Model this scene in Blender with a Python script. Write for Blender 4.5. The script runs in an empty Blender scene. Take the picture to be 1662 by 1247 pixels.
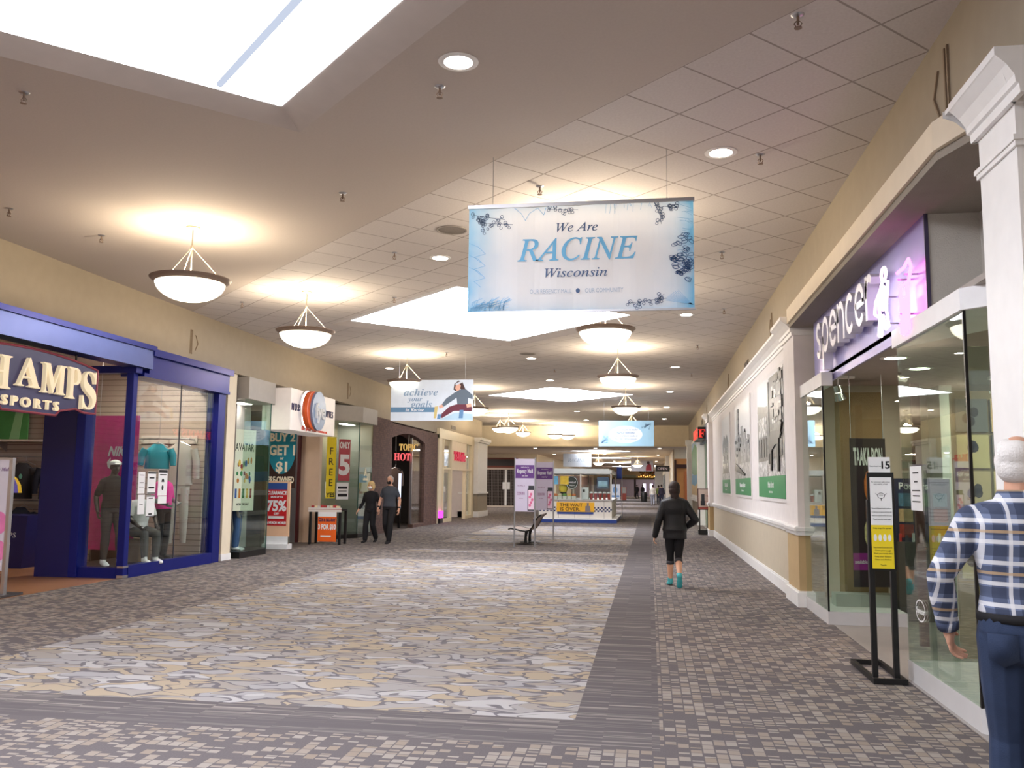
import bpy, bmesh, math, random
from mathutils import Vector, Matrix, Euler
SC = bpy.context.scene
COL = SC.collection
PI = math.pi
random.seed(11)

# ---------------------------------------------------------------- camera, world, exposure
F_PX, W_PX = 1439.07, 1662.0
cam_d = bpy.data.cameras.new('camera')
cam_d.sensor_fit = 'HORIZONTAL'
cam_d.sensor_width = 36.0
cam_d.lens = 36.0 * F_PX / W_PX
cam_d.clip_start = 0.05
cam_d.clip_end = 400
cam = bpy.data.objects.new('camera', cam_d)
COL.objects.link(cam)
yaw, pitch, roll = (math.radians(a) for a in (8.8516, 6.4579, 0.5698))
fwd = Vector((-math.sin(yaw) * math.cos(pitch), math.cos(yaw) * math.cos(pitch), math.sin(pitch)))
rt = Vector((math.cos(yaw), math.sin(yaw), 0))
up = rt.cross(fwd)
r2 = rt * math.cos(roll) + up * math.sin(roll)
u2 = -rt * math.sin(roll) + up * math.cos(roll)
cam.matrix_world = Matrix(((r2.x, u2.x, -fwd.x, 0), (r2.y, u2.y, -fwd.y, 0), (r2.z, u2.z, -fwd.z, 1.6), (0, 0, 0, 1)))
SC.camera = cam
SC.view_settings.view_transform = 'Standard'
SC.view_settings.look = 'None'
SC.view_settings.exposure = 0.7
SC.view_settings.gamma = 1.0
SC.view_settings.use_curve_mapping = False
SC.cycles.use_denoising = True
SC.cycles.max_bounces = 7
SC.cycles.transparent_max_bounces = 12
SC.cycles.sample_clamp_indirect = 6.0
wd = bpy.data.worlds.new('daylight')
SC.world = wd
wd.use_nodes = True
wd.node_tree.nodes['Background'].inputs[0].default_value = (0.75, 0.85, 1.0, 1)
wd.node_tree.nodes['Background'].inputs[1].default_value = 0.6
SKY_GLOW = 7.5        # skylight diffusers
BOWL_GLOW = 2.6       # pendant bowls
BOWL_UP = 92.0        # lamp inside each bowl
DOWN_GLOW = 22.0

# ---------------------------------------------------------------- materials
def lin(c):
    o = []
    for v in c[:3]:
        v = v / 255.0
        o.append(v / 12.92 if v <= 0.04045 else ((v + 0.055) / 1.055) ** 2.4)
    return (o[0], o[1], o[2], 1.0)
MATS = {}
def newmat(name):
    m = bpy.data.materials.new(name)
    m.use_nodes = True
    return m, m.node_tree, m.node_tree.nodes, m.node_tree.links
def mat(name, col, rough=0.55, metal=0.0, emit=0.0, var=0.07, scale=6.0, bump=0.0, bscale=60.0, spec=0.4, ecol=None, coat=0.0):
    if name in MATS: return MATS[name]
    m, nt, N, L = newmat(name)
    b = N['Principled BSDF']
    b.inputs['Roughness'].default_value = rough
    b.inputs['Metallic'].default_value = metal
    b.inputs['Specular IOR Level'].default_value = spec
    b.inputs['Coat Weight'].default_value = coat
    c = lin(col)
    tc = N.new('ShaderNodeTexCoord')
    nz = N.new('ShaderNodeTexNoise')
    nz.inputs['Scale'].default_value = scale
    nz.inputs['Detail'].default_value = 3
    L.new(tc.outputs['Object'], nz.inputs['Vector'])
    mx = N.new('ShaderNodeMix'); mx.data_type = 'RGBA'
    mx.inputs['A'].default_value = tuple(max(0, v * (1 - var)) for v in c[:3]) + (1,)
    mx.inputs['B'].default_value = tuple(min(1, v * (1 + var)) for v in c[:3]) + (1,)
    L.new(nz.outputs['Fac'], mx.inputs['Factor'])
    L.new(mx.outputs['Result'], b.inputs['Base Color'])
    if emit > 0:
        b.inputs['Emission Color'].default_value = lin(ecol or col)
        b.inputs['Emission Strength'].default_value = emit
    if bump > 0:
        n2 = N.new('ShaderNodeTexNoise'); n2.inputs['Scale'].default_value = bscale; n2.inputs['Detail'].default_value = 4
        L.new(tc.outputs['Object'], n2.inputs['Vector'])
        bp = N.new('ShaderNodeBump'); bp.inputs['Strength'].default_value = bump; bp.inputs['Distance'].default_value = 0.01
        L.new(n2.outputs['Fac'], bp.inputs['Height'])
        L.new(bp.outputs['Normal'], b.inputs['Normal'])
    MATS[name] = m
    return m
def glow(name, col, strength):
    if name in MATS: return MATS[name]
    m, nt, N, L = newmat(name)
    N.remove(N['Principled BSDF'])
    e = N.new('ShaderNodeEmission')
    nz = N.new('ShaderNodeTexNoise'); nz.inputs['Scale'].default_value = 2.0
    mx = N.new('ShaderNodeMix'); mx.data_type = 'RGBA'
    c = lin(col)
    mx.inputs['A'].default_value = tuple(v * 0.95 for v in c[:3]) + (1,)
    mx.inputs['B'].default_value = c
    L.new(nz.outputs['Fac'], mx.inputs['Factor'])
    L.new(mx.outputs['Result'], e.inputs['Color'])
    e.inputs['Strength'].default_value = strength
    L.new(e.outputs[0], N['Material Output'].inputs[0])
    MATS[name] = m
    return m
def glassmat(name, tint, refl=1.0):
    if name in MATS: return MATS[name]
    m, nt, N, L = newmat(name)
    N.remove(N['Principled BSDF'])
    t = N.new('ShaderNodeBsdfTransparent'); t.inputs[0].default_value = lin(tint)
    g = N.new('ShaderNodeBsdfGlossy'); g.inputs['Roughness'].default_value = 0.0
    g.inputs['Color'].default_value = (refl, refl, refl, 1)
    ge = N.new('ShaderNodeNewGeometry'); dt = N.new('ShaderNodeVectorMath'); dt.operation = 'DOT_PRODUCT'
    L.new(ge.outputs['Normal'], dt.inputs[0]); L.new(ge.outputs['Incoming'], dt.inputs[1])
    k = math_(N, L, 'POWER', math_(N, L, 'SUBTRACT', 1.0, math_(N, L, 'ABSOLUTE', dt.outputs['Value'])), 5.0)
    fr = math_(N, L, 'MULTIPLY_ADD', k, 0.96, 0.04)
    x = N.new('ShaderNodeMixShader')
    L.new(fr, x.inputs[0]); L.new(t.outputs[0], x.inputs[1]); L.new(g.outputs[0], x.inputs[2])
    L.new(x.outputs[0], N['Material Output'].inputs[0])
    MATS[name] = m
    return m
def math_(N, L, op, a, b=None, c=None):
    n = N.new('ShaderNodeMath'); n.operation = op
    for i, v in enumerate((a, b, c)):
        if v is None: continue
        if isinstance(v, (int, float)): n.inputs[i].default_value = v
        else: L.new(v, n.inputs[i])
    return n.outputs[0]
def mixc(N, L, f, a, b):
    n = N.new('ShaderNodeMix'); n.data_type = 'RGBA'
    for s, v in (('Factor', f), ('A', a), ('B', b)):
        if isinstance(v, (int, float)): n.inputs[s].default_value = v
        elif isinstance(v, tuple): n.inputs[s].default_value = v
        else: L.new(v, n.inputs[s])
    return n.outputs['Result']
def snapnoise(N, L, vec, sx, sy, seed):
    s = N.new('ShaderNodeVectorMath'); s.operation = 'SNAP'
    L.new(vec, s.inputs[0]); s.inputs[1].default_value = (sx, sy, 1.0)
    w = N.new('ShaderNodeTexWhiteNoise'); w.noise_dimensions = '4D'
    L.new(s.outputs[0], w.inputs['Vector']); w.inputs['W'].default_value = seed
    return w.outputs['Value']
def mat_carpet_dash():
    m, nt, N, L = newmat('carpet_dashes')
    b = N['Principled BSDF']; b.inputs['Roughness'].default_value = 0.95; b.inputs['Specular IOR Level'].default_value = 0.1
    tc = N.new('ShaderNodeTexCoord'); v = tc.outputs['Object']
    s = N.new('ShaderNodeSeparateXYZ'); L.new(v, s.inputs[0])
    a = snapnoise(N, L, v, 0.075, 0.03, 1.0)
    c = snapnoise(N, L, v, 0.075, 0.09, 2.0)
    d = snapnoise(N, L, v, 0.225, 0.18, 5.0)
    t_ = math_(N, L, 'ADD', math_(N, L, 'MULTIPLY', a, 0.46), math_(N, L, 'ADD', math_(N, L, 'MULTIPLY', c, 0.36), math_(N, L, 'MULTIPLY', d, 0.18)))
    f = math_(N, L, 'GREATER_THAN', t_, 0.51)
    gx = math_(N, L, 'GREATER_THAN', math_(N, L, 'FRACT', math_(N, L, 'DIVIDE', s.outputs[0], 0.075)), 0.12)
    gy = math_(N, L, 'GREATER_THAN', math_(N, L, 'FRACT', math_(N, L, 'DIVIDE', s.outputs[1], 0.09)), 0.08)
    f = math_(N, L, 'MULTIPLY', f, math_(N, L, 'MULTIPLY', gx, gy))
    t = snapnoise(N, L, v, 0.075, 0.09, 9.0)
    light = mixc(N, L, t, lin((134, 122, 111)), lin((146, 139, 133)))
    nz = N.new('ShaderNodeTexNoise'); nz.inputs['Scale'].default_value = 90; L.new(v, nz.inputs['Vector'])
    dark = mixc(N, L, nz.outputs['Fac'], lin((86, 81, 83)), lin((106, 100, 101)))
    L.new(mixc(N, L, f, dark, light), b.inputs['Base Color'])
    return m
def mat_carpet_stripe():
    m, nt, N, L = newmat('carpet_stripes')
    b = N['Principled BSDF']; b.inputs['Roughness'].default_value = 0.95; b.inputs['Specular IOR Level'].default_value = 0.1
    tc = N.new('ShaderNodeTexCoord'); v = tc.outputs['Object']
    a = snapnoise(N, L, v, 0.31, 0.014, 3.0)
    c = snapnoise(N, L, v, 0.62, 0.042, 4.0)
    k = math_(N, L, 'POWER', math_(N, L, 'MULTIPLY', a, c), 2.2)
    L.new(mixc(N, L, k, lin((92, 87, 89)), lin((158, 150, 143))), b.inputs['Base Color'])
    return m
def mat_carpet_pebble():
    m, nt, N, L = newmat('carpet_pebbles')
    b = N['Principled BSDF']; b.inputs['Roughness'].default_value = 0.95; b.inputs['Specular IOR Level'].default_value = 0.1
    tc = N.new('ShaderNodeTexCoord'); v = tc.outputs['Object']
    mp = N.new('ShaderNodeMapping'); mp.inputs['Scale'].default_value = (3.6, 6.6, 1); L.new(v, mp.inputs['Vector'])
    nz = N.new('ShaderNodeTexNoise'); nz.inputs['Scale'].default_value = 0.9; nz.inputs['Detail'].default_value = 0; L.new(mp.outputs[0], nz.inputs['Vector'])
    off = N.new('ShaderNodeVectorMath'); off.operation = 'MULTIPLY_ADD'
    L.new(nz.outputs['Color'], off.inputs[0]); off.inputs[1].default_value = (2.6, 2.6, 0); L.new(mp.outputs[0], off.inputs[2])
    vo = N.new('ShaderNodeTexVoronoi'); vo.voronoi_dimensions = '2D'; vo.inputs['Scale'].default_value = 1.0; L.new(off.outputs[0], vo.inputs['Vector'])
    ve = N.new('ShaderNodeTexVoronoi'); ve.voronoi_dimensions = '2D'; ve.feature = 'DISTANCE_TO_EDGE'; ve.inputs['Scale'].default_value = 1.0; L.new(off.outputs[0], ve.inputs['Vector'])
    sp = N.new('ShaderNodeSeparateColor'); L.new(vo.outputs['Color'], sp.inputs[0])
    c1 = mixc(N, L, sp.outputs[0], lin((142, 134, 126)), lin((149, 147, 149)))
    c2 = mixc(N, L, math_(N, L, 'GREATER_THAN', sp.outputs[1], 0.62), c1, lin((158, 145, 127)))
    c3 = mixc(N, L, math_(N, L, 'GREATER_THAN', sp.outputs[2], 0.80), c2, lin((164, 161, 161)))
    n2 = N.new('ShaderNodeTexNoise'); n2.inputs['Scale'].default_value = 1.1; L.new(mp.outputs[0], n2.inputs['Vector'])
    wd_ = math_(N, L, 'MULTIPLY', math_(N, L, 'MAXIMUM', math_(N, L, 'SUBTRACT', n2.outputs['Fac'], 0.36), 0.0), 0.5)
    e = math_(N, L, 'LESS_THAN', ve.outputs['Distance'], wd_)
    c4 = mixc(N, L, math_(N, L, 'MULTIPLY', e, 0.85), c3, lin((94, 90, 97)))
    L.new(c4, b.inputs['Base Color'])
    return m
def mat_ceiling():
    m, nt, N, L = newmat('ceiling_drywall_and_tiles')
    b = N['Principled BSDF']; b.inputs['Roughness'].default_value = 0.9; b.inputs['Specular IOR Level'].default_value = 0.15
    tc = N.new('ShaderNodeTexCoord'); s = N.new('ShaderNodeSeparateXYZ'); L.new(tc.outputs['Object'], s.inputs[0])
    x, y = s.outputs[0], s.outputs[1]
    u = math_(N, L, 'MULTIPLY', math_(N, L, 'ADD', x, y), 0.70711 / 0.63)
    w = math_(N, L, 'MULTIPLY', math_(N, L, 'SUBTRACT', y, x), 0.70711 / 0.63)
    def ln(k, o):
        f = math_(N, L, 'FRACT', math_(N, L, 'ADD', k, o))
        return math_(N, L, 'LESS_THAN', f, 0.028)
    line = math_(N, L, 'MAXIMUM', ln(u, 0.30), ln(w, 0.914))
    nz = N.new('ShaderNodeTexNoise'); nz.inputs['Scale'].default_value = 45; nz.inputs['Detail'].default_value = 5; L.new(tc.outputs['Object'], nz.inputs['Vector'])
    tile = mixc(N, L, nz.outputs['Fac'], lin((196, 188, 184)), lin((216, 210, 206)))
    tile = mixc(N, L, line, tile, lin((158, 149, 144)))  # grey of the lines stands for groove shade on white T-bars
    dry = mixc(N, L, nz.outputs['Fac'], lin((188, 178, 170)), lin((198, 188, 180)))
    z = math_(N, L, 'GREATER_THAN', math_(N, L, 'ADD', x, y), 6.873)
    L.new(mixc(N, L, z, dry, tile), b.inputs['Base Color'])
    return m
def mat_gradient(name, inner, edge, half_u, half_v, axis_u='X'):
    # printed banner cloth: pale middle, blue wash at the printed border
    m, nt, N, L = newmat(name)
    b = N['Principled BSDF']; b.inputs['Roughness'].default_value = 0.6
    tc = N.new('ShaderNodeTexCoord'); s = N.new('ShaderNodeSeparateXYZ'); L.new(tc.outputs['Object'], s.inputs[0])
    nz = N.new('ShaderNodeTexNoise'); nz.inputs['Scale'].default_value = 3.0; L.new(tc.outputs['Object'], nz.inputs['Vector'])
    a = math_(N, L, 'DIVIDE', math_(N, L, 'ABSOLUTE', s.outputs[axis_u]), half_u)
    c = math_(N, L, 'DIVIDE', math_(N, L, 'ABSOLUTE', s.outputs['Z']), half_v)
    d = math_(N, L, 'ADD', math_(N, L, 'POWER', a, 6.0), math_(N, L, 'MULTIPLY', math_(N, L, 'POWER', c, 8.0), 0.5))
    d = math_(N, L, 'MULTIPLY', d, math_(N, L, 'ADD', math_(N, L, 'MULTIPLY', nz.outputs['Fac'], 1.6), 0.1))
    d = math_(N, L, 'MINIMUM', d, 1.0)
    L.new(mixc(N, L, d, lin(inner), lin(edge)), b.inputs['Base Color'])
    tr = N.new('ShaderNodeBsdfTranslucent'); L.new(mixc(N, L, d, lin(inner), lin(edge)), tr.inputs['Color'])
    x = N.new('ShaderNodeMixShader'); x.inputs[0].default_value = 0.5
    L.new(b.outputs[0], x.inputs[1]); L.new(tr.outputs[0], x.inputs[2]); L.new(x.outputs[0], N['Material Output'].inputs[0])
    MATS[name] = m
    return m
def mat_plaid():
    m, nt, N, L = newmat('plaid_cloth')
    b = N['Principled BSDF']; b.inputs['Roughness'].default_value = 0.9
    tc = N.new('ShaderNodeTexCoord'); s = N.new('ShaderNodeSeparateXYZ'); L.new(tc.outputs['Object'], s.inputs[0])
    def band(k, per, off, w):
        f = math_(N, L, 'FRACT', math_(N, L, 'ADD', math_(N, L, 'DIVIDE', k, per), off))
        return math_(N, L, 'LESS_THAN', f, w)
    x = math_(N, L, 'ADD', s.outputs[0], math_(N, L, 'MULTIPLY', s.outputs[1], 0.55)); z = s.outputs[2]
    c = lin((112, 124, 154))
    c = mixc(N, L, math_(N, L, 'MULTIPLY', band(x, 0.085, 0.0, 0.5), 0.6), c, lin((34, 42, 66)))
    c = mixc(N, L, math_(N, L, 'MULTIPLY', band(z, 0.085, 0.2, 0.5), 0.6), c, lin((36, 44, 68)))
    c = mixc(N, L, math_(N, L, 'MULTIPLY', band(x, 0.085, 0.42, 0.16), 0.75), c, lin((222, 222, 226)))
    c = mixc(N, L, math_(N, L, 'MULTIPLY', band(z, 0.085, 0.62, 0.2), 0.75), c, lin((226, 226, 228)))
    c = mixc(N, L, math_(N, L, 'MULTIPLY', band(z, 0.17, 0.05, 0.07), 0.7), c, lin((190, 160, 120)))
    L.new(c, b.inputs['Base Color'])
    return m
def mat_brick(name, c1, c2, mortar, sc, axis):
    m, nt, N, L = newmat(name)
    b = N['Principled BSDF']; b.inputs['Roughness'].default_value = 0.85
    tc = N.new('ShaderNodeTexCoord'); s = N.new('ShaderNodeSeparateXYZ'); L.new(tc.outputs['Object'], s.inputs[0])
    cb = N.new('ShaderNodeCombineXYZ')
    L.new(math_(N, L, 'ADD', s.outputs[0], s.outputs[1]), cb.inputs[0]); L.new(s.outputs[2], cb.inputs[1])
    br = N.new('ShaderNodeTexBrick'); L.new(cb.outputs[0], br.inputs['Vector'])
    br.inputs['Color1'].default_value = lin(c1); br.inputs['Color2'].default_value = lin(c2); br.inputs['Mortar'].default_value = lin(mortar)
    br.inputs['Scale'].default_value = sc; br.inputs['Mortar Size'].default_value = 0.012
    L.new(br.outputs['Color'], b.inputs['Base Color'])
    return m
def mat_slat(name, col, dark, per):
    m, nt, N, L = newmat(name)
    b = N['Principled BSDF']; b.inputs['Roughness'].default_value = 0.6
    tc = N.new('ShaderNodeTexCoord'); s = N.new('ShaderNodeSeparateXYZ'); L.new(tc.outputs['Object'], s.inputs[0])
    f = math_(N, L, 'FRACT', math_(N, L, 'DIVIDE', s.outputs[2], per))
    L.new(mixc(N, L, math_(N, L, 'LESS_THAN', f, 0.12), lin(col), lin(dark)), b.inputs['Base Color'])
    MATS[name] = m
    return m
def mat_wood(name, a, bcol):
    m, nt, N, L = newmat(name)
    b = N['Principled BSDF']; b.inputs['Roughness'].default_value = 0.35
    tc = N.new('ShaderNodeTexCoord'); mp = N.new('ShaderNodeMapping'); mp.inputs['Scale'].default_value = (1.2, 9, 1.2); L.new(tc.outputs['Object'], mp.inputs['Vector'])
    nz = N.new('ShaderNodeTexNoise'); nz.inputs['Scale'].default_value = 2.0; nz.inputs['Detail'].default_value = 5; L.new(mp.outputs[0], nz.inputs['Vector'])
    L.new(mixc(N, L, nz.outputs['Fac'], lin(a), lin(bcol)), b.inputs['Base Color'])
    MATS[name] = m
    return m

# ---------------------------------------------------------------- mesh helpers
WLOC = {}
class Fr:
    """a plane to draw on: origin, right and up vectors; n points at the viewer"""
    def __init__(s, o, r, u=(0, 0, 1)):
        s.o = Vector(o); s.r = Vector(r).normalized(); s.u = Vector(u).normalized(); s.n = s.r.cross(s.u)
    def p(s, a, b, c=0.0): return s.o + s.r * a + s.u * b + s.n * c
def left_wall(x): return Fr((x, 0, 0), (0, 1, 0))
def right_wall(x): return Fr((x, 0, 0), (0, -1, 0))
def facing(y, x=0.0, z=0.0): return Fr((x, y, z), (1, 0, 0))
SERIF_I, SERIF_B, SERIF_BI, SERIF, SANS = 'si', 'sb', 'sbi', 's', 'sans'
def style(s, st):
    base = {'si': (0x1D434, 0x1D44E), 'sb': (0x1D400, 0x1D41A), 'sbi': (0x1D468, 0x1D482)}.get(st)
    if not base: return s
    o = ''
    for c in s:
        if st == 'si' and c == 'h': o += chr(0x210E)
        elif 'A' <= c <= 'Z': o += chr(base[0] + ord(c) - 65)
        elif 'a' <= c <= 'z': o += chr(base[1] + ord(c) - 97)
        elif st == 'sb' and c.isdigit(): o += chr(0x1D7CE + ord(c) - 48)
        else: o += c
    return o
TCACHE = {}
def text_geo(body, st, bold, ext):
    k = (body, st, bold, ext)
    if k in TCACHE: return TCACHE[k]
    c = bpy.data.curves.new('lettering', 'FONT')
    c.body = style(body, st); c.size = 1.0; c.extrude = ext; c.offset = bold; c.resolution_u = 3
    c.align_x = 'CENTER'; c.space_line = 0.95
    ob = bpy.data.objects.new('lettering', c)
    me = bpy.data.meshes.new_from_object(ob)
    vs = [v.co.copy() for v in me.vertices]; fs = [tuple(p.vertices) for p in me.polygons]
    bpy.data.objects.remove(ob); bpy.data.curves.remove(c); bpy.data.meshes.remove(me)
    xs = [v.x for v in vs]; ys = [v.y for v in vs]
    TCACHE[k] = (vs, fs, min(xs), max(xs), min(ys), max(ys))
    return TCACHE[k]
class MB:
    def __init__(s): s.v = []; s.f = []; s.mi = []; s.m = 0
    def _add(s, vs, fs):
        b = len(s.v); s.v += [Vector(v) for v in vs]
        for f in fs: s.f.append(tuple(i + b for i in f)); s.mi.append(s.m)
        return s
    def poly(s, pts): return s._add(pts, [tuple(range(len(pts)))])
    def box(s, a, b):
        x0, y0, z0 = (min(a[i], b[i]) for i in range(3)); x1, y1, z1 = (max(a[i], b[i]) for i in range(3))
        return s._add([(x0, y0, z0), (x1, y0, z0), (x1, y1, z0), (x0, y1, z0), (x0, y0, z1), (x1, y0, z1), (x1, y1, z1), (x0, y1, z1)],
                      [(3, 2, 1, 0), (4, 5, 6, 7), (0, 1, 5, 4), (1, 2, 6, 5), (2, 3, 7, 6), (3, 0, 4, 7)])
    def plate(s, fr, u0, v0, u1, v1, w0=0.0, w1=0.01):
        return s.prism(fr, [(u0, v0), (u1, v0), (u1, v1), (u0, v1)], w0, w1)
    def prism(s, fr, pts, w0=0.0, w1=0.01):
        n = len(pts)
        ar = sum(pts[i][0] * pts[(i + 1) % n][1] - pts[(i + 1) % n][0] * pts[i][1] for i in range(n))
        if ar < 0: pts = pts[::-1]
        vs = [fr.p(u, v, w0) for u, v in pts] + [fr.p(u, v, w1) for u, v in pts]
        fs = [tuple(range(n - 1, -1, -1)), tuple(range(n, 2 * n))] + [(i, (i + 1) % n, n + (i + 1) % n, n + i) for i in range(n)]
        return s._add(vs, fs)
    def column(s, pts, z0, z1):
        return s.prism(Fr((0, 0, 0), (1, 0, 0), (0, 1, 0)), pts, z0, z1)
    def disc(s, fr, u, v, ru, rv=None, w0=0.0, w1=0.01, n=24, a0=0.0, a1=2 * PI):
        rv = rv or ru
        k = n if abs(a1 - a0 - 2 * PI) < 1e-6 else n + 1
        return s.prism(fr, [(u + ru * math.cos(a0 + (a1 - a0) * i / n), v + rv * math.sin(a0 + (a1 - a0) * i / n)) for i in range(k)], w0, w1)
    def ring(s, fr, u, v, r, wd, w0=0.0, w1=0.004, n=14, rv=None):
        rv = rv or r
        o = [(u + r * math.cos(2 * PI * i / n), v + rv * math.sin(2 * PI * i / n)) for i in range(n)]
        q = [(u + (r - wd) * math.cos(2 * PI * i / n), v + (rv - wd) * math.sin(2 * PI * i / n)) for i in range(n)]
        vs = [fr.p(*a, w1) for a in o] + [fr.p(*a, w1) for a in q]
        return s._add(vs, [(i, (i + 1) % n, n + (i + 1) % n, n + i) for i in range(n)])
    def stroke(s, fr, pts, wd, w=0.004):
        for i in range(len(pts) - 1):
            a = Vector((pts[i][0], pts[i][1])); b = Vector((pts[i + 1][0], pts[i + 1][1])); d = b - a
            if d.length < 1e-6: continue
            q = Vector((-d.y, d.x)).normalized() * wd / 2
            e = d.normalized() * wd * 0.3
            s._add([fr.p(*(a - q - e), w), fr.p(*(b - q + e), w), fr.p(*(b + q + e), w), fr.p(*(a + q - e), w)], [(0, 1, 2, 3)])
        return s
    def text(s, fr, body, u, v, h, st='sans', width=None, bold=0.0, ext=0.004, w=0.0, shear=0.0, anchor='C', maxw=None):
        """letters of cap height h, vertical middle at v (block centred), u is the middle (C) or left edge (L)"""
        e = ext / max(h, 1e-3) * 0.7
        vs, fs, x0, x1, y0, y1 = text_geo(body, st, bold, round(e, 4))
        if '\n' in body: sy = h / (y1 - y0)
        else: sy = h / 0.7
        sx = sy
        if width: sx = width / (x1 - x0)
        elif maxw and (x1 - x0) * sx > maxw: sx = maxw / (x1 - x0)
        cy = (y0 + y1) / 2 if '\n' in body else 0.35
        xo = (x0 + x1) / 2 if anchor == 'C' else x0
        out = []
        for p in vs:
            a = (p.x - xo) * sx; b = (p.y - cy) * sy
            out.append(fr.p(u + a + shear * b, v + b, w + (p.z + e) * sy))
        return s._add(out, fs)
    def cyl(s, a, b, r0, r1=None, n=12, caps=True):
        r1 = r0 if r1 is None else r1
        a = Vector(a); b = Vector(b); d = (b - a)
        if d.length < 1e-7: return s
        d.normalize()
        t = Vector((0, 0, 1)) if abs(d.z) < 0.9 else Vector((1, 0, 0))
        p = d.cross(t).normalized(); q = d.cross(p)
        vs = []
        for c, r in ((a, r0), (b, r1)):
            vs += [c + (p * math.cos(2 * PI * i / n) + q * math.sin(2 * PI * i / n)) * r for i in range(n)]
        fs = [(i, n + i, n + (i + 1) % n, (i + 1) % n) for i in range(n)]
        if caps: fs += [tuple(range(n)), tuple(range(2 * n - 1, n - 1, -1))]
        return s._add(vs, fs)
    def tube(s, pts, r, n=8):
        pts = [Vector(p) for p in pts]
        rs = r if isinstance(r, (list, tuple)) else [r] * len(pts)
        rings = []; pp = None
        for i, c in enumerate(pts):
            d = (pts[min(i + 1, len(pts) - 1)] - pts[max(i - 1, 0)]).normalized()
            if pp is None:
                t = Vector((0, 0, 1)) if abs(d.z) < 0.9 else Vector((1, 0, 0)); pp = d.cross(t).normalized()
            pp = (pp - d * pp.dot(d)).normalized(); q = d.cross(pp)
            rings.append([c + (pp * math.cos(2 * PI * k / n) + q * math.sin(2 * PI * k / n)) * rs[i] for k in range(n)])
        vs = [v for rg in rings for v in rg]; fs = []
        for i in range(len(pts) - 1):
            for k in range(n):
                fs.append((i * n + k, (i + 1) * n + k, (i + 1) * n + (k + 1) % n, i * n + (k + 1) % n))
        fs += [tuple(range(n)), tuple(range(len(vs) - 1, len(vs) - n - 1, -1))]
        return s._add(vs, fs)
    def lathe(s, c, prof, n=32, axis=(0, 0, 1)):
        c = Vector(c); ax = Vector(axis).normalized()
        t = Vector((1, 0, 0)) if abs(ax.x) < 0.9 else Vector((0, 1, 0))
        p = (t - ax * t.dot(ax)).normalized(); q = ax.cross(p)
        vs = []
        for r, h in prof:
            vs += [c + ax * h + (p * math.cos(2 * PI * i / n) + q * math.sin(2 * PI * i / n)) * r for i in range(n)]
        fs = []
        for j in range(len(prof) - 1):
            for i in range(n): fs.append((j * n + i, j * n + (i + 1) % n, (j + 1) * n + (i + 1) % n, (j + 1) * n + i))
        return s._add(vs, fs)
    def ell(s, c, r, rot=None, n=14, m=8):
        c = Vector(c); vs = []; fs = []
        R = rot or Matrix.Identity(3)
        for j in range(m + 1):
            t = PI * j / m
            for i in range(n):
                a = 2 * PI * i / n
                vs.append(c + R @ Vector((r[0] * math.sin(t) * math.cos(a), r[1] * math.sin(t) * math.sin(a), r[2] * math.cos(t))))
        for j in range(m):
            for i in range(n):
                fs.append((j * n + i, (j + 1) * n + i, (j + 1) * n + (i + 1) % n, j * n + (i + 1) % n))
        return s._add(vs, fs)
    def loft(s, rings, caps=True):
        """closed loops with equal point count"""
        n = len(rings[0]); vs = [v for r in rings for v in r]; fs = []
        for j in range(len(rings) - 1):
            for i in range(n): fs.append((j * n + i, j * n + (i + 1) % n, (j + 1) * n + (i + 1) % n, (j + 1) * n + i))
        if caps: fs += [tuple(range(n - 1, -1, -1)), tuple(range(len(vs) - n, len(vs)))]
        return s._add(vs, fs)
    def mesh(s, name, mats, loc=Vector((0, 0, 0)), smooth=False, fix=False):
        me = bpy.data.meshes.new(name)
        me.from_pydata([tuple(v - loc) for v in s.v], [], s.f)
        for m in (mats if isinstance(mats, (list, tuple)) else [mats]): me.materials.append(m)
        if any(s.mi): me.polygons.foreach_set('material_index', s.mi)
        if fix:
            bm = bmesh.new(); bm.from_mesh(me); bmesh.ops.remove_doubles(bm, verts=bm.verts, dist=1e-5)
            bmesh.ops.recalc_face_normals(bm, faces=bm.faces); bm.to_mesh(me); bm.free()
        if smooth:
            me.shade_smooth()
            try: me.set_sharp_from_angle(angle=math.radians(40))
            except Exception: pass
        me.update()
        return me
    def build(s, name, mats, parent=None, smooth=False, label=None, kind=None, cat=None, group=None, loc=None, bevel=0, fix=False):
        base = WLOC[parent.name] if parent else Vector((0, 0, 0))
        own = Vector(loc) if loc is not None else (base.copy() if parent else Vector((0, 0, 0)))
        ob = bpy.data.objects.new(name, s.mesh(name, mats, own, smooth, fix))
        COL.objects.link(ob)
        ob.location = own - base
        if parent: ob.parent = parent
        WLOC[ob.name] = own
        if bevel:
            md = ob.modifiers.new('edge_round', 'BEVEL'); md.width = bevel; md.segments = 2; md.limit_method = 'ANGLE'
        tag(ob, label, cat, group, kind)
        return ob
def tag(ob, label=None, cat=None, group=None, kind=None):
    if label: ob['label'] = label
    if cat: ob['category'] = cat
    if group: ob['group'] = group
    if kind: ob['kind'] = kind
    return ob
def thing(name, label, cat, loc, group=None, rz=0.0):
    o = bpy.data.objects.new(name, None)
    COL.objects.link(o)
    o.location = loc; o.rotation_euler = (0, 0, rz); o.empty_display_size = 0.1
    WLOC[o.name] = Vector(loc)
    return tag(o, label, cat, group)
def children(o): return [c for c in bpy.data.objects if c.parent == o]
def dup(root, loc, label=None, rz=None, kids=None, scale=None):
    r = root.copy(); COL.objects.link(r); r.location = loc
    if rz is not None: r.rotation_euler = (0, 0, rz)
    if scale is not None: r.scale = (scale,) * 3
    if label: r['label'] = label
    for ch in (kids if kids is not None else children(root)):
        c = ch.copy(); COL.objects.link(c); c.parent = r
        for g in children(ch):
            d = g.copy(); COL.objects.link(d); d.parent = c
    return r
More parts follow.
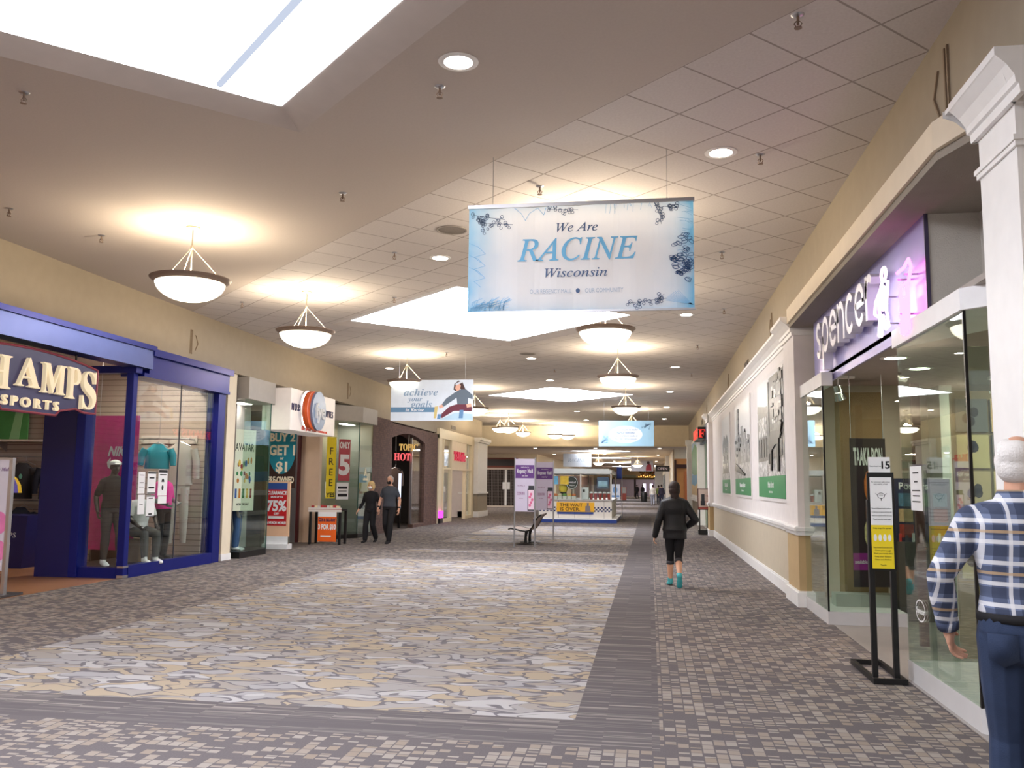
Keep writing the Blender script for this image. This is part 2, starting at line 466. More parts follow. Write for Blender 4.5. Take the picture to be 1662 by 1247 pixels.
def struct(name, mb, m, smooth=False): return mb.build(name, m, None, smooth, kind='structure')
TRIMN = [0]
def trim(mb, m, smooth=False):
    TRIMN[0] += 1
    return struct('trim_%d' % TRIMN[0], mb, m, smooth)
# ---------------------------------------------------------------- shared materials
M_TAN = mat('tan_wall_paint', (160, 148, 130), 0.8, bump=0.05, bscale=120)
M_TAN2 = mat('beige_wall_paint', (196, 184, 162), 0.8)
M_CREAM = mat('cream_wall_paint', (232, 218, 192), 0.8)
M_WHITE = mat('white_trim_paint', (240, 238, 236), 0.45)
M_WPANEL = mat('white_wall_panel', (236, 230, 228), 0.6)
M_STUCCO = mat('grey_stucco', (204, 200, 192), 0.95, bump=0.6, bscale=90)
M_BROWNST = mat('brown_stucco', (150, 122, 88), 0.95, bump=0.6, bscale=90)
M_DARK = mat('dark_interior', (58, 52, 50), 0.8)
M_MID = mat('grey_interior', (150, 144, 140), 0.8)
M_BLACK = mat('black_metal', (22, 21, 22), 0.4)
M_BLUE = mat('royal_blue_metal', (20, 32, 124), 0.3, metal=0.35)
M_NAVY = mat('navy_blue_laminate', (22, 24, 92), 0.4)
M_BLUESHINE = mat('polished_blue_metal', (88, 98, 146), 0.36, metal=0.75)
M_STEEL = mat('brushed_steel', (190, 190, 194), 0.3, metal=0.9)
M_CHROME = mat('chrome', (225, 225, 230), 0.12, metal=1.0)
M_BRONZE = mat('dark_bronze', (140, 120, 106), 0.5, metal=0.3)
M_BRASS = mat('brass', (214, 200, 176), 0.5, metal=0.2)
M_PAPER = mat('white_paper', (238, 238, 238), 0.7)
M_GREYHEAD = mat('grey_storefront_header', (176, 170, 162), 0.6)
M_BEIGEFR = mat('beige_storefront_frame', (226, 210, 178), 0.5)
M_RED = mat('red_print', (198, 34, 40), 0.5)
M_ORANGE = mat('orange_print', (238, 104, 34), 0.5)
M_YELLOW = mat('yellow_print', (240, 214, 40), 0.5)
M_INK = mat('black_ink', (24, 24, 28), 0.6)
M_GLASS = glassmat('clear_shop_glass', (246, 250, 248), 1.0)
M_GLASSG = glassmat('greenish_shop_glass', (236, 245, 240), 1.0)
M_SKYGLOW = glow('skylight_diffuser', (244, 246, 255), SKY_GLOW)
M_BOWL = glow('glowing_alabaster_glass', (255, 244, 220), BOWL_GLOW)
M_DOWN = glow('glowing_downlight_lens', (255, 240, 222), DOWN_GLOW)
M_FILL = glow('glowing_shop_light', (255, 240, 222), 26.0)  # glow of the added interior fill lights

HC, XR, XL, HB = 4.8, 2.05, -8.55, 3.85
YE = 126.0
# ---------------------------------------------------------------- floor
carp = [mat_carpet_dash(), mat_carpet_stripe(), mat_carpet_pebble(), mat_wood('oak_floor', (146, 102, 70), (172, 126, 90)),
        mat('dark_shop_floor', (74, 66, 62), 0.5), mat('grey_shop_floor', (146, 140, 136), 0.35)]
xs = [-24, -13.5, -9.95, -8.62, -5.8, -0.52, 0.05, 2.12, 8.0]
ys = [-10, 5.66, 6.29, 13.7, 17.4, 18.57, 20.7, 21.5, 24.4, 27.6, 28.2, 34.6, 35.2, 45.0, 47.0, 48.6, 62, YE + 12]
fl = MB()
def zone(x, y):
    if x < -8.62 and y < 45:
        if x < -9.95 and y < 13.7: return 3
        if y < 17.4: return 3
        return 4
    if x > 2.12 and y < 45: return 5
    if -5.8 < x < -0.52 and 6.29 < y < 18.57: return 2
    if -0.52 < x < 0.05 and 5.66 < y < 47: return 1
    if x < 0.05 and 5.66 < y < 6.29 and x > -8.6: return 1
    if -5.8 < x < -0.52 and (20.7 < y < 21.5 or 24.4 < y < 27.6 or 28.2 < y < 34.6 or 47 < y < 48.6): return 2
    if -5.8 < x < -0.52 and (27.6 < y < 28.2 or 34.6 < y < 35.2): return 1
    return 0
for i in range(len(xs) - 1):
    for j in range(len(ys) - 1):
        fl.m = zone((xs[i] + xs[i + 1]) / 2, (ys[j] + ys[j + 1]) / 2)
        fl.poly([(xs[i], ys[j], 0), (xs[i + 1], ys[j], 0), (xs[i + 1], ys[j + 1], 0), (xs[i], ys[j + 1], 0)])
struct('floor', fl, carp)

# ---------------------------------------------------------------- ceilings with diamond skylight openings
def holed(name, outer, holes, z, m):
    bm = bmesh.new()
    es = []
    for lp in [outer] + holes:
        vs = [bm.verts.new((x, y, z)) for x, y in lp]
        for i in range(len(vs)): es.append(bm.edges.new((vs[i], vs[(i + 1) % len(vs)])))
    bmesh.ops.triangle_fill(bm, use_beauty=True, use_dissolve=False, edges=es)
    for f in bm.faces:
        f.normal_update()
        if f.normal.z > 0: f.normal_flip()
    me = bpy.data.meshes.new(name); bm.to_mesh(me); bm.free(); me.materials.append(m)
    ob = bpy.data.objects.new(name, me); COL.objects.link(ob); WLOC[name] = Vector((0, 0, 0))
    return tag(ob, kind='structure')
def diamond(cx, cy, h): return [(cx, cy - h), (cx + h, cy), (cx, cy + h), (cx - h, cy)]
SKY = [(-3.16, 4.25, 3.2), (-3.16, 17.0, 3.22), (-3.2, 32.1, 3.15), (-2.9, -5.2, 4.3)]  # last one is unseen, added behind the camera for its light
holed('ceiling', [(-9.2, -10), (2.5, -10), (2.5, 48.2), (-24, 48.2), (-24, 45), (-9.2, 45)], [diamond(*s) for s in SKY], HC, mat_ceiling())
M_DRY = mat('painted_drywall', (196, 186, 178), 0.9)
M_LOWC = mat('cream_far_ceiling', (224, 206, 182), 0.9)
ZL = 3.72
FAR = [(-3.1, 57.0, 3.0), (-3.1, 71, 3.0), (-3.1, 86, 3.0), (-3.1, 103, 3.0)]
holed('ceiling_far', [(-24, 48.2), (2.6, 48.2), (2.6, YE + 12), (-24, YE + 12)], [diamond(*s) for s in FAR], ZL, M_LOWC)

def skylight(cx, cy, h, z, lab, bar=False):
    t = thing('skylight', lab, 'skylight', (cx, cy, z), 'diamond skylights along the concourse')
    a = diamond(cx, cy, h); b = diamond(cx, cy, h - 0.42); k = MB()
    for i in range(4):
        j = (i + 1) % 4
        k.poly([(*a[i], z), (*a[j], z), (*b[j], z + 0.07), (*b[i], z + 0.07)])
    k.build('sloped_surround', M_DRY, t)
    d = MB(); d.column(b, z + 0.065, z + 0.10); d.build('diffuser', M_SKYGLOW, t)
    if bar:
        q = MB(); q.cyl((cx - 0.32, cy + 2.28, z + 0.055), (cx + 1.98, cy - 0.02, z + 0.055), 0.028, n=10)
        q.build('glazing_bar', glow('skylight_glazing_seam', (206, 216, 236), 0.62), t)  # daylight on the bar is put in as its own glow
    return t
skylight(*SKY[0], HC, 'huge bright diamond skylight with a thin grey glazing bar, over the pebble carpet', True)
skylight(*SKY[1], HC, 'bright diamond skylight just behind the WE ARE RACINE banner')
skylight(*SKY[2], HC, 'bright diamond skylight above the ACHIEVE YOUR GOALS banner, before the cross beam')
skylight(*SKY[3], HC, 'bright diamond skylight behind the viewer')
for i, s in enumerate(FAR):
    skylight(*s, ZL, 'distant skylight strip in the low ceiling beyond the beam, ' + ('nearest', 'second', 'third', 'fourth')[i] + ' past it')

# ---------------------------------------------------------------- concourse walls
w = MB(); w.box((-9.2, -10, HB), (XL, 26.6, HC)); struct('wall_left', w, M_TAN)
w = MB(); w.box((-9.2, 26.6, 3.66), (XL, 45, HC)); struct('wall_left_north', w, M_TAN)
w = MB(); w.box((XR, -10, 3.9), (2.5, 48.2, HC)); w.box((XR, -10, 0), (2.5, 5.02, 3.9))
w.box((XR, 13.0, 0), (2.3, 29.6, 3.9)); w.box((XR, 38.2, 0), (2.3, 48.2, 3.9)); struct('wall_right', w, M_TAN)
w = MB(); w.box((-24, -10.2, 0), (8, -10, HC)); struct('wall_back', w, M_TAN)
w = MB(); w.box((-24, 47.95, ZL - 0.02), (2.6, 48.35, HC)); struct('wall_beam', w, M_CREAM)
k = MB(); k.box((-24, 47.93, ZL - 0.05), (2.05, 47.97, ZL + 0.03)); trim(k, M_BEIGEFR)
w = MB(); w.box((-24.2, 45, 0), (-24, 62, HC)); w.box((-24, 44.9, 0), (-9.2, 45.0, HC)); struct('wall_left_crossing', w, M_CREAM)
# the far corridor
w = MB(); w.box((-8.3, 62, 0), (-7.8, YE, ZL)); struct('wall_left_far', w, M_CREAM)
w = MB(); w.box((1.35, 52.85, 0), (2.6, YE, ZL)); struct('wall_right_far', w, M_CREAM)
w = MB(); w.box((-24, YE + 12, 0), (8, YE + 12.2, ZL)); w.box((-8, YE, 2.55), (2.6, YE + 0.3, ZL)); struct('wall_end', w, M_CREAM)
# right wall: white panel above the chair rail, beige below
k = MB(); k.box((2.035, 13.55, 1.04), (2.06, 29.6, 3.75)); struct('wall_right_panel', k, M_WPANEL)
k = MB(); k.box((2.035, 13.55, 0.2), (2.06, 29.6, 0.98)); struct('wall_right_dado', k, M_TAN2)
def cornice(y0, y1, z, x=XR, d=0.16, ends=True):
    """crown moulding along the right wall"""
    prof = [(0, 0), (0.03, 0), (0.035, 0.05), (0.05, 0.06), (0.055, 0.10), (d * 0.62, 0.16), (d * 0.95, 0.21), (d, 0.215), (d, 0.26), (0, 0.26)]
    m = MB(); m.prism(Fr((x, 0, z), (-1, 0, 0), (0, 0, 1)), prof, 0, 0)
    m = MB()
    m.loft([[Vector((x - a, y, z + b)) for a, b in prof] for y in (y0, y1)])
    return m
trim(cornice(13.6, 29.6, 3.70), M_WHITE)
m = cornice(12.62, 13.64, 3.70, 1.99, 0.18); m.box((1.99, 12.62, 3.70), (2.3, 13.64, 3.96)); trim(m, M_WHITE)
def rail(y0, y1, x=2.035):
    m = MB(); prof = [(0, 0), (0.02, 0), (0.03, 0.03), (0.05, 0.06), (0.055, 0.10), (0.03, 0.12), (0, 0.12)]
    m.loft([[Vector((x - a, y, 0.95 + b)) for a, b in prof] for y in (y0, y1)]); return m
trim(rail(13.6, 29.6), M_WHITE)
m = rail(12.62, 13.62, 1.985); m.box((1.985, 12.60, 0.95), (2.3, 13.62, 1.06)); m.box((1.94, 12.58, 1.01), (2.3, 13.64, 1.05)); trim(m, M_WHITE)
m = MB(); m.box((2.015, 13.6, 0), (2.05, 29.6, 0.17)); m.box((2.022, 13.6, 0.17), (2.05, 29.6, 0.20)); struct('baseboard_right', m, M_WHITE)
m = MB(); m.box((1.95, 12.58, 0), (2.3, 13.66, 0.19)); m.box((1.965, 12.595, 0.19), (2.3, 13.65, 0.21)); struct('baseboard_pilaster', m, M_WHITE)
m = MB(); m.box((1.985, 12.64, 1.04), (2.3, 13.60, 3.75)); trim(m, M_WPANEL)
m = MB(); m.box((1.985, 12.64, 0.2), (2.3, 13.60, 0.97)); trim(m, mat('tan_pilaster_base', (188, 162, 120), 0.8))
# pilaster closing the poster wall
m = MB(); m.box((1.9, 29.6, 1.04), (2.3, 30.5, 3.9)); trim(m, M_WPANEL)
m = MB(); m.box((1.9, 29.6, 0.2), (2.3, 30.5, 0.97)); trim(m, mat('tan_pilaster_base', (188, 162, 120), 0.8))
m = rail(29.56, 30.54, 1.9); m.box((1.88, 29.56, 0.95), (2.3, 30.54, 1.06)); trim(m, M_WHITE)
m = MB(); m.box((1.87, 29.56, 0), (2.3, 30.54, 0.2)); trim(m, M_WHITE)
m = cornice(29.56, 30.54, 3.70, 1.9, 0.16); m.box((1.88, 29.56, 3.7), (2.3, 30.54, 3.96)); trim(m, M_WHITE)
# white pilaster beside the near end of the purple shopfront
m = MB(); m.box((1.99, 5.02, 0), (2.5, 5.56, 3.74)); trim(m, M_WHITE)
m = cornice(4.86, 5.60, 3.70, 1.99, 0.15)
prof = [(0, 0), (0.03, 0), (0.035, 0.05), (0.05, 0.06), (0.055, 0.10), (0.09, 0.16), (0.14, 0.21), (0.15, 0.215), (0.15, 0.26)]
for yy, sg in ((5.56, 1), (5.02, -1)):
    m.loft([[Vector((1.99 - 0.15, yy + sg * a, 3.70 + b)) if False else Vector((x0 - (a if x0 < 2 else 0), yy + sg * a, 3.70 + b)) for a, b in prof] for x0 in (1.99, 2.5)], caps=False)
m.box((1.85, 4.88, 3.93), (2.5, 5.70, 3.96)); trim(m, M_WHITE)
m = MB(); m.box((1.975, 5.0, 3.46), (2.5, 5.58, 3.49)); m.box((1.965, 4.99, 3.49), (2.5, 5.59, 3.52)); trim(m, M_WHITE)
m = MB(); m.box((1.95, 4.98, 0), (2.5, 5.6, 0.2)); trim(m, M_WHITE)
# left wall: pilasters
m = MB(); m.box((-8.95, 17.12, 0.12), (-8.6, 17.5, HB)); trim(m, M_CREAM)
m = MB(); m.box((-8.97, 17.10, 0), (-8.58, 17.52, 0.13)); trim(m, M_WHITE)
m = MB(); m.box((-9.2, 42.5, 1.15), (-8.25, 45.0, HB - 0.2)); trim(m, M_WHITE)
m = MB(); m.box((-9.2, 42.5, 0.25), (-8.25, 45.0, 1.15)); trim(m, M_TAN)
m = MB(); m.box((-9.22, 42.45, 0), (-8.2, 45.05, 0.28)); trim(m, M_WHITE)
m = MB(); m.box((-9.22, 42.42, 3.62), (-8.15, 45.08, 3.72)); m.box((-9.22, 42.38, 3.72), (-8.08, 45.12, 3.85)); trim(m, M_WHITE)
m = MB(); m.box((-9.22, 42.44, 1.12), (-8.18, 45.06, 1.2)); trim(m, M_WHITE)

# ---------------------------------------------------------------- chevron ornaments in relief on the walls
def ornament(fr, u, v, s, flip, lab):
    t = thing('wall_ornament', lab, 'ornament', fr.p(u, v, 0), 'chevron wall ornaments')
    m_ = mat('shadow_tan_relief', (138, 120, 100), 0.7)
    f = -1 if flip else 1
    for k in (-0.30, -0.19):
        b = MB(); b.plate(fr, u + f * k * s - 0.011, v - 0.5 * s, u + f * k * s + 0.011, v + 0.5 * s, 0, 0.014); b.build('bar', m_, t)
    c = MB()
    for y0, y1 in ((0.32, 0.0), (-0.32, 0.0)):
        d = 0.011
        c.prism(fr, [(u + f * 0.10 * s - d, v + y0 * s), (u + f * 0.10 * s + d, v + y0 * s), (u + f * 0.30 * s + d, v + y1 * s), (u + f * 0.30 * s - d, v + y1 * s)], 0, 0.014)
    c.build('chevron', m_, t)
LW, RW = left_wall(XL), right_wall(XR)
ornament(LW, 15.55, 4.22, 0.46, False, 'tan relief chevron on the wall above the blue storefront corner')
ornament(LW, 24.4, 4.22, 0.46, False, 'tan relief chevron on the wall above the right end of the fye sign')
ornament(RW, -6.35, 4.38, 0.52, True, 'tan relief chevron above the spencer sign ledge, beside the white pilaster')
ornament(RW, -15.3, 4.28, 0.46, True, 'tan relief chevron above the first large photograph')
ornament(RW, -23.6, 4.28, 0.46, True, 'tan relief chevron above the third large photograph')
ornament(RW, -32.5, 4.28, 0.46, True, 'tan relief chevron above the glass shopfront with the red sign')
def vent(fr, u, v, w_, h_, lab):
    t = thing('air_vent', lab, 'vent', fr.p(u, v, 0), 'air vents in the walls')
    b = MB(); b.plate(fr, u - w_ / 2, v - h_ / 2, u + w_ / 2, v + h_ / 2, 0, 0.012); b.build('frame', mat('brown_vent', (120, 100, 80), 0.6), t)
    c = MB()
    for i in range(5):
        y = v - h_ / 2 + h_ * (i + 0.6) / 5.4
        c.plate(fr, u - w_ / 2 + 0.02, y - 0.008, u + w_ / 2 - 0.02, y + 0.012, 0.012, 0.02)
    c.build('louvre', mat('dark_vent_louvre', (70, 60, 52), 0.6), t)
vent(RW, -19.2, 4.16, 0.75, 0.17, 'brown louvred air vent above the second large photograph')
vent(RW, -35.5, 4.1, 0.75, 0.2, 'brown louvred air vent above the red sign')
vent(LW, 38.2, 4.05, 0.9, 0.17, 'brown louvred air vent above the T-Mobile shop')

# ---------------------------------------------------------------- ceiling lights, sprinklers, speakers
def pendant(loc, lab, zc=HC, drop=0.68):
    t = thing('pendant_lamp', lab, 'pendant lamp', loc, 'bowl pendant lamps over the concourse')
    x, y, _ = loc
    b = MB(); b.lathe((x, y, zc), [(0.0, -0.035), (0.06, -0.035), (0.085, -0.02), (0.09, 0.0)], 24); b.build('canopy', M_BRASS, t, True)
    zr = zc - drop
    b = MB(); b.cyl((x, y, zr + 0.02), (x, y, zc - 0.03), 0.008, n=10); b.ell((x, y, zr + 0.42), (0.02, 0.02, 0.03)); b.build('stem', M_BRASS, t, True)
    for k in range(3):
        a = 2 * PI * k / 3 + 0.35
        b = MB(); b.cyl((x, y, zr + 0.42), (x + 0.37 * math.cos(a), y + 0.37 * math.sin(a), zr + 0.02), 0.0045, n=8)
        b.build('rod', M_BRASS, t, True)
    b = MB(); b.lathe((x, y, zr), [(0.41, -0.045), (0.425, -0.05), (0.455, -0.028), (0.49, 0.002), (0.492, 0.012), (0.475, 0.014), (0.43, -0.015), (0.41, -0.03), (0.41, -0.045)], 48)
    b.build('rim', M_BRONZE, t, True)
    b = MB(); b.lathe((x, y, zr), [(0.425 * math.cos(a), -0.03 - 0.25 * math.sin(a)) for a in [PI / 2 * i / 12 for i in range(13)]], 48)
    b.build('glass_bowl', M_BOWL, t, True)
    b = MB(); b.cyl((x, y, zr - 0.18), (x, y, zr + 0.0), 0.03, n=10); b.build('lamp_holder', M_BRASS, t, True)
    ld = bpy.data.lights.new('lamp_light', 'POINT'); ld.energy = BOWL_UP; ld.color = (1.0, 0.83, 0.60); ld.shadow_soft_size = 0.07
    lo = bpy.data.objects.new('lamp_light', ld); COL.objects.link(lo); lo.parent = t; lo.location = (0, 0, zr + 0.06 - loc[2])
    return t
LP = [(-5.7, 10.2, 'glowing bowl pendant lamp above the blue storefront, largest of all'),
      (-5.7, 14.0, 'glowing bowl pendant lamp hanging left of the left tip of the second skylight'),
      (-5.95, 21.2, 'glowing bowl pendant lamp overlapping the left edge of the ACHIEVE YOUR GOALS banner'),
      (-5.75, 28.9, 'glowing bowl pendant lamp mostly hidden behind the ACHIEVE YOUR GOALS banner'),
      (-6.15, 38.6, 'glowing bowl pendant lamp in front of the beam, right one of an overlapping pair'),
      (-0.70, 14.3, 'glowing bowl pendant lamp directly beneath the WE ARE RACINE banner'),
      (-0.72, 20.6, 'glowing bowl pendant lamp second below the RACINE banner'),
      (-0.75, 28.7, 'glowing bowl pendant lamp over the pale blue oval banner, higher of two'),
      (-0.74, 37.6, 'glowing bowl pendant lamp in front of the pale blue oval banner'),
      (-0.70, 10.2, 'bowl pendant lamp above the pebble carpet hidden by the RACINE banner')]
p0 = None
for x, y, lab in LP:
    if p0 is None: p0 = pendant((x, y, HC), lab); kids = children(p0)
    else: dup(p0, (x, y, HC), lab, kids=kids)
for x, y, z, lab in ((-6.9, 40.8, HC, 'glowing bowl pendant lamp, left and smaller one of an overlapping pair before the beam'),
                     (-6.3, 44.2, HC, 'glowing bowl pendant lamp lowest on the beam, above the map stand'),
                     (-4.9, 46.3, HC, 'small bowl pendant lamp at the middle of the beam, upper of two'),
                     (-4.3, 47.0, HC, 'small bowl pendant lamp at the middle of the beam, lower of two'),
                     (-0.9, 66.0, ZL, 'distant round pendant lamp left of the far black hanging sign'),
                     (-3.4, 60.0, ZL, 'distant pendant lamp above the pretzel kiosk beyond the beam'),
                     (-1.6, 80.0, ZL, 'distant pendant lamp lower over the far corridor')):
    dup(p0, (x, y, z), lab, kids=kids, scale=0.85 if y > 40 else 1.0)
def downlight(loc, lab, grp):
    t = thing('recessed_downlight', lab, 'downlight', loc, grp)
    b = MB(); b.lathe(loc, [(0.155, -0.004), (0.155, 0.0), (0.115, 0.012), (0.11, -0.008), (0.155, -0.004)], 28); b.build('trim_ring', M_WHITE, t, True)
    b = MB(); b.lathe(loc, [(0.0, -0.012), (0.06, -0.011), (0.112, -0.004)], 28); b.build('lens', M_DOWN, t, True)
    return t
ORD = ['first', 'second', 'third', 'fourth', 'fifth', 'sixth', 'seventh', 'eighth']
rows = [('in the ceiling row along the poster wall', [(0.70, y) for y in (8.45, 16.7, 24.2, 30.6, 36.7, 43.2)]),
        ('in the ceiling row down the middle', [(-1.42, 6.3), (-2.93, 12.05), (-2.97, 22.2), (-3.02, 27.0), (-3.12, 38.6), (-3.1, 44.0)]),
        ('in the ceiling row along the left shops', [(-7.18, 23.8), (-6.7, 32.9), (-7.1, 38.5), (-6.9, 5.6)])]
d0 = None
for nm, pts in rows:
    for i, (x, y) in enumerate(pts):
        lab = 'round white downlight, ' + ORD[i] + ' ' + nm
        if d0 is None: d0 = downlight((x, y, HC), lab, 'recessed downlights'); dk = children(d0)
        else: dup(d0, (x, y, HC), lab, kids=dk)
n = 0
for x in (0.55, -3.1, -6.6):
    for y in (51.5, 62, 79, 95):
        dup(d0, (x, y, ZL), 'small distant downlight in the low far ceiling, ' + ('right row', 'middle row', 'left row')[n // 4] + ', ' + ORD[n % 4] + ' past the beam', kids=dk); n += 1
def sprinkler(loc, lab):
    t = thing('fire_sprinkler', lab, 'sprinkler', loc, 'fire sprinklers in the ceiling')
    b = MB(); b.lathe(loc, [(0.0, -0.012), (0.03, -0.012), (0.045, 0.0)], 16); b.build('escutcheon', M_STEEL, t, True)
    b = MB(); b.cyl((loc[0], loc[1], loc[2] - 0.012), (loc[0], loc[1], loc[2] - 0.07), 0.009, n=8)
    for s in (-1, 1): b.tube([(loc[0] + s * 0.01, loc[1], loc[2] - 0.045), (loc[0] + s * 0.026, loc[1], loc[2] - 0.062), (loc[0] + s * 0.01, loc[1], loc[2] - 0.09)], 0.004, 6)
    b.build('head', M_BRONZE, t, True)
    b = MB(); b.cyl((loc[0], loc[1], loc[2] - 0.09), (loc[0], loc[1], loc[2] - 0.096), 0.026, n=12); b.build('deflector', M_BRONZE, t)
    return t
SPR = [(-5.12, 6.35, 'dark fire sprinkler below the left edge of the huge skylight'), (-1.66, 6.7, 'dark fire sprinkler beside the large downlight nearest the huge skylight'),
       (-3.35, 9.15, 'dark fire sprinkler on the plain ceiling between the huge skylight and the RACINE banner'), (1.02, 5.95, 'dark fire sprinkler nearest the right wall, on the first tiles'),
       (1.08, 8.55, 'dark fire sprinkler right of the downlight on the tiles'), (-1.15, 9.2, 'dark fire sprinkler above the middle of the RACINE banner'),
       (-3.5, 11.7, 'dark fire sprinkler left of the downlight beside the RACINE banner'), (-7.5, 9.2, 'dark fire sprinkler near the left wall above the blue storefront'),
       (-7.1, 10.4, 'dark fire sprinkler just left of the largest bowl pendant'), (1.0, 12.2, 'dark fire sprinkler on the tiles right of the RACINE banner, nearer one'),
       (1.35, 16.2, 'dark fire sprinkler on the tiles right of the RACINE banner, farther one'), (1.1, 20.4, 'small fire sprinkler along the poster wall above the first photograph'),
       (1.2, 25.6, 'small fire sprinkler along the poster wall above the second photograph'), (-4.35, 14.6, 'dark fire sprinkler left of the second skylight'),
       (-7.2, 14.7, 'dark fire sprinkler near the left wall above the fye shop'), (-4.9, 21.0, 'dark fire sprinkler beside the third bowl pendant on the left'),
       (-2.6, 24.4, 'dark fire sprinkler between the second and third skylights')]
s0 = None
for x, y, lab in SPR:
    if s0 is None: s0 = sprinkler((x, y, HC), lab); sk = children(s0)
    else: dup(s0, (x, y, HC), lab, kids=sk)
def speaker(loc, lab):
    t = thing('ceiling_speaker', lab, 'speaker', loc, 'round ceiling speakers')
    b = MB(); b.lathe(loc, [(0.2, -0.002), (0.195, -0.012), (0.175, -0.012), (0.17, -0.006)], 32); b.build('rim', mat('grey_speaker_rim', (150, 142, 136), 0.6), t, True)
    b = MB(); b.lathe(loc, [(0.0, -0.009), (0.17, -0.007)], 32); b.build('grille', mat('grey_speaker_grille', (128, 120, 114), 0.8, bump=0.4, bscale=200), t)
    return t
q = speaker((-2.46, 10.7, HC), 'round grey ceiling speaker left of the RACINE banner'); qk = children(q)
dup(q, (-2.95, 21.4, HC), 'round grey ceiling speaker behind the second skylight', kids=qk)
def add_fill_light(x, y, z, lab, sx=0.6, sy=1.2):  # unseen glowing panel, added to brighten dark interiors
    t = thing('ceiling_light', lab, 'ceiling light', (x, y, z), 'shop ceiling lights')
    b = MB(); b.box((x - sx / 2, y - sy / 2, z - 0.04), (x + sx / 2, y + sy / 2, z)); b.build('housing', M_WHITE, t)
    b = MB(); b.box((x - sx / 2 + 0.03, y - sy / 2 + 0.03, z - 0.05), (x + sx / 2 - 0.03, y + sy / 2 - 0.03, z - 0.038)); b.build('diffuser', M_FILL, t)
    return t
# ---------------------------------------------------------------- left shops: shells
M_SLAT = mat_slat('beige_slatwall', (180, 164, 152), (120, 104, 96), 0.11)
M_SHOPC = mat('shop_ceiling', (206, 194, 180), 0.9)
def shell(nm, y0, y1, xb, zc, mw, mb=None, x1=XL - 0.1):
    w = MB(); w.box((xb - 0.1, y0, 0), (xb, y1, zc)); struct('wall_back_' + nm, w, mb or mw)
    w = MB(); w.box((xb, y0 - 0.05, 0), (x1, y0 + 0.05, zc)); w.box((xb, y1 - 0.05, 0), (x1, y1 + 0.05, zc)); struct('wall_sides_' + nm, w, mw)
    w = MB(); w.box((xb - 0.1, y0, zc), (x1 - 0.1, y1, zc + 0.05)); struct('ceiling_' + nm, w, M_SHOPC)
shell('sports_shop', 3.0, 17.3, -13.4, HB, mat('warm_grey_shop_wall', (176, 160, 148), 0.8), M_SLAT)
shell('music_shop', 17.6, 26.75, -13.0, HB, mat('dark_music_wall', (84, 70, 64), 0.8))
shell('dark_clothing_shop', 26.85, 35.1, -12.5, HB, mat('black_shop_wall', (38, 32, 32), 0.8))
shell('phone_shop', 35.2, 42.5, -12.0, HB, mat('white_phone_wall', (226, 216, 214), 0.8))
for x, y, z, l in ((-11.6, 7.0, HB, 'long white ceiling light inside the blue storefront shop, deeper of two by its near end'), (-10.6, 4.6, HB, 'long white ceiling light inside the blue storefront shop, closest to its near end'),
                   (-9.35, 15.2, HB, 'long white ceiling light inside the blue storefront shop above the mannequins'), (-11.2, 21.2, HB, 'white ceiling light inside the fye shop'),
                   (-11.0, 31.0, HB, 'white ceiling light inside the dark brick-fronted shop'), (-10.4, 38.6, HB, 'white ceiling light inside the T-Mobile shop')):
    add_fill_light(x, y, z, l)

# ---------------------------------------------------------------- blue storefront
t = thing('storefront', 'royal blue metal storefront frame with polished fascia and corner show window', 'storefront', (-8.6, 13.7, 0))
b = MB(); b.box((-8.75, 5.0, 3.50), (-8.42, 13.98, 3.82)); b.build('fascia', M_BLUESHINE, t)
b = MB(); b.box((-8.78, 5.0, 3.82), (-8.38, 14.02, 3.90)); b.box((-8.78, 13.98, 3.74), (-8.40, 16.95, 3.86)); b.build('cap_moulding', M_BLUE, t)
b = MB(); b.box((-8.75, 13.98, 3.42), (-8.48, 16.92, 3.76)); b.box((-9.4, 13.62, 3.40), (-8.5, 13.80, 3.52)); b.box((-8.9, 13.8, 3.36), (-8.46, 16.92, 3.42)); b.build('header', M_BLUE, t)
b = MB(); b.box((-8.68, 13.64, 0), (-8.55, 13.77, 3.42)); b.build('corner_post', M_BLUE, t, bevel=0.008)
b = MB(); b.box((-8.70, 16.62, 0), (-8.54, 16.92, 3.42)); b.build('end_post', M_BLUE, t, bevel=0.008)
b = MB(); b.box((-8.70, 13.77, 0), (-8.54, 16.62, 0.20)); b.box((-9.4, 13.64, 0), (-8.68, 13.77, 0.17)); b.build('sill', M_BLUE, t)
b = MB(); b.box((-10.14, 13.62, 0), (-9.52, 13.90, 3.42)); b.build('door_jamb', M_NAVY, t)
b = MB(); b.box((-9.52, 13.60, 0), (-9.36, 13.88, 3.42)); b.build('jamb_post', M_BLUE, t, bevel=0.01)
for z0_, z1_ in ((0.005, 0.05), (0.17, 0.2)):
    b = MB(); b.box((-8.655, 13.63, z0_), (-8.54, 13.79, z1_)); b.build('foot_cap', M_STEEL, t)
b = MB(); b.box((-8.615, 13.77, 0.2), (-8.60, 16.62, 3.42)); b.build('window_pane', M_GLASS, t)
b = MB(); b.box((-8.618, 15.28, 0.2), (-8.596, 15.29, 3.42)); b.build('pane_joint', mat('dark_pane_joint', (70, 72, 84), 0.4), t)
b = MB(); b.box((-9.36, 13.70, 0.17), (-8.68, 13.712, 3.40)); b.build('return_pane', M_GLASS, t)
b = MB(); b.box((-9.0, 16.56, 0.2), (-8.7, 16.62, 3.4)); b.build('side_reveal', M_NAVY, t)
# platform in the window
w = MB(); w.box((-9.9, 13.92, 0), (-8.72, 16.48, 0.16)); tag(w.build('display_platform', mat('dark_platform', (52, 44, 44), 0.6)), 'low dark display platform inside the blue corner show window', 'platform')
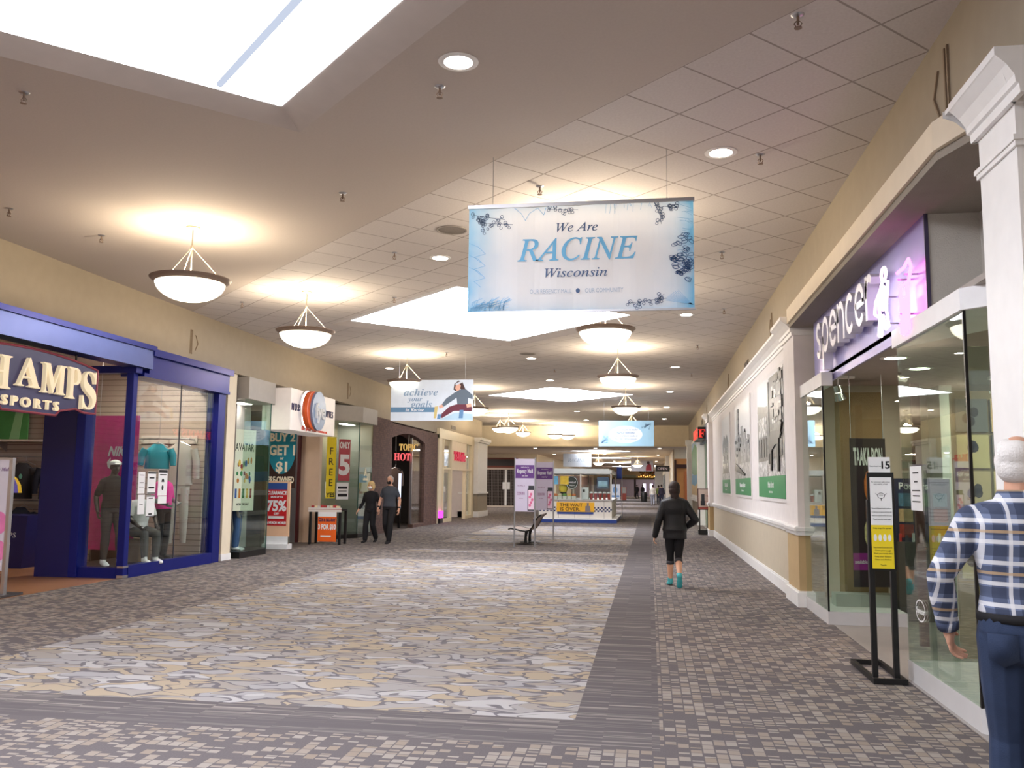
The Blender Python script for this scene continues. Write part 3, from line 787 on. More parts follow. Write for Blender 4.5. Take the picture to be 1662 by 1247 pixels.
# arched sign
fr = left_wall(-8.62)
yc = 11.12
def arch(y, zc_, ze, hw=1.48): return zc_ + (ze - zc_) * ((y - yc) / hw) ** 2
top = [(yc + 1.48 * k / 10, arch(yc + 1.48 * k / 10, 3.42, 3.30)) for k in range(-10, 11)]
bot = [(yc + 1.48, 2.62), (yc + 1.18, 2.62), (yc + 0.98, 2.66), (yc + 0.62, 2.60), (yc + 0.55, 2.53), (yc - 0.55, 2.53), (yc - 0.62, 2.60), (yc - 0.98, 2.66), (yc - 1.18, 2.62), (yc - 1.48, 2.62)]
sg = thing('shop_sign', 'arched navy CHAMPS SPORTS sign with cream letters over the blue shop entrance', 'sign', (-8.62, yc, 2.5))
b = MB(); b.prism(fr, top + bot, -0.10, 0.10); b.build('panel', mat('navy_sign_face', (58, 58, 108), 0.4), sg)
b = MB()
ed = top + bot + [top[0]]
for i in range(len(ed) - 1): b.tube([fr.p(*ed[i], 0.1), fr.p(*ed[i + 1], 0.1)], 0.018, 6)
b.build('red_edging', mat('red_edging', (150, 66, 84), 0.4), sg)
M_CREAMLIT = mat('cream_lit_letter', (250, 232, 196), 0.4, emit=0.2)
b = MB()
for ch, y, wd_, z0, z1 in (('C', 9.99, 0.40, 2.68, 3.26), ('H', 10.52, 0.46, 2.80, 3.26), ('A', 11.10, 0.47, 2.87, 3.28), ('M', 11.63, 0.50, 2.83, 3.27), ('P', 12.08, 0.29, 2.80, 3.28), ('S', 12.45, 0.34, 2.68, 3.26)):
    b.text(fr, ch, y - 0.1, (z0 + z1) / 2, z1 - z0, 'sb', width=wd_, ext=0.03, w=0.1, bold=0.0)
b.build('lettering', M_CREAMLIT, sg)
b = MB(); b.text(fr, 'S P O R T S', 11.12, 2.66, 0.13, 'sans', width=1.15, bold=0.02, ext=0.02, w=0.1); b.build('small_lettering', M_CREAMLIT, sg)
# bracket that hangs the sign from the fascia
b = MB()
for y in (10.2, 12.2): b.cyl((-8.62, y, 3.3), (-8.62, y, 3.5), 0.015)
b.build('bracket', M_BLACK, sg)

# ---------------------------------------------------------------- inside the blue shop: back displays
def poster(fr, u0, v0, u1, v1, m, name, lab, cat='poster', group=None, th=0.012):
    t = thing(name, lab, cat, fr.p((u0 + u1) / 2, v0, 0), group)
    b = MB(); b.plate(fr, u0, v0, u1, v1, 0, th); b.build('sheet', m, t)
    return t
M_PINK = mat('magenta_poster', (214, 40, 136), 0.5, var=0.25, scale=9)
fr = facing(14.95)
t = poster(fr, -10.14, 0.35, -9.20, 2.78, M_PINK, 'banner', 'magenta NIKE banner hanging behind the mannequins in the blue show window')
b = MB(); b.text(fr, 'NIKE', -9.56, 2.13, 0.17, 'sans', bold=0.035, ext=0.002, w=0.013, shear=0.25, width=0.42)
sw = [(-9.80, 1.93), (-9.78, 1.84), (-9.72, 1.80), (-9.64, 1.81), (-9.32, 1.99), (-9.60, 1.90), (-9.70, 1.90), (-9.74, 1.94), (-9.73, 2.02)]
b.prism(fr, sw, 0.013, 0.016); b.build('lettering', M_PAPER, t)
b = MB()
for x in (-10.0, -9.35): b.cyl((x, 14.94, 2.78), (x, 14.94, HB), 0.004, n=6)
b.build('wire', M_STEEL, t)
# shelves and rail along the back, seen through the doorway and window
M_SHELF = mat('light_shelf', (206, 198, 190), 0.5)
def rail_rack(x0, x1, y, z, lab):
    t = thing('clothes_rail', lab, 'clothes rail', (x0, y, z), 'wall rails in the blue shop')
    b = MB(); b.cyl((x0, y, z), (x1, y, z), 0.015, n=8); b.build('bar', M_STEEL, t)
    for x in (x0 + 0.05, (x0 + x1) / 2, x1 - 0.05):
        b = MB(); b.cyl((x, y, z), (x, y + 0.3, z), 0.012, n=8); b.build('arm', M_STEEL, t)
    b = MB(); b.box((x0, y + 0.29, z - 0.08), (x1, y + 0.33, z + 0.08)); b.build('wall_plate', M_SHELF, t)
YB_ = 16.2
w = MB(); w.box((-13.4, YB_ + 0.32, 0), (-8.75, YB_ + 0.42, HB)); struct('wall_display_sports', w, M_SLAT)
rail_rack(-13.3, -10.5, YB_, 2.06, 'upper steel clothes rail with black jackets in the blue shop')
rail_rack(-13.3, -10.5, YB_, 1.18, 'lower steel clothes rail with dark jackets in the blue shop')
rail_rack(-10.1, -8.9, YB_, 2.42, 'steel clothes rail with hooks above the grey tracksuit')
t = thing('wall_shelf', 'long pale shelf above the jackets in the blue shop', 'shelf', (-11.9, YB_ + 0.1, 2.36))
b = MB(); b.box((-13.3, YB_ - 0.1, 2.36), (-10.4, YB_ + 0.32, 2.40)); b.build('board', M_SHELF, t)
b = MB()
for x in (-13.1, -11.9, -10.6): b.prism(Fr((x, YB_ + 0.32, 2.36), (0, -1, 0)), [(0, 0), (0.35, 0), (0, -0.2)], 0, 0.02)
b.build('bracket', M_STEEL, t)
M_GREENP = mat('green_picture', (86, 160, 92), 0.5, var=0.3, scale=3)
for i, (x0, x1, l) in enumerate(((-13.35, -12.55, 'green picture panel standing on the pale shelf, left one'), (-12.1, -11.25, 'green picture panel standing on the pale shelf, middle one'))):
    t = poster(facing(YB_ + 0.2), x0, 2.40, x1, 3.25, M_GREENP, 'picture_panel', l, 'picture', 'green pictures on the shelf', 0.03)
    b = MB(); b.prism(facing(YB_ + 0.2), [(x0 + 0.4, 2.42), (x0 + 0.62, 2.42), (x0 + 0.7, 3.2), (x0 + 0.55, 3.2)], 0.03, 0.034); b.build('stripe', mat('pale_green_stripe', (150, 206, 150), 0.5), t)
def garment(x, y, z, w_, h_, m, sleeves=True, depth=0.11, rz=0.0, name='jacket', parent=None):
    """a jacket hanging at (x,y) from shoulder height z, facing -Y before turning"""
    R = Matrix.Rotation(rz, 3, 'Z')
    def P(a, d, c): return Vector((x, y, z)) + R @ Vector((a, d, c))
    b = MB(); n = 16
    def ring(wd_, dp, zz, o=0.0): return [P(o + wd_ * math.cos(2 * PI * i / n), dp * math.sin(2 * PI * i / n), zz) for i in range(n)]
    b.loft([ring(w_ * 0.20, depth * 0.5, 0.05), ring(w_ * 0.30, depth * 0.6, 0.0), ring(w_ * 0.5, depth * 0.8, -0.07), ring(w_ * 0.5, depth, -0.2), ring(w_ * 0.47, depth, -h_ * 0.6), ring(w_ * 0.5, depth * 0.95, -h_)])
    if sleeves:
        for s in (-1, 1):
            b.tube([P(s * w_ * 0.46, 0, -0.06), P(s * w_ * 0.60, -0.02, -h_ * 0.4), P(s * w_ * 0.64, -0.04, -h_ * 0.85)], [0.085, 0.07, 0.05], 10)
    return b
def hanger(b, x, y, z):
    b.tube([(x - 0.2, y, z - 0.02), (x, y, z + 0.06), (x + 0.2, y, z - 0.02)], 0.008, 6)
    b.tube([(x, y, z + 0.06), (x, y, z + 0.13), (x + 0.02, y, z + 0.16), (x + 0.04, y, z + 0.13)], 0.004, 6)
    return b
jc = [(34, 34, 38), (46, 44, 48), (28, 30, 44), (60, 54, 54)]
def jackets(z, xs_, cols, h_, grp, nm):
    for i, x in enumerate(xs_):
        m = mat('jacket_cloth_%d_%d_%d' % cols[i % len(cols)], cols[i % len(cols)], 0.8)
        t = thing('jacket', nm[i], 'jacket', (x, YB_ - 0.02, z), grp)
        garment(x, YB_ - 0.12, z - 0.18, 0.44, h_, m, rz=0.25).build('shell', m, t, True)
        hanger(MB(), x, YB_ - 0.02, z - 0.15).build('hanger', M_STEEL, t)
        b = MB(); b.disc(facing(YB_ - 0.26), x + 0.08, z - 0.4, 0.035, 0.05, 0.0, 0.006); b.build('chest_badge', mat('green_badge', (120, 190, 170), 0.5), t)
on = ['first', 'second', 'third', 'fourth', 'fifth', 'sixth']
jackets(2.06, [-13.0, -12.38, -11.74, -11.1], jc, 0.66, 'jackets on the upper rail', ['black jacket on the upper rail of the blue shop, %s from its left end' % o for o in on])
jackets(1.18, [-13.0, -12.36, -11.72, -11.08], [(150, 150, 90), (30, 32, 46), (36, 36, 40), (44, 42, 48), (30, 30, 36)], 0.62, 'jackets on the lower rail', ['jacket on the lower rail of the blue shop, %s from its left end' % o for o in on])
# folded shirts on a stack of shelves beside the jamb
t = thing('shelf_unit', 'shelf unit with folded shirts behind the door jamb of the blue shop', 'shelf unit', (-10.25, 15.9, 0))
b = MB(); b.box((-10.55, 15.7, 0), (-10.52, 16.1, 2.3)); b.box((-9.98, 15.7, 0), (-9.95, 16.1, 2.3)); b.box((-10.52, 16.07, 0), (-9.98, 16.1, 2.3)); b.build('carcass', M_DARK, t)
for z in (0.5, 0.9, 1.25, 1.6, 1.95, 2.27):
    b = MB(); b.box((-10.52, 15.7, z), (-9.98, 16.07, z + 0.025)); b.build('shelf', M_SHELF, t)
for z, h_, c, l in ((1.975, 0.24, (200, 30, 44), 'red folded shirt stack on the top shelf beside the jamb'), (1.625, 0.22, (206, 200, 196), 'grey folded shirt stack on the second shelf beside the jamb'),
                    (1.275, 0.10, (190, 30, 40), 'thin red folded shirt stack below the grey one'), (0.925, 0.16, (150, 130, 110), 'tan folded shirt stack beside the jamb'), (0.525, 0.3, (24, 120, 150), 'teal folded shirt stack on the lowest shelf')):
    b = MB()
    for k in range(3): b.box((-10.46, 15.68, z + h_ * k / 3 + 0.003), (-10.04, 16.0, z + h_ * (k + 1) / 3))
    tag(b.build('folded_shirts', mat('shirt_%d_%d_%d' % c, c, 0.85), bevel=0.01), l, 'shirts', 'folded shirts beside the jamb')
# purple shopping bin near the door
t = thing('bag_bin', 'navy bag bin with white CHAMPS SPORTS lettering on the wooden shop floor', 'bin', (-11.7, 15.0, 0))
b = MB(); b.loft([[Vector(p) for p in ((-11.95, 14.75, 0), (-11.25, 14.75, 0), (-11.25, 15.3, 0), (-11.95, 15.3, 0))], [Vector(p) for p in ((-12.05, 14.65, 0.95), (-11.1, 14.65, 0.95), (-11.1, 15.4, 0.95), (-12.05, 15.4, 0.95))]])
b.build('body', mat('navy_bin', (34, 30, 84), 0.5), t)
f2 = Fr((-11.6, 14.70, 0.55), (1, 0, 0), (0, -0.105, 1)); b = MB(); b.text(f2, 'CHAMPS', 0, 0.05, 0.09, 'sbi', ext=0.002, w=0.004); b.text(f2, 'SPORTS', 0, -0.1, 0.06, 'sans', ext=0.002, w=0.004); b.build('lettering', M_PAPER, t)
# papers on the show window
fr = left_wall(-8.60)
def paper(fr, u0, v0, u1, v1, name, lab, lines, cat='notice', group=None, m=None):
    t = thing(name, lab, cat, fr.p((u0 + u1) / 2, v0, 0), group)
    b = MB(); b.plate(fr, u0, v0, u1, v1, 0, 0.004); b.build('sheet', m or M_PAPER, t)
    b = MB()
    for k, (f, hh, wf) in enumerate(lines):
        v = v0 + (v1 - v0) * f; ww = (u1 - u0) * wf / 2; uc = (u0 + u1) / 2
        b.plate(fr, uc - ww, v - hh / 2, uc + ww, v + hh / 2, 0.004, 0.0055)
    if lines: b.build('print', M_INK, t)
    return t
g = 'notices taped to the blue show window'
paper(fr, 14.02, 1.38, 14.22, 1.75, 'notice', 'white notice on the blue show window beside the corner post, upper', [(0.85, 0.012, 0.7), (0.5, 0.01, 0.6), (0.3, 0.01, 0.7)], group=g)
paper(fr, 14.04, 1.03, 14.24, 1.36, 'notice', 'white notice on the blue show window beside the corner post, lower', [(0.5, 0.01, 0.5)], group=g)
t = paper(fr, 14.30, 1.37, 14.56, 1.76, 'notice', 'white notice with black bars and a figure, upper one of the middle pair', [(0.94, 0.03, 0.98), (0.72, 0.025, 0.6), (0.28, 0.03, 0.7), (0.04, 0.02, 0.98)], group=g)
paper(fr, 14.30, 0.98, 14.56, 1.35, 'notice', 'white notice with a black border, lower one of the middle pair', [(0.96, 0.02, 0.98), (0.86, 0.02, 0.5), (0.02, 0.012, 0.98), (0.12, 0.03, 0.4)], group=g)
t = paper(fr, 14.64, 1.34, 14.94, 1.80, 'notice', 'white face mask notice with a dark header on the blue show window', [(0.93, 0.05, 0.95), (0.80, 0.02, 0.7)], group=g)
b = MB(); b.disc(fr, 14.79, 1.58, 0.045, 0.06, 0.004, 0.006, 12, 0, PI); b.disc(fr, 14.79, 1.48, 0.03, 0.045, 0.004, 0.006); b.build('mask_symbol', M_INK, t)
paper(fr, 14.66, 1.20, 14.94, 1.33, 'notice', 'small blank white notice below the face mask notice', [], group=g)

# ---------------------------------------------------------------- pedestal sign at the left picture edge
t = thing('pedestal_sign', 'tall grey pedestal sign with a pastel print beside the blue shop entrance', 'sign stand', (-8.82, 11.15, 0))
fr = facing(11.15)
b = MB(); b.box((-9.32, 11.0, 0.005), (-8.67, 11.45, 0.035)); b.build('base', mat('dark_grey_base', (70, 68, 70), 0.4), t)
b = MB(); b.box((-8.79, 11.15, 0.03), (-8.74, 11.21, 1.90)); b.box((-9.39, 11.15, 0.03), (-9.34, 11.21, 1.90)); b.box((-9.34, 11.15, 1.87), (-8.79, 11.21, 1.90)); b.build('frame', M_STEEL, t)
b = MB(); b.box((-9.34, 11.16, 0.35), (-8.79, 11.20, 1.87)); b.build('panel', mat('pastel_print', (214, 214, 232), 0.5, var=0.12, scale=2), t)
b = MB(); b.text(fr, 'Regency Mall', -8.97, 1.74, 0.05, 'sbi', ext=0.001, w=-0.008, maxw=0.4); b.build('lettering', mat('purple_ink', (96, 52, 128), 0.5), t)
b = MB()
for k, (x, z, r) in enumerate(((-8.89, 1.0, 0.12), (-8.97, 0.8, 0.1), (-8.87, 0.62, 0.11))): b.disc(fr, x, z, r, r * 1.3, -0.009, -0.007)
b.build('artwork', mat('pink_print', (226, 130, 190), 0.5, var=0.3), t)
# coloured beach ball-like umbrella seen above it inside the shop
t = thing('umbrella', 'folded umbrella canopy with yellow, green and purple panels on the lower shelf top', 'umbrella', (-12.0, 15.3, 1.0))
for k, c in enumerate(((236, 196, 60), (40, 120, 70), (96, 84, 170), (236, 160, 50), (40, 120, 70), (96, 84, 170))):
    b = MB(); a0 = 2 * PI * k / 6; a1 = 2 * PI * (k + 1) / 6
    rows_ = []
    for j in range(5):
        r = 0.32 * math.sin(j / 4 * PI / 2); z = 1.35 + 0.38 * math.cos(j / 4 * PI / 2)
        rows_.append([Vector((-12.0 + r * math.cos(a0 + (a1 - a0) * i / 4), 15.1 + r * math.sin(a0 + (a1 - a0) * i / 4), z)) for i in range(5)])
    for j in range(4):
        for i in range(4): b.poly([rows_[j][i], rows_[j + 1][i], rows_[j + 1][i + 1], rows_[j][i + 1]])
    b.build('panel', mat('umbrella_%d_%d_%d' % c, c, 0.5), t)
b = MB(); b.cyl((-12.0, 15.1, 0.95), (-12.0, 15.1, 1.76), 0.012, n=8); b.build('shaft', M_STEEL, t)

# ---------------------------------------------------------------- fye shop: left display case
t = thing('display_case', 'glass display case with rounded grey header between the white pilaster and the fye sign', 'display case', (-8.9, 18.3, 0))
def case_poly(x0, y0, x1, y1, c): return [(x0, y0), (x1, y0), (x1, y1 - c), (x1 - c * 0.3, y1 - c * 0.3), (x1 - c, y1), (x0, y1)]
b = MB(); b.column(case_poly(-9.1, 17.70, -8.48, 19.25, 0.25), 0, 0.13); b.build('plinth', M_BLACK, t)
b = MB(); b.column(case_poly(-9.1, 17.70, -8.42, 19.32, 0.28), 3.36, 3.83); b.build('header', M_GREYHEAD, t)
b = MB(); b.box((-8.50, 17.70, 0.13), (-8.488, 19.0, 3.36)); b.build('front_pane', M_GLASSG, t)
b = MB(); b.prism(Fr((0, 0, 0), (1, 0, 0), (0, 1, 0)), [(-8.5, 19.0), (-8.488, 19.0), (-8.73, 19.25), (-8.742, 19.24)], 0.13, 3.36); b.build('corner_pane', M_GLASSG, t)
b = MB(); b.box((-9.1, 19.24, 0.13), (-8.73, 19.25, 3.36)); b.build('side_pane', M_GLASSG, t)
b = MB(); b.box((-8.50, 18.995, 0.13), (-8.48, 19.01, 3.36)); b.build('joint', mat('green_glass_edge', (60, 90, 84), 0.2), t)
b = MB(); b.box((-9.12, 17.70, 0.13), (-9.08, 19.24, 3.36)); b.build('back_panel', mat('grey_case_back', (150, 150, 150), 0.8), t)
# poster in the case (generic artwork)
fr = Fr((-8.75, 17.75, 0), (0.25, 1, 0))
t = poster(fr, 0.0, 0.98, 0.72, 2.72, mat('pale_green_poster', (232, 226, 208), 0.5), 'poster', 'pale green AVATAR poster with small colourful shapes hanging in the glass case')
b = MB(); b.text(fr, 'AVATAR', 0.36, 2.34, 0.17, 'sans', ext=0.002, w=0.013, width=0.6); b.text(fr, 'NOW ON SALE', 0.36, 1.12, 0.05, 'sans', ext=0.002, w=0.013, maxw=0.4); b.build('lettering', M_INK, t)
random.seed(5)
cols = [(60, 90, 160), (200, 120, 50), (60, 130, 80), (230, 190, 90), (150, 60, 60)]
for c in cols:
    b = MB()
    for k in range(4):
        u = 0.12 + random.random() * 0.48; v = 1.62 + random.random() * 0.5
        b.disc(fr, u, v, 0.022 + random.random() * 0.02, 0.045 + random.random() * 0.035, 0.013, 0.014 + random.random() * 0.004, 7)
    b.plate(fr, 0.10 + 0.12 * cols.index(c), 1.25, 0.16 + 0.12 * cols.index(c), 1.45, 0.013, 0.015)
    b.build('artwork', mat('poster_col_%d_%d_%d' % c, c, 0.5), t)

add_fill_light(-8.9, 18.4, 3.36, 'small light in the ceiling of the left fye display case', 0.25, 0.6).name = 'case_light'  # unseen, added to lighten the case interior
# ---------------------------------------------------------------- fye sign
t = thing('shop_sign', 'white box sign with the round fye disc over the music shop entrance', 'sign', (-8.5, 20.8, 2.8))
b = MB(); b.box((-8.9, 19.42, 2.80), (-8.2, 22.35, 3.78)); b.build('box', mat('white_sign_box', (240, 230, 222), 0.4, emit=0.12), t, bevel=0.01)
fr = left_wall(-8.2)
dfr = Fr((-8.2, 20.68, 3.34), (0, 1, 0))
b = MB(); b.disc(dfr, -0.38, 0.0, 0.44, 0.46, 0.0, 0.06, 40); b.build('silver_disc', M_CHROME, t)
b = MB(); b.disc(dfr, -0.12, 0.0, 0.45, 0.47, 0.06, 0.12, 40); b.build('orange_disc', mat('orange_disc', (232, 100, 40), 0.35), t)
b = MB(); b.disc(dfr, 0.08, 0.0, 0.46, 0.48, 0.12, 0.18, 40); b.build('blue_disc', mat('grey_blue_disc', (124, 146, 178), 0.3), t)
b = MB(); b.text(dfr, 'fye', 0.10, 0.0, 0.36, 'sans', bold=0.02, ext=0.02, w=0.18, width=0.62); b.build('disc_lettering', M_PAPER, t)
b = MB(); b.text(fr, 'M U S I C', 19.80, 3.35, 0.17, 'sans', ext=0.01, w=0.0, width=0.66); b.text(fr, 'M O V I E S', 21.80, 3.35, 0.17, 'sans', ext=0.01, width=0.72); b.build('lettering', mat('navy_letter', (52, 46, 84), 0.5), t)
b = MB(); b.text(fr, 'for your entertainment', 20.95, 2.88, 0.075, 'sans', ext=0.006, bold=0.0, width=1.7); b.build('tagline', mat('red_letter', (222, 80, 50), 0.5), t)

# ---------------------------------------------------------------- fye entrance
t = thing('hanging_banner', 'black banner with a teal disc reading BUY 2 GET 1 in the fye entrance', 'banner', (-9.95, 21.2, 1.5))
fr = facing(21.2)
x0, x1 = -9.50, -8.76
b = MB(); b.plate(fr, x0, 1.45, x1, 3.2, 0, 0.01); b.build('sheet', mat('dark_brown_banner', (58, 36, 30), 0.6), t)
M_TEAL = mat('teal_print', (40, 140, 158), 0.5)
b = MB(); b.disc(fr, (x0 + x1) / 2, 2.42, 0.36, 0.62, 0.01, 0.013, 40, PI, 2 * PI); b.plate(fr, x0, 2.40, x1, 3.2, 0.01, 0.0125); b.build('disc', M_TEAL, t)
M_LIT = mat('cream_print', (250, 236, 208), 0.5)
b = MB()
for s, v, h in (('BUY 2', 2.72, 0.2), ('GET 1', 2.40, 0.24), ('or', 2.20, 0.07), ('$1', 1.98, 0.24), ('PRE-OWNED', 1.66, 0.15), ('CDS & DVDS', 1.5, 0.06)):
    b.text(fr, s, (x0 + x1) / 2, v, h, 'sans', bold=0.04, ext=0.002, w=0.014, maxw=0.68)
b.build('lettering', M_LIT, t)
b = MB()
for x in (x0 + 0.1, x1 - 0.1): b.cyl((x, 21.2, 2.9), (x, 21.2, 3.2), 0.004, n=6)
b.build('wire', M_STEEL, t)
t = thing('promo_board', 'red CLEARANCE 75% floor board standing in the fye entrance', 'board', (-9.2, 20.6, 0))
fr = facing(20.55)
x0, x1 = -9.22, -8.62
b = MB(); b.box((x0, 20.55, 0.12), (x1, 20.62, 1.62)); b.build('panel', mat('peach_board', (240, 196, 160), 0.5), t)
b = MB(); b.box((x0 - 0.02, 20.45, 0), (x1 + 0.02, 20.75, 0.12)); b.box((x0, 20.54, 0.12), (x1, 20.63, 0.3)); b.build('base', M_PAPER, t)
b = MB(); b.plate(fr, x0 + 0.02, 0.55, x1 - 0.06, 1.42, 0, 0.004); b.build('red_panel', M_RED, t)
b = MB(); b.plate(fr, x0 + 0.02, 1.42, x1 - 0.06, 1.58, 0, 0.004); b.build('blue_panel', mat('blue_print', (52, 84, 150), 0.5), t)
b = MB()
for s, v, h in (('CLEARANCE', 1.34, 0.08), ('SAVE UP TO', 1.24, 0.04), ('75%', 1.03, 0.24), ('OFF', 0.84, 0.05), ('& MUCH MORE!', 0.62, 0.06)):
    b.text(fr, s, (x0 + x1) / 2 - 0.02, v, h, 'sans', bold=0.04, ext=0.002, w=0.004, maxw=0.5)
b.plate(fr, x0 + 0.08, 0.72, x1 - 0.12, 0.78, 0.004, 0.006); b.build('lettering', M_PAPER, t)
# entrance jambs
w = MB(); w.box((-9.42, 22.9, 0), (-9.35, 23.2, 3.0)); trim(w, mat('maroon_jamb', (74, 28, 30), 0.5))
w = MB(); w.box((-9.56, 22.9, 0), (-9.42, 23.1, 3.0)); trim(w, M_STEEL)
w = MB(); w.box((-9.35, 23.0, 0), (-8.84, 23.2, 3.4)); struct('wall_entrance_music', w, mat('beige_laminate', (196, 170, 146), 0.6))
w = MB(); w.box((-13.0, 22.0, 0), (-12.0, 26.5, 2.4)); tag(w.build('stock_shelf', mat('blue_dark_stock', (40, 48, 92), 0.7, var=0.4, scale=5)), 'dark blue stocked shelf deep inside the fye shop', 'shelf')
# right case
t = thing('display_case', 'glass display case with grey chamfered header right of the fye sign', 'display case', (-8.7, 25.2, 0))
pl = [(-8.9, 23.3), (-8.42, 23.75), (-8.42, 26.5), (-9.6, 26.5), (-9.6, 23.3)]
pl = [(-9.3, 24.0), (-8.42, 25.15), (-8.42, 26.45), (-9.6, 26.45), (-9.6, 24.0)]
b = MB(); b.column(pl, 0, 0.12); b.build('plinth', M_BLACK, t)
b = MB(); b.column([(-9.3, 23.4), (-8.34, 25.1), (-8.34, 26.5), (-9.6, 26.5), (-9.6, 23.4)], 3.38, 3.83); b.build('header', M_GREYHEAD, t)
b = MB(); b.column([(-9.28, 24.03), (-8.44, 25.13), (-8.452, 25.14), (-9.29, 24.04)], 0.12, 3.38); b.build('angled_pane', M_GLASSG, t)
b = MB(); b.box((-8.45, 25.15, 0.12), (-8.438, 26.4, 3.38)); b.build('front_pane', M_GLASSG, t)
b = MB(); b.box((-8.455, 25.13, 0.12), (-8.43, 25.155, 3.38)); b.build('joint', mat('green_glass_edge', (60, 90, 84), 0.2), t)
b = MB(); b.box((-9.6, 26.3, 0.12), (-8.46, 26.4, 3.38)); b.build('end_panel', mat('grey_case_back', (150, 150, 150), 0.8), t)
b = MB(); b.box((-9.6, 24.1, 0.12), (-9.55, 26.3, 3.38)); b.build('back_panel', mat('tan_case_back', (170, 156, 136), 0.8), t)
fr = Fr((-9.28, 24.0, 0), (0.84, 1.1, 0)); 
t = poster(fr, 0.30, 1.15, 0.60, 2.9, M_YELLOW, 'poster', 'yellow FREE strip poster on the glass case beside the fye entrance')
b = MB()
for k, ch in enumerate('FREE'): b.text(fr, ch, 0.45, 2.5 - 0.3 * k, 0.2, 'sans', ext=0.002, w=0.012)
b.text(fr, 'YES', 0.45, 1.25, 0.12, 'sans', ext=0.002, w=0.012, bold=0.03); b.build('lettering', M_INK, t)
t = poster(fr, 0.70, 1.65, 1.08, 2.85, mat('dull_red_poster', (176, 74, 84), 0.5), 'poster', 'red ONLY 5 poster on the glass case beside the fye entrance')
b = MB(); b.text(fr, 'ONLY', 0.89, 2.68, 0.17, 'sans', ext=0.002, w=0.013, bold=0.04, maxw=0.34); b.text(fr, '5', 0.89, 2.12, 0.55, 'sans', ext=0.002, w=0.013, bold=0.04); b.build('lettering', M_PAPER, t)
t = paper(fr, 0.66, 1.12, 1.06, 1.6, 'notice', 'white notice with black bars below the red ONLY 5 poster', [(0.7, 0.07, 0.8), (0.25, 0.08, 0.8), (0.5, 0.02, 0.7)])
t = paper(fr, 0.28, 1.2, 0.6, 1.62, 'notice', 'white notice below the FREE strip poster', [(0.7, 0.02, 0.6)])
f3 = left_wall(-8.43)
t = thing('door_lettering', 'white letter A with small wording on the end pane before the brick column', 'lettering', (-8.43, 25.7, 1.6))
b = MB(); b.text(f3, 'A', 25.75, 1.92, 0.22, 'sans', ext=0.003, w=0.001, bold=0.02); b.text(f3, 'airbrush', 25.75, 1.72, 0.09, 'sans', ext=0.003, w=0.001, bold=0.02, maxw=0.6); b.build('letters', M_LIT, t)
add_fill_light(-9.0, 25.6, 3.38, 'small light in the ceiling of the right fye display case', 0.3, 0.8).name = 'case_light'  # also unseen, added to lighten this case
# table of bargains
t = thing('sale_table', 'small black-legged sale table with striped cloth in front of the fye case', 'table', (-8.6, 23.3, 0))
tx0, tx1, ty0, ty1 = -8.78, -7.92, 22.25, 22.75
b = MB(); b.box((tx0, ty0, 0.86), (tx1, ty1, 0.91)); b.build('tabletop', M_BLACK, t)
for x in (tx0 + 0.03, tx1 - 0.03):
    for y in (ty0 + 0.03, ty1 - 0.03):
        b = MB(); b.box((x - 0.03, y - 0.03, 0), (x + 0.03, y + 0.03, 0.86)); b.build('leg', M_BLACK, t)
fr = facing(ty0 - 0.01)
cl = mat_slat('red_white_strip', (220, 214, 206), (170, 60, 56), 0.09)
b = MB(); b.box((tx0 - 0.02, ty0 - 0.015, 0.84), (tx1 + 0.02, ty0, 0.95)); b.build('edge_strip', cl, t)
random.seed(8)
for k in range(9):
    c = random.choice([(220, 214, 206), (180, 60, 60), (70, 90, 140), (240, 220, 180)])
    x = tx0 + 0.06 + k * 0.085
    b = MB(); b.box((x - 0.035, ty0 + 0.08, 0.912), (x + 0.035, ty0 + 0.2, 0.99 + 0.03 * random.random())); 
    tag(b.build('disc_case', mat('disc_case_%d' % c[0], c, 0.5)), 'upright disc case on the sale table, %s from the left' % (ORD + ['ninth'])[k], 'disc case', 'disc cases on the sale table')
t = thing('price_sign', 'orange 3 FOR $10 sign hanging on the front of the sale table', 'sign', (-8.2, ty0 - 0.02, 0.25))
fr = facing(ty0 - 0.02)
x0, x1 = -8.52, -8.02
b = MB(); b.plate(fr, x0, 0.08, x1, 0.84, 0, 0.01); b.build('panel', M_ORANGE, t)
b = MB(); b.plate(fr, x0, 0.72, x1, 0.84, 0.01, 0.012); b.text(fr, '3 FOR $10', (x0 + x1) / 2, 0.46, 0.12, 'sans', bold=0.05, ext=0.002, w=0.01, maxw=0.48)
b.plate(fr, x0 + 0.08, 0.2, x1 - 0.14, 0.24, 0.01, 0.012); b.build('lettering', M_PAPER, t)
b = MB(); b.text(fr, 'CDS & BLU-RAY', (x0 + x1) / 2, 0.64, 0.08, 'sans', bold=0.04, ext=0.002, w=0.01, maxw=0.46); b.build('dark_lettering', mat('navy_letter', (52, 46, 84), 0.5), t)

# ---------------------------------------------------------------- brick-fronted dark shop
M_BRICK = mat_brick('brown_brick', (104, 78, 70), (84, 62, 58), (66, 52, 50), 4.0, 'y')
t = thing('storefront', 'brown brick shopfront with an arched dark opening behind the walking couple', 'storefront', (-8.6, 31, 0))
b = MB(); b.box((-9.3, 26.6, 0), (-8.5, 28.7, 3.68)); b.build('brick_pier', M_BRICK, t)
b = MB(); b.box((-9.1, 33.1, 0), (-8.5, 35.15, 3.6)); b.build('end_pier', M_BRICK, t)
fr = left_wall(-8.5)
ar = [(28.7, 3.6)] + [(33.1, 3.6)] + [(33.1 - 4.4 * k / 12, 3.12 + 0.24 * math.sin(PI * k / 12)) for k in range(13)]
b = MB(); b.prism(fr, ar, -0.5, 0.0); b.build('arch_lintel', M_BRICK, t)
b = MB(); b.box((-8.62, 31.6, 0.12), (-8.60, 33.1, 3.2)); b.build('window_pane', M_GLASS, t)
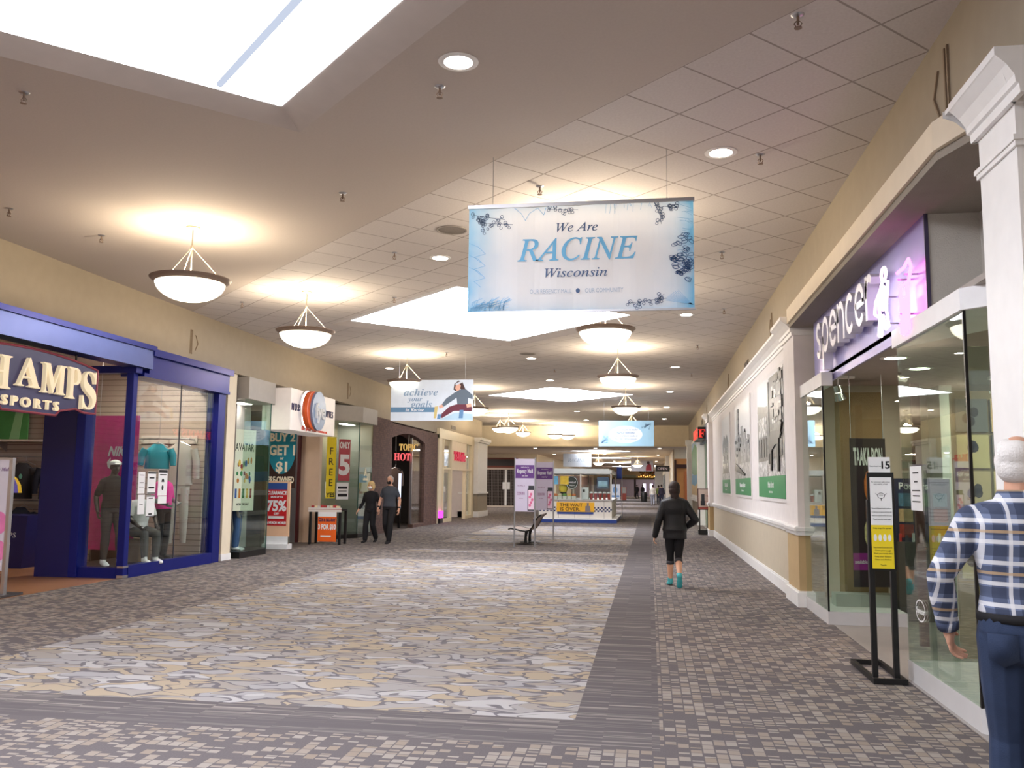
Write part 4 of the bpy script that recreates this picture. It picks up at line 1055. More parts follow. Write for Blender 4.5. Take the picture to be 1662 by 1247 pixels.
b = MB(); b.box((-8.7, 31.55, 0), (-8.5, 33.1, 0.12)); b.build('sill', M_BRICK, t)
b = MB(); b.box((-8.66, 31.56, 0.1), (-8.58, 31.62, 3.25)); b.build('mullion', M_STEEL, t)
t = thing('shop_sign', 'red and gold HOT TOPIC letters hanging inside the dark brick shop', 'sign', (-9.3, 30.5, 2.4))
fr = Fr((-9.28, 30.8, 0), (1, 0.75, 0))
b = MB(); b.text(fr, 'HOT', 0.55, 2.55, 0.26, 'sb', ext=0.02, bold=0.005, width=0.62); b.build('red_lettering', mat('lit_red_letter', (226, 90, 96), 0.5, emit=0.5), t)
b = MB(); b.text(fr, 'TOPIC', 0.78, 2.9, 0.24, 'sb', ext=0.02, bold=0.005, width=0.7); b.build('gold_lettering', mat('lit_gold_letter', (196, 160, 90), 0.5, emit=0.35), t)
b = MB()
for u in (0.3, 0.8): b.cyl(fr.p(u, 2.75), fr.p(u, HB), 0.006, n=6)
b.build('rod', M_STEEL, t)
random.seed(21)
for k in range(12):
    x = -11.8 + (k % 6) * 0.5; y = 30.2 + (k // 6) * 1.5 + 0.3 * random.random(); z = 1.2 + 0.9 * (k % 2)
    c = random.choice([(96, 78, 70), (120, 34, 40), (70, 70, 76), (150, 140, 130), (60, 48, 60)])
    m = mat('shirt_cloth_%d' % c[0], c, 0.8)
    t = thing('shirt', 'dim shirt hanging inside the dark brick shop, %s from the left in its %s row' % (ORD[k % 6], ['front', 'back'][k // 6]), 'shirt', (x, y, z), 'shirts in the dark brick shop')
    garment(x, y, z, 0.44, 0.7, m).build('cloth', m, t, True)
    b = hanger(MB(), x, y, z + 0.03); b.cyl((x + 0.02, y, z + 0.19), (x + 0.02, y, HB), 0.004, n=5); b.build('hanger', M_STEEL, t)
t = thing('neon_strip', 'orange glowing neon zigzag strip inside the dark brick shop', 'neon light', (-9.6, 29.6, 1.5))
b = MB(); b.tube([(-9.55, 29.4, 1.75), (-9.5, 29.4, 1.95), (-9.58, 29.4, 2.1), (-9.5, 29.4, 2.3), (-9.56, 29.4, 2.5)], 0.03, 8); b.build('tube', glow('orange_neon', (255, 140, 50), 3.0), t)
b = MB(); b.box((-9.62, 29.42, 1.6), (-9.42, 29.46, HB)); b.build('mount', M_BLACK, t)
t = thing('light_panel', 'tall white lit panel between the clothes of the dark brick shop', 'light panel', (-9.0, 31.3, 0.7))
b = MB(); b.box((-9.0, 31.3, 0.0), (-8.92, 31.38, 0.7)); b.build('stand', M_BLACK, t)
b = MB(); b.box((-9.0, 31.3, 0.7), (-8.92, 31.38, 1.95)); b.build('glowing_face', glow('cool_panel', (220, 230, 255), 1.2), t)

# ---------------------------------------------------------------- T-Mobile shop
t = thing('storefront', 'beige framed T-Mobile shopfront at the far end of the left wall', 'storefront', (-8.5, 38.8, 0))
X0 = -8.45
for y0, y1, nm in ((35.2, 35.8, 'end_pier'), (42.1, 42.45, 'end_pier')):
    b = MB(); b.box((X0 - 0.3, y0, 0), (X0, y1, 3.6)); b.build(nm, M_BEIGEFR, t)
b = MB(); b.box((X0 - 0.3, 35.2, 3.45), (X0 + 0.02, 42.45, HB)); b.build('header', M_BEIGEFR, t)
b = MB(); b.box((X0 - 0.2, 37.6, 2.2), (X0, 40.6, 3.45)); b.build('sign_panel', mat('beige_sign_panel', (232, 214, 186), 0.5), t)
for y in (36.0, 37.55, 40.6, 41.95):
    b = MB(); b.box((X0 - 0.15, y - 0.06, 0.0), (X0 + 0.01, y + 0.1, 3.45)); b.build('mullion', M_BEIGEFR, t)
for y0, y1 in ((35.9, 37.6), (40.65, 42.0)):
    b = MB(); b.box((X0 - 0.08, y0, 0.15), (X0 - 0.06, y1, 3.45)); b.build('window_pane', M_GLASS, t)
    b = MB(); b.box((X0 - 0.12, y0, 0), (X0, y1, 0.15)); b.box((X0 - 0.12, y0, 2.2), (X0 - 0.01, y1, 2.28)); b.build('transom', M_BEIGEFR, t)
b = MB(); b.box((X0 - 0.9, 37.7, 0), (X0 - 0.82, 38.9, 2.2)); b.build('magenta_door_panel', mat('magenta_panel', (206, 110, 190), 0.5), t)
t = thing('shop_sign', 'red T-Mobile lettering on the beige shopfront', 'sign', (X0, 39.1, 2.7)); fr = left_wall(X0)
b = MB(); b.text(fr, 'T-Mobile', 39.1, 2.82, 0.42, 'sb', ext=0.03, bold=0.0, width=2.3); b.build('lettering', mat('crimson_letter', (190, 26, 66), 0.4, emit=0.3), t)
t = thing('floor_lamp_box', 'glowing magenta light box on the floor beside the T-Mobile shop', 'light box', (-8.9, 35.6, 0.2))
b = MB(); b.box((-8.44, 35.25, 0.22), (-8.36, 35.75, 0.5)); b.build('glowing_face', glow('magenta_glow', (255, 60, 220), 2.0), t)
b = MB(); b.box((-8.46, 35.23, 0.0), (-8.37, 35.77, 0.22)); b.build('stand', M_BLACK, t)
# ---------------------------------------------------------------- purple shopfront (right): ledge, niche, shell
M_LEDGE = mat('pale_ledge_paint', (222, 208, 186), 0.7)
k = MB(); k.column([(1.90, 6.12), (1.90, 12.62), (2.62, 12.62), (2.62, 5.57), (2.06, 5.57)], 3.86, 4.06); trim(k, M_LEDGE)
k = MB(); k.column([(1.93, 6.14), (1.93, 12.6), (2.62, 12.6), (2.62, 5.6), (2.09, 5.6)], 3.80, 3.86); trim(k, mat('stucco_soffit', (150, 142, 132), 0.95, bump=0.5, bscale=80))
w = MB(); w.box((2.62, 5.57, 3.03), (2.74, 7.45, 3.82)); w.box((2.226, 7.38, 3.03), (2.62, 7.45, 3.82)); struct('wall_niche', w, M_STUCCO)
w = MB(); w.box((2.62, 7.45, 3.03), (2.74, 12.62, 3.82)); w.box((2.3, 12.62, 0), (7.5, 12.72, 3.8)); w.box((7.4, 5.5, 0), (7.5, 12.62, 3.8)); w.box((2.5, 5.45, 0), (7.5, 5.57, 3.8))
struct('wall_gift_shop', w, mat('beige_gift_shop_wall', (214, 200, 186), 0.8))
w = MB(); w.box((2.2, 5.57, 2.985), (7.4, 12.62, 3.03)); struct('ceiling_gift_shop', w, mat('grey_gift_shop_ceiling', (176, 168, 162), 0.8))
add_fill_light(4.0, 8.2, 2.985, 'ceiling light inside the purple gift shop, nearest the near display window', 0.5, 1.0)
add_fill_light(4.4, 11.2, 2.985, 'ceiling light inside the purple gift shop, above the poster rack', 0.5, 1.0)
for x, y, l in ((2.6, 9.9, 'round downlight in the purple gift shop entrance soffit, nearer the sign end'), (3.1, 10.8, 'round downlight deeper in the purple gift shop entrance soffit')):
    dup(d0, (x, y, 2.985), l, kids=dk)

# fascia sign
t = thing('shop_sign', 'lavender metal fascia with chrome spencer letters and a pink neon figure', 'sign', (2.22, 9.8, 2.9))
b = MB(); b.box((2.20, 7.38, 2.90), (2.225, 12.30, 3.80)); b.build('fascia_panel', mat('lavender_metal', (168, 164, 218), 0.32, metal=0.45), t)
b = MB(); b.box((2.195, 7.365, 2.90), (2.225, 7.38, 3.80)); b.build('edge_trim', mat('dark_edge', (70, 64, 90), 0.4), t)
fr = right_wall(2.20)
M_LET = mat('chrome_letter', (240, 238, 248), 0.3, metal=0.35)
lw = [('s', 11.22, 0.30), ('p', 10.80, 0.38), ('e', 10.35, 0.40), ('n', 9.93, 0.36), ('c', 9.50, 0.38), ('e', 9.06, 0.40), ('r', 8.66, 0.30)]
for ch, y, wd_ in lw:
    b = MB()
    fr_ = Fr((2.20, y, 3.40), (0, -1, 0))
    r = 0.215; tt = 0.075
    if ch in 'ecp':
        ring_o = [(wd_ / 2 * math.cos(a), r * math.sin(a)) for a in [2 * PI * i / 28 for i in range(28)]]
    def stem(u0, v0, u1, v1): b.plate(fr_, u0, v0, u1, v1, 0.03, 0.14)
    def arc(a0, a1, ru=wd_ / 2, rv=r, cu=0.0, cv=0.0, n=18):
        P_ = []
        for i in range(n + 1):
            a = math.radians(a0 + (a1 - a0) * i / n)
            P_.append((math.cos(a), math.sin(a)))
        for i in range(n):
            (c0, s0_), (c1, s1_) = P_[i], P_[i + 1]
            b.prism(fr_, [(cu + ru * c0, cv + rv * s0_), (cu + ru * c1, cv + rv * s1_), (cu + (ru - tt) * c1, cv + (rv - tt) * s1_), (cu + (ru - tt) * c0, cv + (rv - tt) * s0_)], 0.03, 0.14)
    if ch == 'e': arc(0, 320); stem(-wd_ / 2 + 0.03, -0.03, wd_ / 2 - 0.005, 0.04)
    if ch == 'c': arc(42, 318)
    if ch == 'p': arc(0, 360); stem(-wd_ / 2, -0.40, -wd_ / 2 + tt, 0.0)
    if ch == 'n': arc(0, 180); stem(-wd_ / 2, -0.215, -wd_ / 2 + tt, 0.215); stem(wd_ / 2 - tt, -0.215, wd_ / 2, 0.0)
    if ch == 'r': arc(50, 180, wd_ / 2 + 0.02); stem(-wd_ / 2, -0.215, -wd_ / 2 + tt, 0.215)
    if ch == 's': arc(20, 270, 0.13, 0.125, 0, 0.09, 14); arc(90, -160, 0.13, 0.125, 0, -0.09 - tt / 2 + 0.02, 14)
    b.build('letter', M_LET, t)
M_NEON = glow('pink_neon', (255, 96, 200), 4.0)
M_NEONW = glow('white_pink_neon', (255, 214, 240), 3.2)
def neon(fr_, lines, rad, m, name, w=0.12, sc=1.0):
    b = MB()
    for ln_ in lines: b.tube([fr_.p(u * sc, v, w) for u, v in ln_], rad, 8)
    return b.build(name, m, t, True)
fn = Fr((2.20, 8.22, 3.26), (0, -1, 0))
# standing figure in neon: head, trunk, arms, legs
head = [(0.02 + 0.05 * math.cos(2 * PI * k / 12), 0.24 + 0.06 * math.sin(2 * PI * k / 12)) for k in range(13)]
body = [(-0.02, 0.18), (-0.08, 0.10), (-0.10, -0.02), (-0.09, -0.12), (-0.13, -0.28), (-0.08, -0.30), (-0.02, -0.12), (0.03, -0.26), (0.09, -0.25), (0.05, -0.08), (0.08, 0.06), (0.10, 0.15), (0.02, 0.18)]
arm = [(-0.07, 0.12), (-0.18, 0.04), (-0.20, -0.06), (-0.13, -0.10)]
neon(fn, [head, body, arm, [(0.0, 0.15), (-0.02, -0.08)], [(0.05, 0.12), (0.04, -0.05)]], 0.013, M_NEONW, 'neon_figure', 0.12, 1.6)
fp = Fr((2.20, 7.72, 3.20), (0, -1, 0))
neon(fp, [[(-0.18, 0.24), (0.02, 0.24), (0.16, 0.28), (0.22, 0.2), (0.14, 0.10), (-0.1, 0.10)], [(-0.1, 0.1), (-0.12, -0.02), (0.1, -0.02), (0.08, 0.10)], [(-0.1, -0.02), (-0.12, -0.30)], [(-0.04, -0.02), (-0.05, -0.32)], [(0.03, -0.02), (0.03, -0.32)], [(0.1, -0.02), (0.1, -0.30)], [(-0.15, -0.22), (0.12, -0.22)]], 0.014, M_NEON, 'neon_column', 0.08)
for u_, v_ in ((-0.05, 0.05), (0.0, -0.2), (0.42, 0.1), (0.62, 0.1), (0.45, -0.2)):
    b = MB(); b.cyl(fn.p(u_, v_, 0.0), fn.p(u_, v_, 0.11), 0.008, n=6); b.build('neon_mount', M_STEEL, t)

# display cases
M_PLINTH = mat('white_laminate_plinth', (206, 204, 204), 0.5)
M_HEADW = mat('white_header', (246, 246, 248), 0.5)
M_BLKJ = mat('black_glass_joint', (16, 16, 18), 0.3)
t = thing('display_case', 'large glass display case nearest the white pilaster, in front of the gift shop', 'display case', (2.5, 7.2, 0))
pl = [(2.15, 8.15), (2.15, 6.46), (2.42, 6.2), (2.9, 6.2), (2.9, 8.15)]
b = MB(); b.column(pl, 0, 0.16); b.build('plinth', M_PLINTH, t)
b = MB(); b.column([(2.13, 8.2), (2.13, 6.44), (2.44, 6.14), (2.6, 6.14), (2.6, 7.3), (2.18, 8.2)], 2.83, 2.983); b.build('header', M_HEADW, t)
b = MB(); b.box((2.155, 6.47, 0.16), (2.165, 8.14, 2.83)); b.build('front_pane', M_GLASSG, t)
b = MB(); b.column([(2.16, 6.465), (2.42, 6.215), (2.428, 6.223), (2.168, 6.473)], 0.16, 2.83); b.build('angled_pane', M_GLASSG, t)
b = MB(); b.box((2.15, 6.455, 0.16), (2.17, 6.475, 2.83)); b.build('corner_joint', M_BLKJ, t)
b = MB(); b.box((2.16, 8.13, 0.16), (2.9, 8.14, 2.83)); b.build('return_pane', M_GLASSG, t)
t = thing('display_case', 'narrow glass display case beside the tan pilaster, holding a black banner', 'display case', (2.4, 11.9, 0))
b = MB(); b.column([(2.06, 12.58), (2.06, 11.1), (2.95, 11.1), (2.95, 12.58)], 0, 0.15); b.build('plinth', M_PLINTH, t)
b = MB(); b.column([(2.05, 12.6), (2.05, 11.06), (2.18, 11.06), (2.18, 12.6)], 2.82, 2.983); b.build('header', M_HEADW, t)
b = MB(); b.box((2.065, 11.12, 0.15), (2.075, 12.57, 2.82)); b.build('front_pane', M_GLASSG, t)
b = MB(); b.box((2.07, 11.11, 0.15), (2.94, 11.12, 2.82)); b.build('return_pane', M_GLASSG, t)
b = MB(); b.box((2.06, 11.105, 0.15), (2.08, 11.125, 2.82)); b.build('corner_joint', M_BLKJ, t)
b = MB(); b.box((2.42, 11.9, 0.15), (2.94, 12.2, 2.82)); b.build('stucco_column', M_BROWNST, t)
b = MB(); b.box((2.25, 11.6, 0.15), (2.94, 11.88, 0.3)); b.build('step', mat('grey_step', (170, 170, 164), 0.7), t)
t = thing('hanging_banner', 'black banner with orange face print and TAAKA RON lettering in the narrow glass case', 'banner', (2.6, 11.4, 0.5))
fr = Fr((2.40, 11.3, 0), (1, 0.2, 0))
b = MB(); b.plate(fr, 0, 0.42, 0.44, 2.2, 0, 0.008); b.build('sheet', mat('black_banner_cloth', (40, 34, 42), 0.6), t)
b = MB(); b.plate(fr, 0.0, 0.62, 0.44, 0.82, 0.008, 0.010); b.build('magenta_band', mat('magenta_print', (146, 40, 132), 0.5), t)
b = MB(); b.text(fr, 'TAAKA RON', 0.22, 1.98, 0.2, 'sans', bold=0.03, ext=0.001, w=0.010, width=0.36); b.text(fr, 'available at', 0.12, 0.72, 0.045, 'sans', ext=0.001, w=0.011, maxw=0.2); b.text(fr, 'Spencer', 0.33, 0.72, 0.07, 'sb', ext=0.001, w=0.011, maxw=0.18); b.build('lettering', M_PAPER, t)
b = MB(); b.disc(fr, 0.23, 1.62, 0.07, 0.2, 0.008, 0.011, 9); b.disc(fr, 0.22, 1.3, 0.05, 0.16, 0.008, 0.010, 7); b.build('orange_print', mat('orange_artwork', (214, 118, 56), 0.5, var=0.4, scale=20), t)
b = MB(); b.disc(fr, 0.23, 1.06, 0.085, 0.2, 0.008, 0.011, 9); b.prism(fr, [(0.19, 1.2), (0.27, 1.2), (0.26, 1.48), (0.2, 1.46)], 0.008, 0.012); b.build('cream_print', mat('cream_artwork', (226, 204, 150), 0.5, var=0.4, scale=24), t)
b = MB(); b.cyl(fr.p(0.02, 2.2), fr.p(0.02, 2.985), 0.004, n=6); b.cyl(fr.p(0.42, 2.2), fr.p(0.42, 2.985), 0.004, n=6); b.build('wire', M_STEEL, t)
def spot(x, y, z, lab, dx, dy):
    t = thing('track_spotlight', lab, 'spotlight', (x, y, z), 'track spotlights in the display cases')
    b = MB(); b.box((x - 0.2, y - 0.02, z - 0.03), (x + 0.2, y + 0.02, z)); b.cyl((x, y, z - 0.03), (x, y, z - 0.16), 0.012, n=8); b.build('track_arm', M_WHITE, t)
    d = Vector((dx, dy, -0.9)).normalized(); c = Vector((x, y, z - 0.18))
    b = MB(); b.cyl(c - d * 0.07, c + d * 0.02, 0.045, 0.045, 16); b.cyl(c + d * 0.02, c + d * 0.12, 0.05, 0.075, 16, False); b.build('shade', M_CHROME, t, True)
    b = MB(); b.cyl(c + d * 0.03, c + d * 0.06, 0.04, 0.045, 16); b.build('bulb', glow('spot_bulb', (255, 236, 210), 12.0), t)
    return t
spot(2.62, 6.6, 2.985, 'chrome track spotlight in the near glass case, beside the white pilaster', -0.4, 0.5)
spot(2.33, 11.5, 2.985, 'chrome track spotlight in the narrow glass case above the black banner', 0.3, 0.3)
fr = right_wall(2.15)
t = paper(fr, -7.86, 1.42, -7.55, 1.78, 'notice', 'white paper notice taped inside the near glass case window', [(0.85, 0.012, 0.5), (0.65, 0.012, 0.3), (0.45, 0.01, 0.7), (0.33, 0.01, 0.6), (0.2, 0.01, 0.7)])
t = thing('window_decal', 'small white oval decal low on the near glass case window', 'decal', (2.15, 7.7, 0.6))
b = MB(); b.text(fr, 'Spencer', -7.72, 0.62, 0.05, 'sbi', ext=0.001, w=0.004); b.ring(fr, -7.72, 0.62, 0.13, 0.012, 0, 0.005, 20, 0.09); b.build('print', M_PAPER, t)
# interior: poster rack, counter, framed prints
t = thing('poster_rack', 'blue Posters rack with poster thumbnails inside the gift shop entrance', 'poster rack', (3.15, 11.6, 0))
fr = facing(11.6)
b = MB(); b.box((2.98, 11.6, 0.95), (3.62, 11.66, 1.72)); b.build('panel', mat('deep_blue_panel', (26, 44, 84), 0.5), t)
b = MB(); b.box((2.98, 11.55, 0), (3.62, 11.9, 0.95)); b.build('cabinet', mat('dark_grey_cabinet', (84, 78, 78), 0.5), t)
b = MB(); b.text(fr, 'Posters', 3.2, 1.63, 0.08, 'sans', bold=0.02, ext=0.001, w=0.001); b.build('lettering', M_PAPER, t)
random.seed(4)
for i in range(3):
    for j in range(3):
        c = random.choice([(150, 50, 44), (70, 120, 150), (190, 160, 120), (90, 80, 110), (200, 120, 80), (60, 110, 80)])
        b = MB(); b.plate(fr, 3.02 + i * 0.2, 1.38 - j * 0.19, 3.18 + i * 0.2, 1.54 - j * 0.19, 0, 0.012); b.build('thumbnail', mat('thumb_%d' % c[0], c, 0.5, var=0.5, scale=30), t)
random.seed(6)
for k in range(8):
    c = random.choice([(210, 60, 60), (230, 230, 230), (60, 60, 80), (220, 150, 60)])
    x = 3.02 + k * 0.075
    b = MB(); b.cyl((x, 11.575, 0.952), (x, 11.575, 1.03 + 0.04 * random.random()), 0.016, n=10)
    tag(b.build('small_bottle', mat('bottle_%d' % c[0], c, 0.3)), 'small bottle on the cabinet of the poster rack, %s from the left' % ORD[k], 'bottle', 'small bottles below the posters')
t = thing('print_display', 'tan grid of framed prints inside the gift shop behind the near glass case', 'print display', (3.4, 9.2, 0.8))
fr = facing(9.2)
b = MB(); b.box((2.92, 9.2, 0.0), (3.9, 9.26, 2.55)); b.build('backing', mat('tan_backing', (150, 126, 96), 0.7), t)
random.seed(9)
for i in range(3):
    for j in range(5):
        x0 = 2.95 + i * 0.32; z0 = 0.75 + j * 0.35
        b = MB(); b.plate(fr, x0, z0, x0 + 0.29, z0 + 0.32, 0, 0.02); pr = b.build('print_frame', mat('print_paper_%d' % ((i + j) % 3), [(216, 190, 140), (120, 112, 110), (206, 176, 136)][(i + j) % 3], 0.6), t)
        b = MB()
        for k in range(3): b.disc(fr, x0 + 0.08 + 0.13 * random.random(), z0 + 0.09 + 0.14 * random.random(), 0.04, 0.05, 0.02, 0.022, 7 + k)
        b.build('motif', mat('print_ink_%d' % ((i * j) % 3), [(60, 44, 40), (150, 60, 40), (80, 60, 90)][(i * j) % 3], 0.6), pr)
t = thing('wall_strip', 'dark red upright strip beside the framed prints in the gift shop', 'display post', (2.75, 9.8, 0))
b = MB(); b.box((2.72, 9.8, 0), (2.8, 9.86, 2.7)); b.build('post', mat('dark_red_post', (96, 44, 44), 0.6), t)
w = MB(); w.box((3.7, 12.1, 0), (3.85, 12.62, 2.93)); trim(w, M_WHITE)
t = thing('goods_shelf', 'low shelf with small goods inside the gift shop', 'shelf', (3.6, 10.2, 0))
b = MB(); b.box((3.3, 10.0, 0), (5.2, 10.4, 0.9)); b.build('base', M_DARK, t); b = MB(); b.box((3.3, 9.98, 0.9), (5.2, 10.42, 0.93)); b.build('top', M_MID, t)
random.seed(13)
for k in range(12):
    c = [(226, 60, 160), (230, 226, 222), (60, 60, 70), (220, 180, 90)][k % 4]; x = 3.4 + k * 0.15
    b = MB(); b.box((x, 10.05, 0.931), (x + 0.09, 10.15, 1.02 + 0.08 * random.random())); tag(b.build('boxed_toy', mat('toy_%d' % c[0], c, 0.5)), 'small boxed toy on the low gift shop shelf, %s along it' % (ORD + ['ninth', 'tenth', 'eleventh', 'twelfth'])[k], 'toy', 'boxed toys on the low shelf')

# sign holder in front of the entrance
t = thing('sign_holder', 'black pedestal sign holder with white mask notice and yellow notice before the gift shop', 'sign holder', (1.95, 8.2, 0))
b = MB()
for x in (1.795, 2.045): pass
b.box((1.80, 7.86, 0.005), (1.835, 8.72, 0.045)); b.box((2.035, 7.86, 0.005), (2.07, 8.72, 0.045)); b.box((1.835, 7.86, 0.005), (2.035, 7.90, 0.045)); b.box((1.835, 8.68, 0.005), (2.035, 8.72, 0.045)); b.build('base', M_BLACK, t)
for x in (1.835, 2.005):
    b = MB(); b.box((x - 0.022, 7.93, 0.04), (x + 0.022, 7.98, 1.50)); b.build('post', M_BLACK, t, bevel=0.004)
fr = Fr((1.838, 7.925, 0.93), (1, 0, 0)); L_ = 0.175
b = MB(); b.plate(fr, -0.02, -0.02, L_ + 0.02, 0.80, -0.02, -0.004); b.build('frame', M_BLACK, t)
b = MB(); b.plate(fr, 0.0, 0.36, L_, 0.76, -0.004, 0.0); b.build('white_notice', M_PAPER, t)
b = MB(); b.plate(fr, 0.0, 0.0, L_, 0.36, -0.004, 0.0); b.build('yellow_notice', M_YELLOW, t)
b = MB(); b.plate(fr, -0.005, 0.80, L_ - 0.005, 0.93, -0.012, -0.006); b.build('top_card', M_PAPER, t)
b = MB(); b.text(fr, '15', 0.135, 0.865, 0.06, 'sans', bold=0.03, ext=0.0006, w=-0.006); b.text(fr, 'Guests allowed in store', 0.055, 0.855, 0.012, 'sans', ext=0.0006, w=-0.006, maxw=0.1)
b.text(fr, 'For everyone\'s safety please\nkeep wearing a mask', L_ / 2, 0.71, 0.035, 'sans', ext=0.0006, maxw=0.15)
for k in range(4): b.text(fr, ['We are following health guidance', 'to help keep our guests and team safe', 'Masks are required inside the store', 'Thank you for your help'][k], L_ / 2, 0.50 - 0.03 * k, 0.010, 'sans', ext=0.0006, maxw=0.16)
b.ring(fr, L_ / 2, 0.605, 0.03, 0.004, 0, 0.001, 16, 0.025); b.stroke(fr, [(L_ / 2 - 0.03, 0.61), (L_ / 2 - 0.045, 0.625)], 0.003, 0.001); b.stroke(fr, [(L_ / 2 + 0.03, 0.61), (L_ / 2 + 0.045, 0.625)], 0.003, 0.001)
b.stroke(fr, [(L_ / 2 - 0.015, 0.61), (L_ / 2 + 0.015, 0.61)], 0.003, 0.001); b.stroke(fr, [(L_ / 2, 0.58), (L_ / 2, 0.565)], 0.006, 0.001)
for v, s_ in ((0.335, 'Help stop the spread'), (0.175, 'Stay home if you are sick'), (0.15, 'Cover your cough'), (0.125, 'Wash your hands often'), (0.10, 'Keep your distance'), (0.075, 'Clean and disinfect'), (0.03, 'Thanks')): b.text(fr, s_, L_ / 2, v, 0.012, 'sans', ext=0.0006, maxw=0.15)
b.build('lettering', M_INK, t)
b = MB()
for k in range(4): b.disc(fr, 0.03 + 0.038 * k, 0.255, 0.014, 0.03, 0, 0.001, 8)
b.build('pictograms', M_PAPER, t)

# ---------------------------------------------------------------- three framed historic photographs
M_FRAMEW = mat('white_picture_frame', (226, 222, 220), 0.5)
G = {}
def gray(v):
    nm = 'photo_grey_%d' % v
    if nm in MATS or v > 215: return mat(nm, (v, v, v + 1), 0.35, var=0.12, scale=12)
    m, nt, N, L = newmat(nm); b = N['Principled BSDF']; b.inputs['Roughness'].default_value = 0.35
    tc = N.new('ShaderNodeTexCoord'); nz = N.new('ShaderNodeTexNoise'); nz.inputs['Scale'].default_value = 9; nz.inputs['Detail'].default_value = 6; nz.inputs['Roughness'].default_value = 0.7
    L.new(tc.outputs['Object'], nz.inputs['Vector'])
    k = math_(N, L, 'MINIMUM', math_(N, L, 'MAXIMUM', math_(N, L, 'MULTIPLY_ADD', nz.outputs['Fac'], 4.0, -1.5), 0.0), 1.0)
    L.new(mixc(N, L, k, lin((v * 0.25,) * 3), lin((min(255, v * 1.25),) * 3)), b.inputs['Base Color']); MATS[nm] = m
    return m
M_GREEN = mat('green_caption', (40, 140, 84), 0.4)
fr = right_wall(2.035)
def photo(y1, y0, z0, z1, lab, shapes, cap):
    t = thing('framed_photograph', lab, 'photograph', (2.035, (y0 + y1) / 2, z0), 'large historic photographs on the poster wall')
    u0, u1 = -y1, -y0
    b = MB(); b.plate(fr, u0 - 0.06, z0 - 0.06, u1 + 0.06, z1 + 0.06, 0, 0.02); b.build('frame', M_FRAMEW, t)
    b = MB(); b.plate(fr, u0, z0 + 0.36, u1, z1, 0.02, 0.024); b.build('sky', gray(222), t)
    b = MB(); b.plate(fr, u0, z0, u1, z0 + 0.36, 0.02, 0.026); b.build('green_caption', M_GREEN, t)
    b = MB(); b.text(fr, cap, (u0 + u1) / 2, z0 + 0.22, 0.10, 'sb', ext=0.001, w=0.026); b.text(fr, 'historic downtown', (u0 + u1) / 2, z0 + 0.10, 0.04, 'sans', ext=0.001, w=0.026); b.build('caption_lettering', M_PAPER, t)
    mats = sorted(set(s[0] for s in shapes)); b = MB(); W_ = u1 - u0; H_ = z1 - z0 - 0.36
    for i, s in enumerate(shapes):
        b.m = mats.index(s[0]); w_ = 0.0255 + 0.0006 * i
        b.prism(fr, [(u0 + W_ * min(max(p, 0), 1), z0 + 0.36 + H_ * min(max(q, 0), 1)) for p, q in s[1]], 0.0245, w_)
    b.build('picture', [gray(v) for v in mats], t)
def R_(g, a, b_, c, d): return (g, [(a, b_), (c, b_), (c, d), (a, d)])
random.seed(3)
# viewed from left (far) to right (near)
street = [R_(190, 0, 0, 1, 0.18)] + [R_(150, 0, 0.16, 1, 0.22)]
sh = street + [R_(120, 0.0, 0.18, 1.0, 0.6), R_(70, 0.5, 0.45, 1.0, 0.98)] + [R_(76, 0.02, 0.16, 0.42, 0.72), (70, [(0.0, 0.70), (0.44, 0.64), (0.46, 0.70), (0.02, 0.78)])]
for i in range(5): sh.append(R_(206, 0.06 + i * 0.07, 0.42, 0.10 + i * 0.07, 0.62))
for i in range(4): sh.append(R_(40, 0.05 + i * 0.1, 0.2, 0.08 + i * 0.1, 0.40))
sh += [R_(60, 0.46, 0.12, 0.50, 0.95), R_(90, 0.62, 0.18, 0.94, 0.92)]
for i in range(26): sh.append((random.choice([30, 50, 70, 110]), [(0.62 + 0.34 * random.random() + dx, 0.55 + 0.42 * random.random() + dy) for dx, dy in [(0, 0)]] * 1 + [(0, 0)] * 0)) if False else sh.append(R_(random.choice([28, 46, 70, 120, 180]), *(lambda a, c: (a, c, a + 0.05 + 0.05 * random.random(), c + 0.03 + 0.06 * random.random()))(0.60 + 0.32 * random.random(), 0.50 + 0.42 * random.random())))
sh += [(44, [(0.50, 0.30), (0.92, 0.42), (0.95, 0.38), (0.54, 0.22)]), (20, [(0.56, 0.05), (0.60, 0.05), (0.62, 0.34), (0.56, 0.36)]), (20, [(0.80, 0.04), (0.85, 0.04), (0.86, 0.4), (0.78, 0.36)]), (34, [(0.52, 0.28), (0.86, 0.30), (0.88, 0.42), (0.56, 0.44)]), (26, [(0.84, 0.36), (0.93, 0.5), (0.97, 0.48), (0.90, 0.34)])]
photo(17.15, 13.86, 1.42, 3.46, 'largest black and white street photograph with a horse, nearest the tan pilaster', sh, 'Main Street')
sh = [R_(176, 0, 0, 1, 0.3)]
for i in range(9):
    h_ = 0.35 + 0.25 * random.random(); sh.append(R_(random.choice([80, 110, 140, 60]), i * 0.11, 0.2, i * 0.11 + 0.12, h_ + 0.1))
for i in range(22): sh.append(R_(random.choice([210, 40, 60]), *(lambda a, c: (a, c, a + 0.04, c + 0.04))(random.random() * 0.94, 0.3 + 0.3 * random.random())))
sh.append(R_(130, 0.2, 0.5, 0.32, 0.95))
for i in range(8): sh.append((random.choice([20, 40, 60]), [(0.05 + 0.07 * i, 0.22 - 0.02 * i), (0.16 + 0.08 * i, 0.20 - 0.02 * i), (0.14 + 0.08 * i, 0.10 - 0.01 * i), (0.03 + 0.07 * i, 0.12 - 0.01 * i)]))
photo(21.75, 18.55, 1.42, 3.44, 'black and white town view photograph with parked cars, middle of the three', sh, 'Monument Square')
